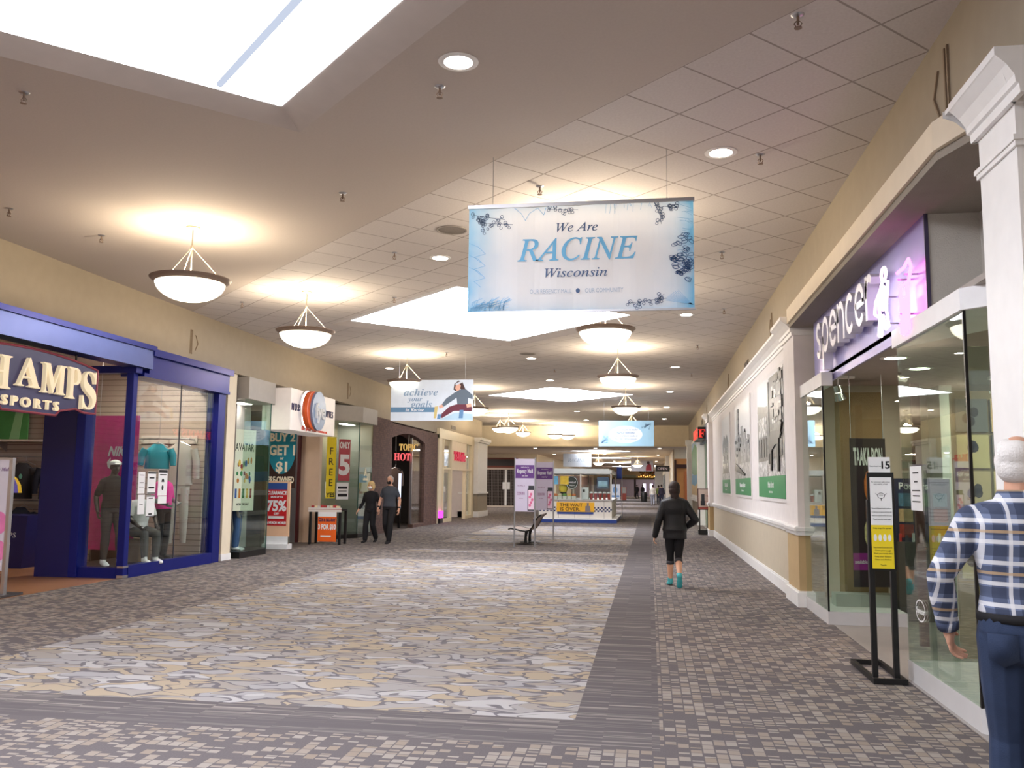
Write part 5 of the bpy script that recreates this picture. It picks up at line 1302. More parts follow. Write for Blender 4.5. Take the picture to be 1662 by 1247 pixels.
sh = [R_(196, 0, 0, 1, 0.12), R_(64, 0.1, 0.1, 0.86, 0.58), (50, [(0.1, 0.58), (0.86, 0.58), (0.7, 0.72), (0.5, 0.66), (0.3, 0.74)])]
for i in range(4):
    for j in range(3): sh.append(R_(190 if (i + j) % 2 else 30, 0.16 + i * 0.17, 0.18 + j * 0.13, 0.25 + i * 0.17, 0.26 + j * 0.13))
photo(25.6, 23.2, 1.42, 3.42, 'black and white photograph of one dark building, farthest of the three', sh, 'Old City Hall')

# ---------------------------------------------------------------- far right: glass shop with red sign, landscape picture
w = MB(); w.box((2.3, 30.5, 0), (2.4, 38.2, 0.01)); w.box((4.5, 30.5, 0), (4.6, 38.2, 3.9)); w.box((2.3, 30.4, 0), (4.5, 30.5, 3.9)); w.box((2.3, 38.2, 0), (4.5, 38.3, 3.9)); struct('wall_far_shop', w, mat('pale_green_shop_wall', (196, 214, 204), 0.8))
add_fill_light(3.4, 34.0, 3.85, 'ceiling light inside the glass shop with the red sign')
w = MB(); w.box((2.1, 30.5, 3.9), (4.5, 38.2, 3.95)); struct('ceiling_far_shop', w, M_SHOPC)
t = thing('storefront', 'tall glass shopfront with white post beyond the poster wall', 'storefront', (2.1, 34, 0))
b = MB(); b.box((2.1, 30.5, 0.1), (2.11, 33.6, 3.3)); b.build('window_pane', M_GLASSG, t)
b = MB(); b.box((2.06, 30.5, 3.3), (2.2, 38.2, 3.9)); b.build('header', mat('slate_blue_header', (72, 84, 110), 0.5), t)
b = MB(); b.box((1.96, 37.6, 0.2), (2.25, 38.2, 3.7)); b.box((1.92, 37.55, 0), (2.25, 38.25, 0.22)); b.build('white_post', M_WHITE, t)
for y in (32.1, 33.6):
    b = MB(); b.box((2.08, y, 0), (2.14, y + 0.07, 3.3)); b.build('mullion', M_BLACK, t)
b = MB(); b.box((2.08, 30.5, 0), (2.14, 33.6, 0.1)); b.build('sill', M_BLACK, t)
t = thing('shop_sign', 'small red lit letters on a dark box sticking out from the right wall', 'sign', (1.9, 34.5, 3.4))
b = MB(); b.box((1.78, 33.7, 3.36), (2.06, 36.6, 3.8)); b.build('box', M_BLACK, t)
b = MB(); b.text(right_wall(1.78), 'FAMOUS', -35.1, 3.58, 0.34, 'sb', ext=0.02, width=2.4); b.text(facing(33.7), 'F', 1.92, 3.56, 0.3, 'sb', ext=0.02); b.build('lettering', mat('red_lit_letter', (236, 60, 50), 0.4, emit=0.6), t)
t = thing('wall_picture', 'colourful landscape picture in a white panel on the far right wall', 'picture', (2.05, 42, 1.1)); fr = right_wall(2.05)
b = MB(); b.plate(fr, -44.4, 1.0, -38.6, 3.72, 0, 0.03); b.build('frame', M_WHITE, t)
b = MB(); mats_ = [mat('picture_green', (78, 150, 96), 0.5, var=0.4, scale=2), mat('picture_blue', (86, 160, 204), 0.5, var=0.3, scale=2), mat('picture_sand', (210, 184, 130), 0.5, var=0.3, scale=3), mat('picture_sky', (150, 190, 220), 0.5)]
b.m = 3; b.plate(fr, -44.0, 1.2, -38.9, 3.6, 0.03, 0.034); b.m = 0; b.prism(fr, [(-44, 2.2), (-38.9, 2.0), (-38.9, 3.2), (-41, 3.5), (-44, 3.2)], 0.03, 0.036); b.m = 1; b.plate(fr, -44, 1.6, -38.9, 2.1, 0.03, 0.038); b.m = 2; b.prism(fr, [(-44, 1.2), (-38.9, 1.2), (-38.9, 1.75), (-41, 1.6), (-44, 1.7)], 0.03, 0.040)
b.build('artwork', mats_, t)
w = MB(); w.box((1.95, 38.3, 0.95), (2.06, 48.0, 1.07)); trim(w, M_WHITE)
w = MB(); w.box((2.0, 38.3, 0), (2.06, 48.0, 0.2)); struct('baseboard_right_far', w, M_WHITE)
w = MB(); w.box((1.82, 44.6, 0.2), (2.06, 45.2, 3.75)); w.box((1.76, 44.5, 3.6), (2.06, 45.3, 3.85)); trim(w, M_WHITE)
t = thing('sign_holder', 'black floor sign holder with a phone print before the glass shop on the right', 'sign holder', (1.8, 30.8, 0))
fr = facing(30.3)
b = MB(); b.box((1.58, 30.28, 0.02), (2.03, 30.75, 0.16)); b.build('base', M_BLACK, t)
for x in (1.62, 1.96):
    b = MB(); b.box((x - 0.02, 30.3, 0.1), (x + 0.02, 30.34, 0.86)); b.build('post', M_BLACK, t)
b = MB(); b.plate(fr, 1.56, 0.82, 2.06, 1.52, -0.04, 0.0); b.build('frame', mat('brown_sign_frame', (96, 60, 50), 0.5), t)
b = MB(); b.plate(fr, 1.59, 0.92, 2.03, 1.50, 0.0, 0.004); b.build('print', mat('beige_print', (214, 196, 186), 0.5), t)
b = MB(); b.plate(fr, 1.59, 0.84, 2.03, 0.92, 0, 0.005); b.build('red_band', mat('dull_red_band', (170, 84, 78), 0.5), t)
b = MB(); b.plate(fr, 1.66, 0.96, 1.8, 1.12, 0.004, 0.008); b.plate(fr, 1.68, 1.12, 1.79, 1.34, 0.004, 0.008); b.build('phone_print', mat('dark_phone', (50, 52, 58), 0.3), t)
b = MB(); b.text(fr, 'NEW', 1.91, 1.28, 0.05, 'sans', ext=0.001, w=0.004); b.text(fr, 'from $10', 1.91, 1.1, 0.04, 'sans', ext=0.001, w=0.004, maxw=0.2); b.build('lettering', mat('red_ink', (170, 60, 60), 0.5), t)

# ---------------------------------------------------------------- hanging banners
def hang_wires(t, xs_, y, z, zc=HC):
    for x in xs_:
        b = MB(); b.cyl((x, y, z), (x, y, zc), 0.003, n=6); b.build('wire', M_STEEL, t)
by, bx0, bx1, bz0, bz1 = 8.3, -1.735, 0.425, 3.235, 4.315
bc = Vector(((bx0 + bx1) / 2, by, (bz0 + bz1) / 2)); hw, hh = (bx1 - bx0) / 2, (bz1 - bz0) / 2
t = thing('hanging_banner', 'large pale blue WE ARE RACINE Wisconsin banner hanging nearest the viewer', 'banner', tuple(bc))
fr = Fr(bc, (1, 0, 0))
b = MB(); n = 40
pr = [[fr.p(-hw + 2 * hw * i / n, v, 0.008 * math.sin(i * 0.9)) for i in range(n + 1)] for v in (-hh + 0.01, hh - 0.03)]
for i in range(n): b.poly([pr[0][i], pr[0][i + 1], pr[1][i + 1], pr[1][i]])
b.build('cloth', mat_gradient('pale_blue_banner_cloth', (240, 244, 252), (124, 194, 238), hw, hh), t, True)
b = MB(); b.box((bx0 - 0.01, by - 0.02, bz1 - 0.035), (bx1 + 0.01, by + 0.02, bz1)); b.build('top_rail', M_STEEL, t)
b = MB(); b.box((bx0 - 0.01, by - 0.012, bz0), (bx1 + 0.01, by + 0.012, bz0 + 0.02)); b.build('bottom_rail', M_STEEL, t)
hang_wires(t, (-1.5, 0.18), by, bz1)
M_SLATE = mat('slate_blue_ink', (74, 100, 140), 0.6)
M_SKYINK = mat('sky_blue_ink', (112, 182, 222), 0.6)
b = MB(); b.text(fr, 'We Are', -0.02, 0.29, 0.085, 'si', bold=0.006, ext=0.001, w=0.014, width=0.40); b.text(fr, 'Wisconsin', -0.03, -0.155, 0.085, 'si', bold=0.006, ext=0.001, w=0.014, width=0.60); b.build('lettering', M_SLATE, t)
b = MB(); b.text(fr, 'RACINE', -0.02, 0.075, 0.215, 'si', bold=0.008, ext=0.001, w=0.014, width=1.15); b.build('large_lettering', M_SKYINK, t)
b = MB(); b.text(fr, 'OUR REGENCY MALL', -0.27, -0.335, 0.042, 'sans', ext=0.001, w=0.014, width=0.40); b.text(fr, 'OUR COMMUNITY', 0.24, -0.335, 0.042, 'sans', ext=0.001, w=0.014, width=0.36); b.build('small_lettering', mat('pale_slate_ink', (176, 194, 216), 0.6), t)
b = MB(); b.disc(fr, -0.01, -0.335, 0.02, 0.024, 0.013, 0.015, 10); b.build('bud_symbol', M_SLATE, t)
random.seed(17)
b = MB(); wv = 0.014
def berries(cx, cy, n_, dx, dy, r=0.019):
    b.stroke(fr, [(cx, cy), (cx + dx * n_ * 0.5, cy + dy * n_ * 0.5), (cx + dx * n_, cy + dy * n_ * 0.9)], 0.004, wv)
    for k in range(n_):
        px_ = cx + dx * k + random.uniform(-0.03, 0.03); py_ = cy + dy * k + random.uniform(-0.03, 0.03)
        b.ring(fr, px_, py_, r, 0.006, 0, wv, 10); b.stroke(fr, [(cx + dx * k, cy + dy * k), (px_, py_)], 0.005, wv); b.ring(fr, px_ + random.uniform(-.03, .03), py_ - .03, r * .8, 0.005, 0, wv, 10)
berries(-hw + 0.12, hh - 0.18, 7, 0.045, -0.004); berries(-hw + 0.06, hh - 0.1, 6, 0.05, -0.01); berries(-hw + 0.1, hh - 0.12, 5, 0.012, -0.03)
berries(hw - 0.32, hh - 0.06, 5, 0.004, -0.042); berries(hw - 0.22, hh - 0.06, 4, 0.02, -0.01); berries(hw - 0.36, hh - 0.07, 4, 0.04, -0.005)
berries(hw - 0.62, -hh + 0.07, 8, 0.045, 0.006); berries(hw - 0.34, -hh + 0.10, 3, 0.02, 0.02)
berries(-0.28, hh - 0.07, 6, 0.045, -0.002, 0.02)
b.build('berry_sprigs', M_SLATE, t)
b = MB()
for k in range(80):
    cx = hw - 0.02 - 0.21 * random.random(); cy = -0.26 + 0.46 * random.random()
    if (cx - hw) ** 2 / 0.045 + (cy + 0.03) ** 2 / 0.06 > 1.0: continue
    a = random.uniform(2.4, 3.6); pts_ = []
    for i in range(13):
        q_ = 2 * PI * i / 12; e_, f_ = 0.030 * math.cos(q_), 0.015 * math.sin(q_)
        pts_.append((min(hw - 0.004, cx + e_ * math.cos(a) - f_ * math.sin(a)), cy + e_ * math.sin(a) + f_ * math.cos(a)))
    b.stroke(fr, pts_, 0.005, wv)
b.build('pine_cone', mat('deep_blue_ink', (44, 92, 156), 0.6), t)
b = MB()
for k in range(60):
    x = -hw + 0.02 + 0.34 * random.random(); h_ = 0.10 * random.random() + 0.03
    b.stroke(fr, [(x, -hh + 0.03), (x + 0.04 * random.random(), -hh + 0.03 + h_ * 0.7), (min(x + 0.03 + 0.08 * random.random(), hw), -hh + 0.03 + h_)], 0.004, wv)
for k in range(26):
    y = -0.05 + 0.5 * random.random(); b.stroke(fr, [(hw - 0.01, y), (hw - 0.12 * random.random() - 0.04, y + random.uniform(-0.02, 0.05))], 0.003, wv)
for k in range(14):
    x = 0.25 + 0.45 * random.random(); b.stroke(fr, [(x, hh - 0.04), (x + random.uniform(-0.02, 0.02), hh - 0.06 - 0.08 * random.random())], 0.003, wv)
b.stroke(fr, [(-hw + 0.45, hh - 0.04), (-hw + 0.52, hh - 0.10), (-hw + 0.56, hh - 0.17), (-hw + 0.60, hh - 0.10), (-hw + 0.68, hh - 0.05), (-hw + 0.74, hh - 0.12), (-hw + 0.76, hh - 0.05)], 0.005, wv)
for s in (0.0, -0.12, -0.24): b.stroke(fr, [(-hw + 0.01, 0.16 + s), (-hw + 0.10, 0.12 + s), (-hw + 0.17, 0.05 + s), (-hw + 0.06, 0.02 + s), (-hw + 0.13, -0.04 + s)], 0.005, wv)
for k in range(12):
    a = 0.4 + 0.1 * k; b.stroke(fr, [(hw - 0.02, -hh + 0.05), (hw - 0.02 - 0.26 * math.cos(a * 0.7), -hh + 0.05 + 0.16 * math.sin(a * 0.7))], 0.003, wv)
b.build('fern_sprigs', mat('light_blue_ink', (130, 190, 232), 0.6), t)

# second banner
by = 21.0; x0, x1, z0, z1 = -6.28, -4.22, 3.12, 4.12
bc = Vector(((x0 + x1) / 2, by, (z0 + z1) / 2)); hw, hh = (x1 - x0) / 2, (z1 - z0) / 2
t = thing('hanging_banner', 'grey blue ACHIEVE YOUR GOALS banner printed with a stretching runner', 'banner', tuple(bc)); fr = Fr(bc, (1, 0, 0))
b = MB(); b.plate(fr, -hw, -hh, hw, hh, -0.004, 0); b.build('cloth', mat('pale_grey_cloth', (214, 222, 230), 0.6), t)
b = MB(); b.plate(fr, -hw, -0.29, 0.1, -0.17, 0, 0.002); b.build('blue_band', mat('steel_blue_ink', (100, 136, 166), 0.6), t)
b = MB(); b.text(fr, 'achieve', -0.28, 0.20, 0.17, 'sbi', ext=0.001, w=0.002, width=0.86); b.text(fr, 'your', -0.42, 0.04, 0.12, 'sbi', ext=0.001, w=0.002, width=0.38); b.text(fr, 'goals', -0.26, -0.09, 0.17, 'sbi', ext=0.001, w=0.002, width=0.54); b.build('lettering', mat('grey_blue_ink', (128, 152, 176), 0.6), t)
b = MB(); b.text(fr, 'in Racine', -0.42, -0.23, 0.085, 'sbi', ext=0.001, w=0.003, width=0.46); b.build('white_lettering', M_PAPER, t)
cm = [mat('print_hoodie', (96, 108, 120), 0.6), mat('print_maroon', (104, 44, 60), 0.6), mat('print_hair', (70, 44, 40), 0.6), mat('print_skin', (222, 170, 146), 0.6), mat('print_jeans', (96, 136, 176), 0.6), mat('print_band', (206, 212, 220), 0.6), mat('print_board', (208, 186, 120), 0.6), mat('print_ground', (176, 204, 220), 0.6)]
b = MB()
def PG(i, pts_, w): b.m = i; b.prism(fr, pts_, 0.0, w)
PG(7, [(0.2, -0.48), (1.02, -0.48), (1.02, -0.34), (0.6, -0.3)], 0.0015)
PG(2, [(0.54, 0.26), (0.56, 0.40), (0.66, 0.48), (0.76, 0.44), (0.84, 0.26), (0.76, 0.20), (0.70, 0.30), (0.60, 0.22)], 0.002)
PG(0, [(0.56, 0.18), (0.70, 0.26), (0.86, 0.26), (1.02, 0.12), (1.02, 0.02), (0.90, 0.06), (0.90, -0.10), (0.64, -0.10), (0.62, 0.06), (0.30, -0.16), (0.24, -0.12), (0.36, 0.04)], 0.003)
PG(1, [(0.62, -0.10), (0.92, -0.10), (1.01, -0.18), (1.0, -0.27), (0.74, -0.26), (0.56, -0.26), (0.26, -0.44), (0.20, -0.38), (0.44, -0.16)], 0.004)
PG(3, [(0.58, 0.28), (0.60, 0.40), (0.67, 0.42), (0.72, 0.36), (0.70, 0.26), (0.63, 0.22)], 0.005)
PG(5, [(0.58, 0.40), (0.72, 0.47), (0.76, 0.43), (0.60, 0.36)], 0.006)
PG(3, [(0.18, -0.14), (0.26, -0.10), (0.30, -0.17), (0.20, -0.2)], 0.006); PG(3, [(0.86, -0.10), (0.98, -0.08), (1.0, -0.16), (0.88, -0.18)], 0.006)
PG(4, [(0.70, -0.24), (0.80, -0.24), (0.78, -0.44), (0.68, -0.44)], 0.005)
PG(4, [(0.16, -0.34), (0.26, -0.34), (0.22, -0.46), (0.14, -0.46)], 0.005)
PG(6, [(0.08, -0.16), (0.16, -0.14), (0.12, -0.44), (0.06, -0.44)], 0.0065)
b.build('runner_print', cm, t)
hang_wires(t, (x0 + 0.2, x1 - 0.2), by, z1)
# third banner with the oval
by = 34.2; x0, x1, z0, z1 = -1.93, 0.16, 3.09, 4.07
bc = Vector(((x0 + x1) / 2, by, (z0 + z1) / 2)); hw, hh = (x1 - x0) / 2, (z1 - z0) / 2
t = thing('hanging_banner', 'pale blue banner with a white oval of text hanging before the beam', 'banner', tuple(bc)); fr = Fr(bc, (1, 0, 0))
b = MB(); b.plate(fr, -hw, -hh, hw, hh, -0.004, 0); b.build('cloth', mat('sky_blue_cloth', (168, 208, 230), 0.6, var=0.12, scale=2), t)
b = MB(); b.disc(fr, -0.02, -0.04, 0.64, 0.33, 0, 0.002, 40); b.build('oval', mat('oval_white', (230, 238, 244), 0.6), t)
b = MB()
for k, s_ in enumerate(('It takes many to make', 'market welcome', 'your neighbors make it', 'Racine, Wisconsin')): b.text(fr, s_, -0.02, 0.15 - 0.12 * k, 0.075, 'sbi' if k == 1 else 'si', ext=0.001, w=0.003, maxw=0.9)
b.build('lettering', mat('mid_blue_ink', (96, 130, 164), 0.6), t)
b = MB(); random.seed(2)
for sx, sy in ((-1, -1), (1, 1)):
    for k in range(8):
        a = random.uniform(0.1, 1.4); ln2 = 0.2 + 0.25 * random.random(); p_ = (sx * (hw - 0.1), sy * (hh - 0.12)); q_ = (p_[0] - sx * ln2 * math.cos(a), p_[1] - sy * ln2 * math.sin(a) * 0.6)
        b.stroke(fr, [p_, q_], 0.012, 0.003); b.ring(fr, q_[0], q_[1], 0.03, 0.01, 0, 0.003, 10)
b.build('berry_sprigs', mat('mid_blue_ink', (96, 130, 164), 0.6), t)
hang_wires(t, (x0 + 0.2, x1 - 0.2), by, z1)
# far banners under the low ceiling
for (x0, x1, by, z0, z1, lab, tx, c) in ((-5.4, -3.62, 56.0, 2.74, 3.56, 'small white RACINE banner beyond the beam, above the kiosk', 'RACINE', (226, 234, 242)), (-1.56, 0.27, 75.0, 2.80, 3.66, 'small grey banner with a red figure far down the corridor', 'goals', (186, 186, 192))):
    bc = Vector(((x0 + x1) / 2, by, (z0 + z1) / 2)); t = thing('hanging_banner', lab, 'banner', tuple(bc), None); fr = Fr(bc, (1, 0, 0)); hw, hh = (x1 - x0) / 2, (z1 - z0) / 2
    b = MB(); b.plate(fr, -hw, -hh, hw, hh, -0.004, 0); b.build('cloth', mat('far_cloth_%d' % c[0], c, 0.6), t)
    b = MB(); b.text(fr, tx, -0.05 if tx == 'RACINE' else -0.4, 0, 0.2, 'si', ext=0.001, w=0.002, maxw=1.1); b.build('lettering', mat('far_ink', (150, 170, 190), 0.6), t)
    if tx == 'goals':
        b = MB(); b.prism(fr, [(0.3, -0.4), (0.8, -0.4), (0.75, 0.1), (0.55, 0.2), (0.35, 0.0)], 0, 0.003); b.build('red_print', mat('far_red', (150, 50, 60), 0.6), t)
        b = MB(); b.disc(fr, 0.52, 0.26, 0.12, 0.14, 0, 0.004); b.build('dark_print', mat('far_dark', (70, 50, 54), 0.6), t)
    hang_wires(t, (x0 + 0.2, x1 - 0.2), by, z1, ZL)
# ---------------------------------------------------------------- map stands and bench
def map_stand(x0, x1, y, z0, z1, lab):
    t = thing('sign_stand', lab, 'sign stand', ((x0 + x1) / 2, y, 0), 'purple mall sign stands')
    for x in (x0, x1):
        b = MB(); b.cyl((x, y, 0), (x, y, z1 + 0.04), 0.02, n=12); b.cyl((x, y, 0), (x, y, 0.02), 0.035, n=12); b.build('pole', M_STEEL, t, True)
    fr = facing(y - 0.012)
    b = MB(); b.box((x0, y - 0.012, z0), (x1, y + 0.012, z1)); b.build('panel', mat('lavender_print', (206, 196, 216), 0.5, var=0.12, scale=2), t)
    b = MB(); b.plate(fr, x0 + 0.02, z1 - 0.50, x1 - 0.02, z1 - 0.16, 0, 0.003); b.build('purple_band', mat('purple_print', (98, 56, 128), 0.5), t)
    c = (x0 + x1) / 2
    b = MB(); b.text(fr, 'Regency Mall', c, z1 - 0.31, 0.10, 'sb', ext=0.001, w=0.003, maxw=0.42); b.text(fr, 'welcome to', c, z1 - 0.21, 0.03, 'sans', ext=0.001, w=0.003, maxw=0.3); b.text(fr, 'racine', c, z1 - 0.43, 0.045, 'si', ext=0.001, w=0.003); b.build('lettering', M_PAPER, t)
    b = MB(); b.text(fr, '22838', c - 0.10, z0 + 0.46, 0.07, 'sb', ext=0.001, w=0.001, maxw=0.2); b.text(fr, 'Text MALL to', c - 0.1, z0 + 0.66, 0.035, 'sans', ext=0.001, w=0.001, maxw=0.2); b.text(fr, 'to join', c - 0.1, z0 + 0.34, 0.03, 'sans', ext=0.001, w=0.001, maxw=0.2); b.build('purple_lettering', mat('plum_ink', (130, 60, 120), 0.5), t)
    b = MB(); b.plate(fr, x1 - 0.19, z0 + 0.02, x1 - 0.02, z0 + 0.58, 0, 0.004); b.plate(fr, x1 - 0.17, z0 + 0.58, x1 - 0.02, z0 + 0.66, 0, 0.004); b.build('phone_outline', mat('dark_phone', (50, 52, 58), 0.3), t)
    b = MB(); b.plate(fr, x1 - 0.175, z0 + 0.05, x1 - 0.03, z0 + 0.55, 0.004, 0.006); b.build('phone_screen', mat('pink_screen', (232, 206, 222), 0.5), t)
    b = MB()
    for k in range(5): b.disc(fr, x1 - 0.13 + 0.03 * (k % 3), z0 + 0.16 + 0.07 * k, 0.035, 0.04, 0.006, 0.008, 8)
    b.build('flower_print', mat('rose_print', (216, 110, 150), 0.5), t)
    return t
map_stand(-3.46, -2.93, 22.85, 0.91, 2.26, 'purple Regency Mall sign on two silver poles, nearer the viewer, before the bench')
map_stand(-3.33, -2.80, 26.1, 0.86, 2.26, 'purple Regency Mall sign on two silver poles, behind the bench')
t = thing('bench', 'brown perforated metal bench with curved seat between the purple signs', 'bench', (-3.3, 24.4, 0))
pr = [(-3.76, .395), (-3.70, .415), (-3.58, .40), (-3.45, .365), (-3.30, .345), (-3.18, .375), (-3.11, .46), (-3.04, .60), (-2.98, .71), (-2.88, .79)]
M_BENCH = mat('brown_bench_metal', (128, 96, 76), 0.45, metal=0.3, bump=0.4, bscale=160)
def shell_strip(y0, y1, pts_, th, rad=None):
    b = MB(); rings = []
    for y in (y0, y1):
        up_ = [Vector((x, y, z + th)) for x, z in pts_]; dn = [Vector((x, y, z)) for x, z in reversed(pts_)]
        rings.append(up_ + dn)
    b.loft(rings); return b
shell_strip(23.75, 25.05, pr[:6], 0.018).build('seat', M_BENCH, t, True)
shell_strip(23.75, 25.05, pr[5:], 0.018).build('backrest', M_BENCH, t, True)
for y in (23.74, 25.04):
    b = MB(); b.tube([(x, y, z + 0.01) for x, z in pr], 0.02, 8); b.build('side_rail', M_BLACK, t, True)
for y in (24.0, 24.8):
    b = MB(); b.tube([(-3.30, y, 0.35), (-3.32, y, 0.2), (-3.32, y, 0.03)], [0.05, 0.035, 0.045], 10); b.build('pedestal', M_BLACK, t, True)
    b = MB(); b.lathe((-3.30, y, 0), [(0.30, 0.0), (0.28, 0.02), (0.06, 0.045), (0.0, 0.045)], 24); b.build('foot', M_BLACK, t, True)

# ---------------------------------------------------------------- pretzel kiosk
t = thing('kiosk', 'white and blue pretzel kiosk with checker trim and glass counter in mid concourse', 'kiosk', (-3.0, 40.5, 0))
kx0, kx1, ky0, ky1 = -4.75, -1.62, 38.4, 43.5
b = MB(); b.box((kx0 - 0.2, ky0 - 0.25, 0), (kx1 + 0.22, ky1 + 0.2, 0.14)); b.build('blue_plinth', mat('kiosk_blue', (40, 66, 140), 0.4), t)
b = MB(); b.box((kx0 - 0.2, ky0 - 0.25, 0.14), (kx1 + 0.22, ky1 + 0.2, 0.19)); b.build('white_step', M_WHITE, t)
M_KW = mat('kiosk_white', (228, 222, 214), 0.5)
b = MB(); b.box((kx0, ky0, 0.19), (kx1, ky1, 0.93)); b.build('counter_body', M_KW, t)
b = MB()
for x in (-3.9, -3.2, -2.55, -1.95): b.box((x - 0.008, ky0 - 0.004, 0.19), (x + 0.008, ky0, 0.93))
b.build('panel_joint', M_MID, t)
b = MB(); b.box((kx0 - 0.05, ky0 - 0.06, 0.93), (kx1 + 0.06, ky1 + 0.05, 0.99)); b.build('countertop', mat('kiosk_grey_top', (184, 180, 176), 0.3), t)
fr = facing(ky0)
b = MB()
for i in range(40):
    for j in range(3):
        if (i + j) % 2 == 0:
            x = kx0 + 0.02 + i * 0.078; b.plate(fr, x, 0.46 + j * 0.07, min(x + 0.078, kx1), 0.53 + j * 0.07, 0, 0.004)
b.build('checker_strip', mat('checker_navy', (48, 56, 100), 0.5), t)
for x in (kx0 + 0.03, -2.95, kx1 - 0.03):
    for y in (ky0 + 0.03, ky1 - 0.03):
        b = MB(); b.box((x - 0.03, y - 0.03, 0.99), (x + 0.03, y + 0.03, 2.12)); b.build('post', mat('kiosk_post', (206, 200, 190), 0.5), t)
b = MB(); b.box((kx0, ky0, 2.08), (kx1, ky1, 2.24)); b.box((kx0 + 0.1, ky0 + 0.1, 2.24), (kx1 - 0.1, ky1 - 0.1, 2.30)); b.build('canopy', mat('pale_canopy', (214, 220, 218), 0.4), t)
b = MB(); b.box((kx0 + 0.05, ky0 + 0.005, 0.99), (kx1 - 0.05, ky0 + 0.015, 1.62)); b.build('sneeze_guard', M_GLASS, t)
t = thing('advert_panel', 'yellow THE WAIT IS OVER sign on the front of the pretzel kiosk', 'sign', (-3.17, ky0, 0.44))
b = MB(); b.plate(fr, -3.98, 0.46, -2.36, 0.86, 0.0, 0.04); b.build('panel', mat('amber_print', (240, 180, 40), 0.5), t)
b = MB(); b.plate(fr, -3.95, 0.36, -2.4, 0.44, 0, 0.03); b.build('blue_ledge', mat('kiosk_blue', (40, 66, 140), 0.4), t)
b = MB(); b.text(fr, 'THE WAIT', -3.35, 0.75, 0.13, 'sans', bold=0.02, ext=0.002, w=0.04, width=0.98); b.text(fr, 'IS OVER.', -3.40, 0.57, 0.13, 'sans', bold=0.02, ext=0.002, w=0.04, width=0.86); b.build('lettering', mat('dark_brown_ink', (70, 44, 20), 0.5), t)
b = MB(); b.prism(fr, [(-2.75, 0.47), (-2.52, 0.47), (-2.54, 0.70), (-2.60, 0.72), (-2.58, 0.84), (-2.68, 0.84), (-2.67, 0.72), (-2.74, 0.70)], 0.04, 0.045); b.build('cup_print', mat('grey_cup_print', (126, 118, 124), 0.5), t)
t = thing('round_sign', 'round black pretzel sign on a post above the kiosk counter', 'sign', (-3.35, ky0 + 0.3, 1.0))
f2 = facing(ky0 + 0.28)
b = MB(); b.cyl((-3.35, ky0 + 0.3, 0.99), (-3.35, ky0 + 0.3, 1.45), 0.02, n=10); b.build('post', M_BLACK, t)
b = MB(); b.disc(f2, -3.35, 1.70, 0.27, 0.29, -0.04, 0.0, 30); b.build('disc', mat('black_green_disc', (48, 56, 50), 0.5), t)
b = MB(); b.ring(f2, -3.35, 1.70, 0.25, 0.02, 0, 0.004, 24, 0.27); b.text(f2, 'pretzel', -3.35, 1.72, 0.09, 'sbi', ext=0.001, w=0.001, maxw=0.36); b.text(f2, 'FRESH', -3.35, 1.58, 0.06, 'sans', ext=0.001, w=0.001); b.build('lettering', M_PAPER, t)
t = thing('menu_board', 'blue menu board hanging at the right end of the kiosk', 'menu board', (-2.0, ky0 + 0.2, 1.5)); f2 = facing(ky0 + 0.2)
b = MB(); b.plate(f2, -2.25, 1.45, -1.75, 1.95, 0, 0.03); b.build('board', mat('slate_board', (74, 96, 118), 0.5), t)
b = MB(); b.plate(f2, -2.2, 1.55, -1.8, 1.78, 0.03, 0.034); b.build('picture', mat('menu_picture', (150, 190, 206), 0.5, var=0.3), t)
b = MB(); b.cyl((-2.2, ky0 + 0.18, 1.95), (-2.2, ky0 + 0.18, 2.08), 0.006, n=6); b.cyl((-1.8, ky0 + 0.18, 1.95), (-1.8, ky0 + 0.18, 2.08), 0.006, n=6); b.build('hanger', M_STEEL, t)
for x0, c, l in ((-4.3, (110, 180, 214), 'pale blue menu picture at the left end of the kiosk'), (-3.85, (226, 190, 60), 'yellow menu picture beside the round pretzel sign')):
    t = thing('menu_picture', l, 'menu board', (x0, ky0 + 0.25, 1.6), 'menu pictures in the kiosk'); f2 = facing(ky0 + 0.25)
    b = MB(); b.plate(f2, x0, 1.62, x0 + 0.36, 1.98, 0, 0.02); b.build('board', mat('menu_%d' % c[0], c, 0.5, var=0.35, scale=6), t)
    b = MB(); b.cyl((x0 + 0.18, ky0 + 0.24, 1.98), (x0 + 0.18, ky0 + 0.24, 2.08), 0.006, n=6); b.build('hanger', M_STEEL, t)
random.seed(31)
for k in range(5):
    x = -2.5 + k * 0.19
    t = thing('drink_cup', 'red and white paper cup on the kiosk counter, %s from the left' % ORD[k], 'cup', (x, ky0 + 0.12, 0.99), 'paper cups on the kiosk counter')
    b = MB(); b.lathe((x, ky0 + 0.12, 0.99), [(0.0, 0), (0.055, 0.0), (0.078, 0.26), (0.0, 0.26)], 18); b.build('cup', mat('red_cup', (176, 60, 54), 0.5), t, True)
    b = MB(); b.lathe((x, ky0 + 0.12, 1.25), [(0.082, 0), (0.082, 0.02), (0.06, 0.06), (0.0, 0.075)], 18); b.build('lid', M_PAPER, t, True)
for k in range(6):
    x = -4.25 + k * 0.2; c = [(236, 200, 110), (222, 130, 80), (240, 226, 190), (120, 170, 90)][k % 4]
    t = thing('food_tray', 'food sample tray behind the kiosk glass, %s from the left' % ORD[k], 'tray', (x, ky0 + 0.2, 0.99), 'food trays behind the kiosk glass')
    b = MB(); b.box((x - 0.085, ky0 + 0.1, 0.99), (x + 0.085, ky0 + 0.4, 1.12)); b.build('tray', M_KW, t)
    b = MB()
    for j in range(3): b.ell((x - 0.04 + 0.04 * j, ky0 + 0.2, 1.17), (0.05, 0.08, 0.06), n=10, m=6)
    b.build('food', mat('food_%d' % c[0], c, 0.6), t, True)
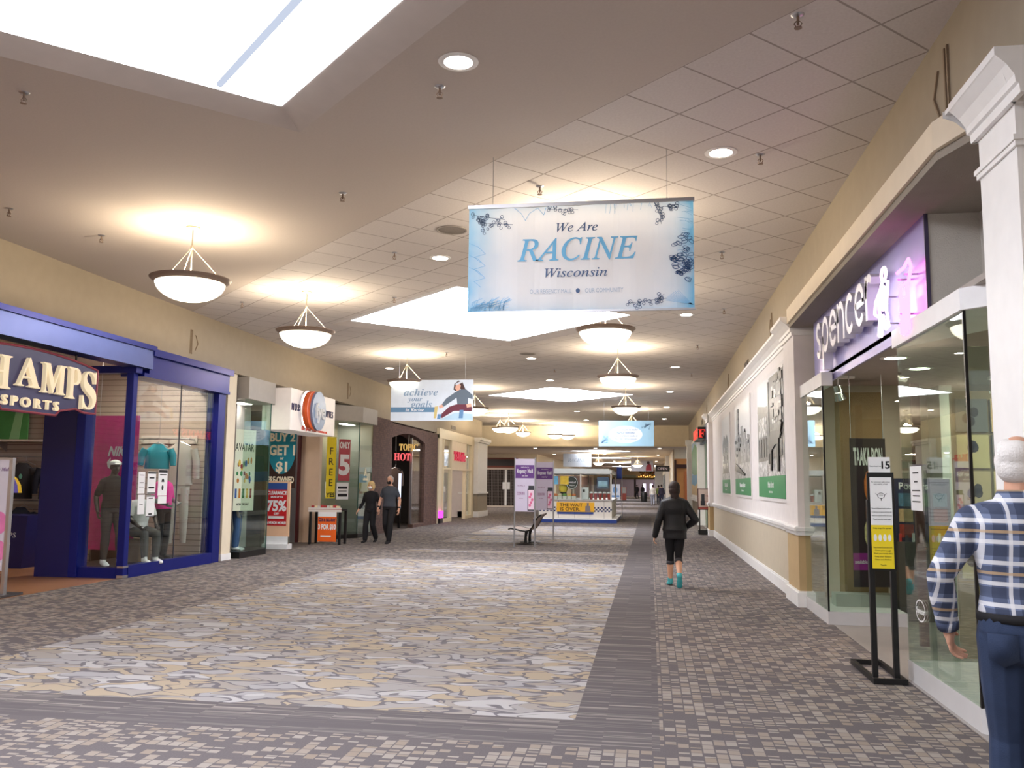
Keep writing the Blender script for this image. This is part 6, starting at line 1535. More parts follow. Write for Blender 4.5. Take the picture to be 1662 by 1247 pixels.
t = thing('drink_dispenser', 'yellow topped lemonade dispenser behind the kiosk glass', 'dispenser', (-3.75, ky0 + 0.6, 0.99))
b = MB(); b.lathe((-3.75, ky0 + 0.6, 0.99), [(0.0, 0), (0.14, 0), (0.14, 0.3), (0, 0.3)], 18); b.build('base', M_BLACK, t, True)
b = MB(); b.lathe((-3.75, ky0 + 0.6, 1.29), [(0.15, 0), (0.2, 0.1), (0.2, 0.3), (0.0, 0.32)], 20); b.build('bowl', mat('lemonade', (240, 214, 70), 0.3), t, True)
t = thing('napkin_machine', 'white boxy machine on the kiosk counter beside the cups', 'machine', (-2.75, ky0 + 0.4, 0.99))
b = MB(); b.box((-2.95, ky0 + 0.25, 0.99), (-2.62, ky0 + 0.6, 1.5)); b.build('body', M_PAPER, t, bevel=0.02); b = MB(); b.plate(facing(ky0 + 0.25), -2.87, 1.3, -2.78, 1.42, 0, 0.01); b.build('screen', M_INK, t)
t = thing('feather_flag', 'blue flag sign standing at the right rear corner of the kiosk', 'flag', (-1.4, 43.9, 0))
b = MB(); b.cyl((-1.35, 43.95, 0.0), (-1.35, 43.95, 2.55), 0.02, n=8); b.build('pole', M_STEEL, t)
b = MB(); b.box((-1.60, 43.93, 1.93), (-1.36, 43.96, 2.5)); b.build('cloth', mat('flag_blue', (36, 66, 160), 0.5), t)

# ---------------------------------------------------------------- crossing and far corridor
for x, y, l in ((-12.0, 52.0, 'ceiling light panel over the crossing, nearer the beam'), (-12.0, 58.0, 'ceiling light panel over the crossing, nearer the closed shopfront'), (-1.0, 117.0, 'ceiling light panel before the distant store entrance'), (-3.0, 130.0, 'ceiling light panel inside the distant store'), (0.3, 131.5, 'second ceiling light panel inside the distant store, beside its lit doors')): add_fill_light(x, y, ZL, l, 1.2, 1.2)  # unseen panels, added to brighten the crossing and the far end
w = MB(); w.box((-24, 62, 3.2), (-8.3, 62.3, ZL)); w.box((-9.15, 62, 0), (-8.3, 62.3, 3.2)); struct('wall_gate_shop', w, M_CREAM)
t = thing('storefront', 'closed shopfront with red brown fascia and dark grille beyond the crossing', 'storefront', (-11, 62, 0)); fr = facing(62.0)
b = MB(); b.plate(fr, -14.0, 2.75, -9.15, 3.45, 0, 0.1); b.build('fascia', mat('red_brown_fascia', (120, 58, 46), 0.5), t)
b = MB(); b.plate(fr, -13.8, 2.9, -9.35, 3.35, 0.1, 0.14); b.build('dark_sign_panel', mat('dark_sign_panel', (52, 44, 48), 0.5), t)
b = MB(); b.plate(fr, -14.0, 2.62, -9.15, 2.75, 0, 0.08); b.plate(fr, -14.0, 0.0, -9.15, 0.12, 0, 0.06); b.build('light_rail', mat('pale_rail', (206, 192, 180), 0.5), t)
b = MB()
for k in range(46): b.cyl((-13.9 + k * 0.105, 62.05, 0.1), (-13.9 + k * 0.105, 62.05, 2.65), 0.014, n=6)
for k in range(12): b.plate(fr, -14.0, 0.3 + 0.2 * k, -9.15, 0.315 + 0.2 * k, -0.06, -0.04)
b.build('grille', mat('grille_metal', (150, 138, 132), 0.4, metal=0.5), t)
b = MB(); b.plate(fr, -10.1, 0.1, -9.95, 2.62, 0, 0.06); b.plate(fr, -9.3, 0.1, -9.15, 2.62, 0, 0.06); b.build('door_frame', M_WHITE, t)
b = MB(); b.plate(fr, -10.25, 1.25, -10.1, 1.75, 0.06, 0.08); b.plate(fr, -9.93, 1.25, -9.72, 1.75, 0.06, 0.08); b.build('door_plate', M_PAPER, t)
w = MB(); w.box((-14, 66, 0), (-9.0, 66.1, 3.2)); w.box((-14.1, 62.3, 0), (-14.0, 66, 3.2)); struct('wall_gate_shop_back', w, M_DARK)
w = MB(); w.box((1.42, 52.5, 3.17), (3.4, 52.8, ZL)); struct('wall_wood_shop', w, M_CREAM)
t = thing('storefront', 'orange wood panelled shopfront with dark band at the right of the beam', 'storefront', (2.0, 52.4, 0)); fr = facing(52.5)
M_OW = mat_wood('orange_wood', (206, 130, 62), (226, 158, 86))
b = MB(); b.plate(fr, 1.42, 0, 3.4, 3.17, -0.1, 0.0); b.build('wood_panel', M_OW, t)
b = MB(); b.plate(fr, 1.40, 2.62, 3.4, 2.84, 0, 0.15); b.build('dark_band', mat('dark_brown_band', (70, 36, 24), 0.5), t)
b = MB(); b.plate(fr, 1.40, 0, 1.52, 3.1, 0, 0.12); b.build('dark_jamb', mat('dark_brown_band', (70, 36, 24), 0.5), t)
b = MB(); b.plate(fr, 1.98, 0, 3.0, 2.45, 0, 0.06); b.build('wood_door', mat_wood('deep_orange_wood', (190, 100, 44), (210, 120, 58)), t)
t = thing('hanging_sign', 'small black OPEN sign sticking out of the far right wall', 'sign', (0.9, 60, 2.5)); fr = facing(60)
b = MB(); b.plate(fr, 0.36, 2.55, 1.30, 2.92, -0.08, 0); b.build('box', M_BLACK, t)
b = MB(); b.text(fr, 'OPEN', 0.83, 2.735, 0.17, 'sans', ext=0.004, width=0.62); b.build('lettering', mat('dim_lit_letter', (190, 170, 170), 0.5, emit=0.2), t)
b = MB(); b.box((1.30, 59.99, 2.7), (1.36, 60.07, 2.78)); b.build('bracket', M_STEEL, t)
w = MB(); w.box((0.5, 95, 0), (1.35, 95.6, ZL)); trim(w, M_WHITE)
w = MB(); w.box((1.1, 64, 0), (1.35, 64.5, ZL)); trim(w, M_WHITE)
for k, (y0, y1, c, lab) in enumerate(((66, 74, (176, 160, 150), 'far shopfront on the right corridor wall, nearest one past the OPEN sign'), (76, 92, (140, 150, 150), 'far shopfront on the right corridor wall, farther one'))):
    t = thing('storefront', lab, 'storefront', (1.3, y0, 0)); fr = right_wall(1.35)
    b = MB(); b.plate(fr, -y1, 0, -y0, 2.6, 0, 0.03); b.build('shop_window', mat('far_window_%d' % c[0], c, 0.2), t)
    b = MB(); b.plate(fr, -y1, 2.6, -y0, 2.9, 0, 0.08); b.build('header', M_BEIGEFR, t)
for k, (y0, y1, c) in enumerate(((63.5, 72, (120, 92, 72)), (75, 90, (206, 170, 120)), (93, 120, (150, 110, 80)))):
    t = thing('storefront', 'far shopfront on the left wall of the low corridor, %s past the crossing' % ORD[k], 'storefront', (-7.8, y0, 0)); fr = left_wall(-7.8)
    b = MB(); b.plate(fr, y0, 0, y1, 2.6, 0, 0.03); b.build('shop_window', mat('far_window_l%d' % c[0], c, 0.3, var=0.3, scale=1), t)
    b = MB(); b.plate(fr, y0, 2.6, y1, 3.0, 0, 0.08); b.build('header', M_BEIGEFR, t)
t = thing('storefront', 'distant store entrance at the end of the corridor with colourful clutter above', 'storefront', (-1, YE, 0)); fr = facing(YE)
b = MB(); b.plate(fr, -5.5, 2.45, 2.6, 2.7, 0, 0.3); b.build('canopy', mat('olive_canopy', (126, 112, 80), 0.5), t)
random.seed(41); b = MB(); cm = [mat('clutter_%d' % i, c, 0.5) for i, c in enumerate(((120, 100, 50), (80, 90, 50), (190, 150, 70), (150, 60, 40)))]
for k in range(60):
    b.m = k % 4; x = -1.6 + 2.6 * random.random(); z = 2.75 + 0.8 * random.random(); b.plate(fr, x, z, x + 0.12 + 0.1 * random.random(), z + 0.1 + 0.12 * random.random(), 0.0, 0.06 + 0.002 * k)
b.build('clutter_display', cm, t)
b = MB()
for k in range(9): b.disc(fr, -1.5 + 0.3 * k, 2.82 + 0.08 * (k % 3), 0.06, None, 0.2, 0.24, 10)
b.build('lamps', glow('warm_sign_lamp', (255, 190, 90), 3.0), t)
b = MB(); b.plate(fr, -5.0, 2.72, -1.9, 3.05, 0, 0.1); b.build('pale_sign', mat('pale_green_sign', (196, 206, 190), 0.5), t)
b = MB()
for x in (-5.4, -2.2, 1.0): b.plate(fr, x, 0, x + 0.25, 2.45, -0.1, 0.1)
b.build('pier', M_DARK, t)
for x, l in ((-1.0, 'white glowing door panel in the distant store entrance, left one'), (0.0, 'white glowing door panel in the distant store entrance, right one')):
    t = thing('lit_panel', l, 'lit panel', (x, YE + 6, 0.3), 'glowing panels in the distant entrance'); b = MB(); b.box((x, YE + 6, 0.0), (x + 0.4, YE + 6.1, 0.3)); b.build('stand', M_DARK, t)
    b = MB(); b.box((x, YE + 6, 0.3), (x + 0.4, YE + 6.1, 1.9)); b.build('glowing_face', glow('lilac_panel', (235, 225, 255), 1.6), t)
w = MB(); w.box((-8, YE + 9, 0), (2.6, YE + 9.1, ZL)); struct('wall_store_back', w, mat('grey_violet_store_wall', (120, 108, 116), 0.8))
t = thing('sign_stand', 'white and blue poster stand beyond the kiosk', 'sign stand', (-3.0, 77, 0)); fr = facing(77)
b = MB(); b.plate(fr, -3.35, 0.35, -2.55, 1.7, -0.05, 0); b.build('panel', mat('white_blue_poster', (216, 224, 236), 0.5, var=0.15), t)
b = MB(); b.disc(fr, -2.95, 1.2, 0.2, 0.3, 0, 0.004); b.plate(fr, -3.3, 0.6, -2.6, 0.75, 0, 0.004); b.build('print', mat('poster_blue', (120, 160, 206), 0.5), t)
b = MB(); b.box((-3.3, 76.9, 0), (-2.6, 77.2, 0.06)); b.cyl((-2.95, 77.02, 0.06), (-2.95, 77.02, 0.4), 0.03); b.build('base', M_BLACK, t)
t = thing('floor_board', 'red and white floor board far down the corridor', 'board', (-2.8, 98, 0)); fr = facing(98)
b = MB(); b.plate(fr, -3.1, 0.0, -2.55, 1.45, -0.06, 0); b.build('panel', mat('coral_print', (226, 120, 104), 0.5), t)
b = MB(); b.plate(fr, -3.05, 0.75, -2.6, 1.4, 0, 0.005); b.build('white_print', M_PAPER, t)
t = thing('waste_bin', 'dark waste bin far down the corridor beside the walkers', 'bin', (-0.6, 90, 0))
b = MB(); b.lathe((-0.6, 90, 0), [(0.0, 0), (0.3, 0), (0.33, 0.8), (0.3, 0.86), (0, 0.88)], 20); b.build('body', M_BLACK, t, True); b = MB(); b.lathe((-0.6, 90, 0.86), [(0.31, 0), (0.25, 0.12), (0, 0.14)], 20); b.build('lid', M_DARK, t, True)
# ---------------------------------------------------------------- figures
def remesh(mb, vox, it=6):
    me = mb.mesh('figure', [M_PAPER])
    ob = bpy.data.objects.new('figure_source', me); COL.objects.link(ob)
    md = ob.modifiers.new('r', 'REMESH'); md.mode = 'VOXEL'; md.voxel_size = vox; md.use_smooth_shade = True
    sm = ob.modifiers.new('s', 'SMOOTH'); sm.iterations = it; sm.factor = 0.5
    dg = bpy.context.evaluated_depsgraph_get(); dg.update()
    out = bpy.data.meshes.new_from_object(ob.evaluated_get(dg))
    bpy.data.objects.remove(ob); bpy.data.meshes.remove(me)
    out.materials.clear()
    return out
def put(name, me, m, parent, label=None):
    me.materials.append(m); me.shade_smooth(); me.name = name
    ob = bpy.data.objects.new(name, me); COL.objects.link(ob); ob.parent = parent
    WLOC[ob.name] = Vector((0, 0, 0))
    return tag(ob, label)
V = Vector
TORSO = [(.88, 0, .150, .105), (.95, -.005, .168, .118), (1.02, 0, .160, .112), (1.10, .005, .146, .102), (1.20, .008, .155, .110), (1.30, .008, .172, .120), (1.38, 0, .180, .112), (1.44, -.008, .150, .090), (1.48, -.012, .085, .068), (1.51, -.012, .060, .060)]
def torso(b, J, off, z0, z1, s, wide=1.0, puff=0.0):
    P = J['pelvis']; C = J['neck']; rings = []
    secs = [q for q in TORSO if z0 - 1e-6 <= q[0] <= z1 + 1e-6]
    for i, (z, y, rx, ry) in enumerate(secs):
        f = (z - .95) / (1.50 - .95)
        c = P.lerp(C, f) if 0 <= f else P + V((0, 0, z - .95))
        o = off + (puff if i % 2 else 0)
        rings.append([c + V(((rx * wide + o) * math.copysign(abs(math.cos(a)) ** .85, math.cos(a)), y + (ry + o) * math.copysign(abs(math.sin(a)) ** .9, math.sin(a)), 0)) for a in [2 * PI * k / 24 for k in range(24)]])
    b.loft(rings)
    return b
def limb(b, pts, rs):
    n = len(pts)
    fine, fr_ = [], []
    for i in range(n - 1):
        for k in range(4):
            t_ = k / 4; fine.append(pts[i].lerp(pts[i + 1], t_)); fr_.append(rs[i] + (rs[i + 1] - rs[i]) * t_)
    fine.append(pts[-1]); fr_.append(rs[-1])
    b.tube(fine, fr_, 12)
    for p, r in zip(pts, rs): b.ell(p, (r, r, r), n=12, m=8)
def hand(b, w, d, wv, nv, curl=0.5, s=1.0, grip=False):
    """palm plus four unequal fingers and a side thumb; wv runs across towards the thumb, nv out of the palm"""
    d = d.normalized(); wv = (wv - d * wv.dot(d)).normalized(); nv = (nv - d * nv.dot(d) - wv * nv.dot(wv)).normalized()
    R = Matrix((wv, d, nv)).transposed()
    b.ell(w + d * .048 * s, (.041 * s, .055 * s, .017 * s), R, 12, 8)
    limb(b, [w - d * .02 * s, w + d * .03 * s], [.026 * s, .024 * s])
    for k, (o, L_) in enumerate(((.031, .068), (.0105, .078), (-.0105, .072), (-.031, .056))):
        p = w + d * .092 * s + wv * o * s; a = curl * .5; q = [p - d * .02 * s, p]
        for j in range(3):
            a += curl * (0.7 if j else 0.4)
            p = p + (d * math.cos(a) + nv * math.sin(a) + wv * (o * .7)) * L_ * s / 3 * (1.12 - .12 * j); q.append(p)
        r0 = .0088 * s
        b.tube(q, [r0 * 1.05, r0, r0 * .98, r0 * .92, r0 * .8], 8); b.ell(q[-1], (r0 * .85,) * 3, n=8, m=6)
    p = w + d * .025 * s + wv * .036 * s; q = [p - wv * .02 * s, p]
    for j in range(2):
        p = p + (d * .75 + wv * (.62 - .3 * j) + nv * (.25 + .35 * curl * j)).normalized() * .032 * s; q.append(p)
    b.tube(q, [.014 * s, .0125 * s, .011 * s, .009 * s], 8); b.ell(q[-1], (.0092 * s,) * 3, n=8, m=6)
def head(b, c, R, male=True):
    """c: centre of the head, R: its turn; local +Y is the face"""
    def at(x, y, z): return c + R @ V((x, y, z))
    b.ell(at(0, -.012, .025), (.076, .096, .094), R, 18, 12)
    b.ell(at(0, .018, -.035), (.062, .074, .088), R, 16, 10)
    b.ell(at(0, .055, -.092), (.034, .030, .026), R, 12, 8)
    b.ell(at(0, .088, -.022), (.013, .018, .028), R, 10, 8)
    b.ell(at(0, .099, -.036), (.015, .012, .011), R, 10, 8)
    b.ell(at(0, .076, .026), (.052, .014, .010), R, 12, 8)
    b.ell(at(0, .084, -.066), (.024, .010, .006), R, 10, 6); b.ell(at(0, .082, -.076), (.021, .010, .007), R, 10, 6)
    for s_ in (-1, 1):
        b.ell(at(s_ * .078, -.012, -.005), (.009, .020, .032), R, 10, 8)
        b.ell(at(s_ * .042, .062, -.03), (.022, .018, .02), R, 10, 8)
    limb(b, [at(0, -.02, -.06), at(0, -.03, -.14)], [.056, .058])
def defaults(j):
    J = dict(pelvis=V((0, 0, .95)), neck=V((0, -.005, 1.50)), head=V((0, .015, 1.635)),
             shL=V((-.165, -.01, 1.385)), shR=V((.165, -.01, 1.385)), elL=V((-.235, -.03, 1.13)), elR=V((.235, -.03, 1.13)), wrL=V((-.245, .05, .885)), wrR=V((.245, .05, .885)),
             hipL=V((-.088, 0, .92)), hipR=V((.088, 0, .92)), knL=V((-.095, .02, .50)), knR=V((.095, .02, .50)), anL=V((-.10, -.02, .085)), anR=V((.10, -.02, .085)),
             toeL=V((-.02, 1, -.12)), toeR=V((.02, 1, -.12)))
    for k, v in j.items(): J[k] = V(v)
    return J
ARM = [.058, .050, .040, .042, .028]; LEG = [.088, .076, .054, .057, .038]
def arm_pts(J, S, stop=1.0):
    a, e, w = J['sh' + S], J['el' + S], J['wr' + S]
    return [a, a.lerp(e, .5), e, e.lerp(w, .4), w]
def leg_pts(J, S):
    a, k, f = J['hip' + S], J['kn' + S], J['an' + S]
    return [a, a.lerp(k, .5), k, k.lerp(f, .35), f]
def cut(pts, rs, frac, off):
    """first part of a limb, frac in units of its five stations"""
    n = int(frac); P = list(pts[:n + 1]); R_2 = [r + off for r in rs[:n + 1]]
    if n < len(pts) - 1 and frac > n:
        P.append(pts[n].lerp(pts[n + 1], frac - n)); R_2.append(rs[n] + (rs[n + 1] - rs[n]) * (frac - n) + off)
    return P, R_2
def foot(b, J, S, off=0.0):
    a = J['an' + S]; d = J['toe' + S].normalized(); s_ = V((0, 0, 1)).cross(d)
    s_ = s_.normalized() if s_.length > .01 else V((1, 0, 0)); u = d.cross(s_).normalized()
    if u.z < 0: u = -u; s_ = -s_
    R = Matrix((s_, d, u)).transposed(); heel = a - u * .035
    b.ell(heel + d * .005, (.036 + off, .048 + off, .042 + off), R, 12, 8)
    b.ell(heel + d * .09 - u * .012, (.043 + off, .085 + off, .030 + off), R, 12, 8)
    b.ell(heel + d * .155 - u * .018, (.044 + off, .05 + off, .022 + off), R, 12, 8)
    limb(b, [a + u * .03, heel], [.040 + off, .040 + off])
def figure(name, label, cat, loc, rz, H, joints, wear, skin, vox=0.009, group=None, head_turn=(0, 0, 0), curl=(0.5, 0.5), male=True, hair=None, face=True, nohead=False):
    t = thing(name, label, cat, loc, group, rz)
    k = H / 1.75; t.scale = (k, k, k)
    J = defaults(joints); Rh = Euler(head_turn).to_matrix()
    b = MB(); torso(b, J, 0, .88, 1.51, 1)
    for S in 'LR':
        limb(b, arm_pts(J, S), ARM); limb(b, leg_pts(J, S), LEG); limb(b, [J['neck'] - V((0, 0, .05)), J['sh' + S] + V((0, 0, .012))], [.055, .047])
        d = (J['wr' + S] - J['el' + S]); sx = -1 if S == 'L' else 1
        wv = J.get('thumb' + S, V((0, 1, 0))); nv = J.get('palm' + S, V((-sx, 0, 0)))
        hand(b, J['wr' + S], d, wv, nv, curl[0 if S == 'L' else 1])
        foot(b, J, S)
    if not nohead:
        head(b, J['head'], Rh, male); limb(b, [J['neck'] - V((0, 0, .03)), J['head'] + V((0, -.02, -.08))], [.062, .056])
    put('body', remesh(b, vox, 2), skin, t)
    for w_ in wear:
        b = MB(); kind = w_[0]; m = w_[1]; off = w_[2]; nm = w_[3]; lab = w_[4] if len(w_) > 4 else None
        if kind == 'top':       # (.., sleeve fraction, hem z, puff)
            sl, hem, puff = w_[5], w_[6], w_[7]
            torso(b, J, off, hem if hem >= .88 else .88, 1.48, 1, 1.0, puff)
            if hem < .88: b.loft([[J['pelvis'] + V(((.158 + off + .008) * math.cos(a), (.115 + off) * math.sin(a), z - .95)) for a in [2 * PI * i / 24 for i in range(24)]] for z in (hem, .90)])
            for S in 'LR':
                P, Rr = cut(arm_pts(J, S), ARM, sl, off * .62)
                limb(b, P, Rr); limb(b, [J['neck'] - V((0, 0, .06)), J['sh' + S] + V((0, 0, .012))], [.055 + off, .047 + off * .62])
            b.ell(J['neck'] + V((0, 0, -.03)), (.085 + off, .07 + off, .035), n=14, m=8)
        elif kind == 'bottom':  # (.., leg fraction, waist z, flare)
            lf, wz, fl_ = w_[5], w_[6], w_[7]
            torso(b, J, off, .88, wz, 1)
            for S in 'LR':
                P, Rr = cut(leg_pts(J, S), LEG, lf, off)
                Rr = [r + fl_ * i / 4 for i, r in enumerate(Rr)]
                limb(b, P, Rr)
            b.ell(J['hipL'].lerp(J['hipR'], .5) + V((0, -.03, -.02)), (.15 + off, .10 + off, .09), n=16, m=8)
        elif kind == 'shoes':
            for S in 'LR':
                b2 = MB(); foot(b2, J, S, off); put(nm, remesh(b2, max(vox, .008), 3), m, t, lab)
            continue
        elif kind == 'cuffs':   # band round each limb between two fractions
            for S in 'LR':
                pts_ = arm_pts(J, S) if w_[5] == 'arm' else leg_pts(J, S); rr = ARM if w_[5] == 'arm' else LEG
                a_, ra = cut(pts_, rr, w_[6], off); c_, rc = cut(pts_, rr, w_[7], off)
                b2 = MB(); b2.tube([a_[-1], c_[-1]], [ra[-1], rc[-1]], 16); put(nm, b2.mesh(nm, []), m, t, lab)
            continue
        elif kind == 'belt':
            z = w_[5]
            b.loft([[J['pelvis'].lerp(J['neck'], (zz - .95) / .55) + V(((.158 + off) * math.cos(a), .004 + (.112 + off) * math.sin(a), 0)) for a in [2 * PI * i / 28 for i in range(28)]] for zz in (z - .018, z + .018)])
            put(nm, b.mesh(nm, []), m, t, lab); continue
        elif kind == 'mesh':    # ready shapes in head space
            for c, r in w_[5]: b.ell(J['head'] + Rh @ V(c), r, Rh, 16, 10)
        put(nm, remesh(b, vox, 5), m, t, lab)
    if hair:
        b = MB()
        for c, r in hair[1]: b.ell(J['head'] + Rh @ V(c), r, Rh, 18, 12)
        put('hair', remesh(b, min(vox, .007), 4), hair[0], t)
    if face and not nohead:
        for s_ in (-1, 1):
            b = MB(); b.ell(J['head'] + Rh @ V((s_ * .031, .074, .002)), (.013, .010, .008), Rh, 10, 8); put('eye', b.mesh('eye', []), mat('eye_dark', (60, 44, 38), 0.3), t)
    return t, J
SKIN = mat('skin', (222, 170, 140), 0.55, var=0.05)
SKIN2 = mat('tanned_skin', (212, 162, 136), 0.55, var=0.05)
M_BLKC = mat('black_cloth', (26, 25, 28), 0.85)
M_BLKJK = mat('black_quilted_jacket', (24, 23, 26), 0.5, bump=0.4, bscale=70)
M_JEAN = mat('dark_blue_denim', (44, 57, 84), 0.9, var=0.3, scale=9, bump=0.2, bscale=200)

# the man in the plaid shirt, close on the right
plaid = mat_plaid()
J_ = dict(elL=(-.315, -.05, 1.16), wrL=(-.30, .06, .93), shL=(-.185, -.01, 1.39), shR=(.185, -.01, 1.39), knL=(-.09, .10, .50), anL=(-.09, .12, .085), knR=(.1, 0.02, .5), anR=(.1, -.22, .12), toeR=(0, .85, -.45))
man, J = figure('person', 'white haired man in blue plaid shirt and jeans seen from behind by the white pilaster', 'person', (1.60, 4.2, 0), -0.38, 1.83, J_,
    [('top', plaid, .022, 'shirt', None, 3.8, .98, 0), ('bottom', M_JEAN, .016, 'jeans', None, 3.95, 1.02, .012), ('belt', M_BLKC, .03, 'belt', 'black leather belt', 1.005),
     ('cuffs', plaid, .016, 'shirt_cuff', None, 'arm', 3.7, 3.98), ('shoes', M_BLKC, .008, 'shoe')],
    SKIN2, 0.0052, head_turn=(0.05, 0, -0.15), curl=(.55, .5), hair=(mat('white_hair', (226, 222, 218), 0.8, bump=0.5, bscale=120), [((0, -.034, -.012), (.085, .084, .074)), ((-.05, -.03, .01), (.036, .068, .066)), ((.05, -.03, .01), (.036, .068, .066)), ((0, -.052, .040), (.076, .070, .064)), ((-.03, -.03, .06), (.05, .06, .05))]))
b = MB()
P0 = J['neck']
b.loft([[P0 + V(((.078 + e) * math.cos(a), -.004 + (.072 + e) * math.sin(a), z)) for a in [2 * PI * i / 24 for i in range(24)]] for e, z in ((.02, -.045), (.0, .02), (.006, .028), (.032, -.03), (.03, -.045))], caps=False)
put('collar', b.mesh('collar', []), plaid, man)
b = MB()
for s_ in (-1, 1): b.prism(Fr((s_ * .085, -.148, .90), (1, 0, 0), (0, -.12, 1)), [(-.055, .05), (.055, .05), (.055, -.05), (0, -.08), (-.055, -.05)], -.008, .006)
put('back_pocket', b.mesh('back_pocket', []), M_JEAN, man)

# woman walking away
J_ = dict(elR=(.345, -.05, 1.12), wrR=(.20, .12, .99), elL=(-.27, -.02, 1.11), wrL=(-.33, .05, .84), knL=(-.07, .12, .50), anL=(-.07, .16, .09), knR=(.06, .04, .49), anR=(.045, -.28, .21), toeR=(.0, .42, -.95), toeL=(-.05, 1, -.1), palmR=(0, -1, 0), thumbR=(0, 0, 1))
wk, J = figure('person', 'woman in black jacket and capri leggings with turquoise shoes walking away', 'person', (0.39, 14.7, 0), 0.06, 1.66, J_,
    [('top', M_BLKJK, .036, 'jacket', None, 4.0, .80, .010), ('bottom', M_BLKC, .008, 'leggings', None, 2.75, 1.02, .0), ('cuffs', mat('grey_cuff', (70, 68, 72), 0.8), .011, 'legging_cuff', 'dark grey cuff of the leggings', 'leg', 2.55, 2.95),
     ('shoes', mat('turquoise_shoe', (70, 170, 176), 0.5, var=0.2, scale=20), .007, 'shoe', 'turquoise running shoe')],
    SKIN, 0.008, curl=(.6, .8), hair=(mat('dark_brown_hair', (44, 28, 24), 0.6, bump=0.5, bscale=90), [((0, -.02, .03), (.098, .112, .108)), ((0, -.05, -.03), (.096, .09, .105)), ((0, -.075, -.12), (.072, .06, .10)), ((0, -.10, -.22), (.055, .05, .12)), ((0.01, -.115, -.33), (.042, .04, .11))]))
b = MB(); b.box((-.385, .03, .70), (-.345, .10, .78)); put('held_paper', b.mesh('held_paper', []), M_PAPER, wk) if False else None
t = thing('phone', 'small pale phone held in the left hand of the woman in the black jacket', 'phone', (0.07, 14.78, 0.72)); b = MB(); b.box((0.082, 14.80, 0.700), (0.094, 14.87, 0.80)); b.build('case', M_PAPER, t)

# the couple walking towards the viewer
J_ = dict(elR=(.27, -.02, 1.13), wrR=(.285, .09, .90), elL=(-.27, -.03, 1.13), wrL=(-.29, .06, .88), knL=(-.09, .14, .50), anL=(-.07, .16, .09), knR=(.09, .05, .50), anR=(.10, -.20, .13), toeR=(0, .8, -.5))
cm_, J = figure('person', 'grey haired man in dark tee shirt and black mask walking hand in hand', 'person', (-6.93, 23.3, 0), PI - 0.12, 1.79, J_,
    [('top', mat('charcoal_tee', (66, 70, 78), 0.85), .016, 'tee_shirt', None, 1.25, .93, 0), ('bottom', M_BLKC, .014, 'trousers', None, 3.95, .98, .012), ('shoes', M_BLKC, .008, 'shoe'),
     ('mesh', M_BLKC, 0, 'face_mask', None, [((0, .062, -.055), (.062, .05, .05))]), ('cuffs', M_BLKC, .006, 'watch', 'dark wrist watch', 'arm', 3.6, 3.8)],
    SKIN2, 0.009, curl=(.4, .9), hair=(mat('grey_hair', (176, 172, 168), 0.8), [((0, -.03, .04), (.083, .096, .088)), ((0, -.05, -.01), (.082, .066, .07))]))
J_ = dict(elL=(-.26, -.02, 1.12), wrL=(-.30, .08, .92), elR=(.26, -.04, 1.13), wrR=(.36, .05, .93), knR=(.09, .12, .50), anR=(.09, .14, .09), knL=(-.09, .04, .50), anL=(-.10, -.20, .13), toeL=(0, .8, -.5))
cw, J = figure('person', 'blonde woman in black top and white mask walking hand in hand', 'person', (-7.52, 23.5, 0), PI - 0.1, 1.63, J_,
    [('top', M_BLKC, .014, 'long_sleeved_top', None, 3.6, .90, 0), ('bottom', M_BLKC, .014, 'trousers', None, 3.95, .98, .02), ('shoes', M_BLKC, .008, 'shoe'),
     ('mesh', M_PAPER, 0, 'face_mask', 'white face mask', [((0, .062, -.055), (.062, .05, .05))])],
    SKIN, 0.009, curl=(.9, .4), male=False, hair=(mat('blonde_hair', (216, 186, 130), 0.7), [((0, -.018, .05), (.102, .112, .092)), ((0, -.05, -.02), (.108, .08, .095)), ((-.078, -.005, -.03), (.034, .066, .085)), ((.078, -.005, -.03), (.034, .066, .085)), ((0, .055, .085), (.07, .04, .03))]))
# distant walkers
wl = dict(knL=(-.09, .12, .50), anL=(-.08, .16, .09), knR=(.09, .03, .50), anR=(.10, -.2, .13), toeR=(0, .8, -.5))
far_hair = (mat('dark_brown_hair', (34, 24, 22), 0.5), [((0, -.02, .04), (.088, .1, .09)), ((0, -.05, -.02), (.085, .07, .08))])
for (x, y, rz, H, tc, bc_, lab) in ((0.22, 73.3, 0.0, 1.66, (206, 200, 188), (150, 152, 160), 'distant walker in pale top and grey trousers, nearest of the far group'),
                                   (0.75, 80.0, 0.0, 1.64, (142, 156, 98), (60, 62, 76), 'distant walker in green top, middle of the far group'),
                                   (0.95, 76.0, 0.0, 1.70, (60, 56, 72), (52, 54, 74), 'distant walker in dark clothes beside the right corridor wall'),
                                   (-1.6, 112.0, 0.3, 1.70, (50, 46, 48), (44, 42, 46), 'very distant walker in dark clothes before the end store, left one'),
                                   (-0.9, 112.5, -0.2, 1.68, (54, 48, 50), (46, 44, 50), 'very distant walker in dark clothes before the end store, right one')):
    figure('person', lab, 'person', (x, y, 0), rz, H, wl, [('top', mat('far_top_%d' % tc[0], tc, 0.9), .02, 'top', None, 3.6, .90, 0), ('bottom', mat('far_bottom_%d' % bc_[0], bc_, 0.9), .016, 'trousers', None, 3.95, .98, .01), ('shoes', M_BLKC, .008, 'shoe')], SKIN2, 0.014, hair=far_hair)

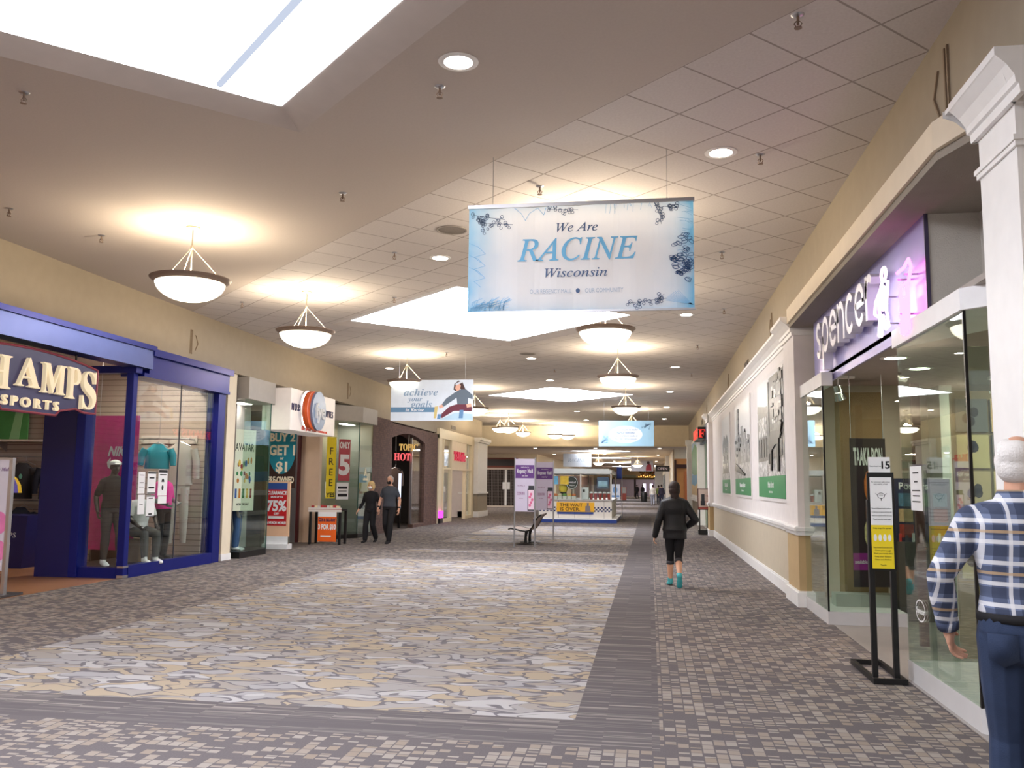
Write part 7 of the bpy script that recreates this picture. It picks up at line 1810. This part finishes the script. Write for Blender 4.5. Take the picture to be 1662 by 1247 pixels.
# ---------------------------------------------------------------- mannequins and hanging tracksuit in the blue show window
M_MANQ = mat('dark_mannequin', (62, 56, 56), 0.35)
M_MANG = mat('grey_mannequin', (150, 150, 148), 0.4)
zp = 0.16
figure('mannequin', 'dark standing mannequin in black tee with a white cap behind the blue corner post', 'mannequin', (-9.16, 14.2, zp), -2.2, 1.78,
       dict(elL=(-.27, .0, 1.13), wrL=(-.22, .12, .93), elR=(.26, -.06, 1.14), wrR=(.25, .02, .9), anL=(-.14, .06, .09), knL=(-.12, .06, .5)),
       [('top', M_BLKC, .02, 'tee_shirt', None, 1.6, .90, 0), ('bottom', mat('charcoal_joggers', (58, 58, 62), 0.9), .016, 'joggers', None, 3.9, .98, .0), ('shoes', M_PAPER, .012, 'shoe', 'white trainer'),
        ('mesh', M_PAPER, 0, 'cap', 'white cap', [((0, -.01, .075), (.092, .105, .055)), ((0, .11, .055), (.06, .06, .012))])], M_MANQ, 0.009, group='mannequins in the blue shop', face=False)
figure('mannequin', 'dark seated mannequin in white tee and grey joggers in the blue show window', 'mannequin', (-9.0, 14.86, zp), -2.05, 1.72,
       dict(pelvis=(0, -.12, .56), neck=(0, -.06, 1.12), head=(0, -.03, 1.255), shL=(-.185, -.07, 1.045), shR=(.185, -.07, 1.045), elL=(-.25, .02, .78), elR=(.25, .02, .78), wrL=(-.18, .22, .64), wrR=(.18, .22, .64),
            hipL=(-.09, -.10, .55), hipR=(.09, -.10, .55), knL=(-.12, .30, .52), knR=(.12, .30, .52), anL=(-.12, .30, .09), anR=(.12, .34, .09)),
       [('top', mat('white_tee', (236, 236, 236), 0.8), .02, 'tee_shirt', None, 1.4, .88, 0), ('bottom', mat('grey_joggers', (76, 78, 78), 0.9), .018, 'joggers', None, 3.9, .98, 0.0), ('shoes', M_PAPER, .012, 'shoe', 'white trainer')], M_MANQ, 0.009, group='mannequins in the blue shop', face=False, nohead=True)
t = thing('display_block', 'tan display block under the seated mannequin', 'display block', (-9.1, 14.95, zp)); b = MB(); b.box((-9.32, 14.75, zp), (-8.97, 15.15, 0.56)); b.build('body', mat('tan_block', (110, 84, 60), 0.6), t, bevel=0.01)
figure('mannequin', 'grey standing mannequin in pink jacket and black trousers behind the taped notices', 'mannequin', (-8.98, 15.5, zp), -1.7, 1.70,
       dict(elL=(-.28, -.02, 1.13), wrL=(-.16, .20, 1.06), elR=(.28, -.02, 1.13), wrR=(.2, .2, 1.04)),
       [('top', mat('hot_pink_cloth', (230, 40, 150), 0.7), .026, 'jacket', None, 2.1, .90, 0), ('bottom', M_BLKC, .016, 'trousers', None, 3.95, .98, 0.01), ('shoes', M_BLKC, .010, 'shoe')], M_MANG, 0.009, group='mannequins in the blue shop', face=False, nohead=True)
t = thing('jacket', 'teal cropped jacket hanging above the pink mannequin in the show window', 'jacket', (-8.98, 15.22, 2.3))
garment(-8.98, 15.22, 2.22, 0.44, 0.40, None, True, 0.12, .45).build('cloth', mat('teal_cloth', (30, 150, 170), 0.6), t, True)
b = hanger(MB(), -8.98, 15.22, 2.25); b.cyl((-8.96, 15.22, 2.40), (-8.96, 15.22, HB), 0.003, n=5); b.build('hanger', M_STEEL, t)
t = thing('tracksuit', 'grey tracksuit hanging on hangers at the right of the show window', 'tracksuit', (-8.95, 16.1, 2.3))
gx, gy = -8.98, 16.02
M_GT = mat('grey_jersey', (176, 168, 160), 0.85)
garment(gx, gy, 2.27, 0.5, 0.74, None, True, 0.11, .5).build('jacket', M_GT, t, True)
b = MB()
for s_ in (-1, 1): b.tube([(gx + s_ * .08, gy + s_ * .045, 1.46), (gx + s_ * .10, gy + s_ * .055, 1.0), (gx + s_ * .11, gy + s_ * .06, .42)], [.10, .085, .055], 14)
b.loft([[V((gx + .18 * math.cos(a), gy + .10 * math.sin(a) + .09 * math.cos(a), z)) for a in [2 * PI * i / 20 for i in range(20)]] for z in (1.35, 1.52)]); b.build('trousers', M_GT, t, True)
b = hanger(MB(), gx, gy, 2.3); b.cyl((gx + .02, gy, 2.45), (gx + .02, gy, HB), 0.003, n=5); b.cyl((gx, gy, 1.5), (gx, gy, 1.6), 0.004, n=5); b.build('hanger', M_STEEL, t)
b = garment(gx, gy, 2.27, 0.52, 0.72, None, False); 
figure('mannequin', 'mannequin in blue jeans and white shoes standing behind the AVATAR poster', 'mannequin', (-8.88, 18.35, 0.13), -1.3, 1.62, {},
       [('top', mat('brown_shirt', (110, 84, 70), 0.8), .02, 'shirt', None, 3.0, .90, 0), ('bottom', mat('mid_jeans', (70, 96, 140), 0.9), .016, 'jeans', None, 3.95, .98, 0.01), ('shoes', M_PAPER, .010, 'shoe', 'white shoe')], M_MANG, 0.010, face=False)
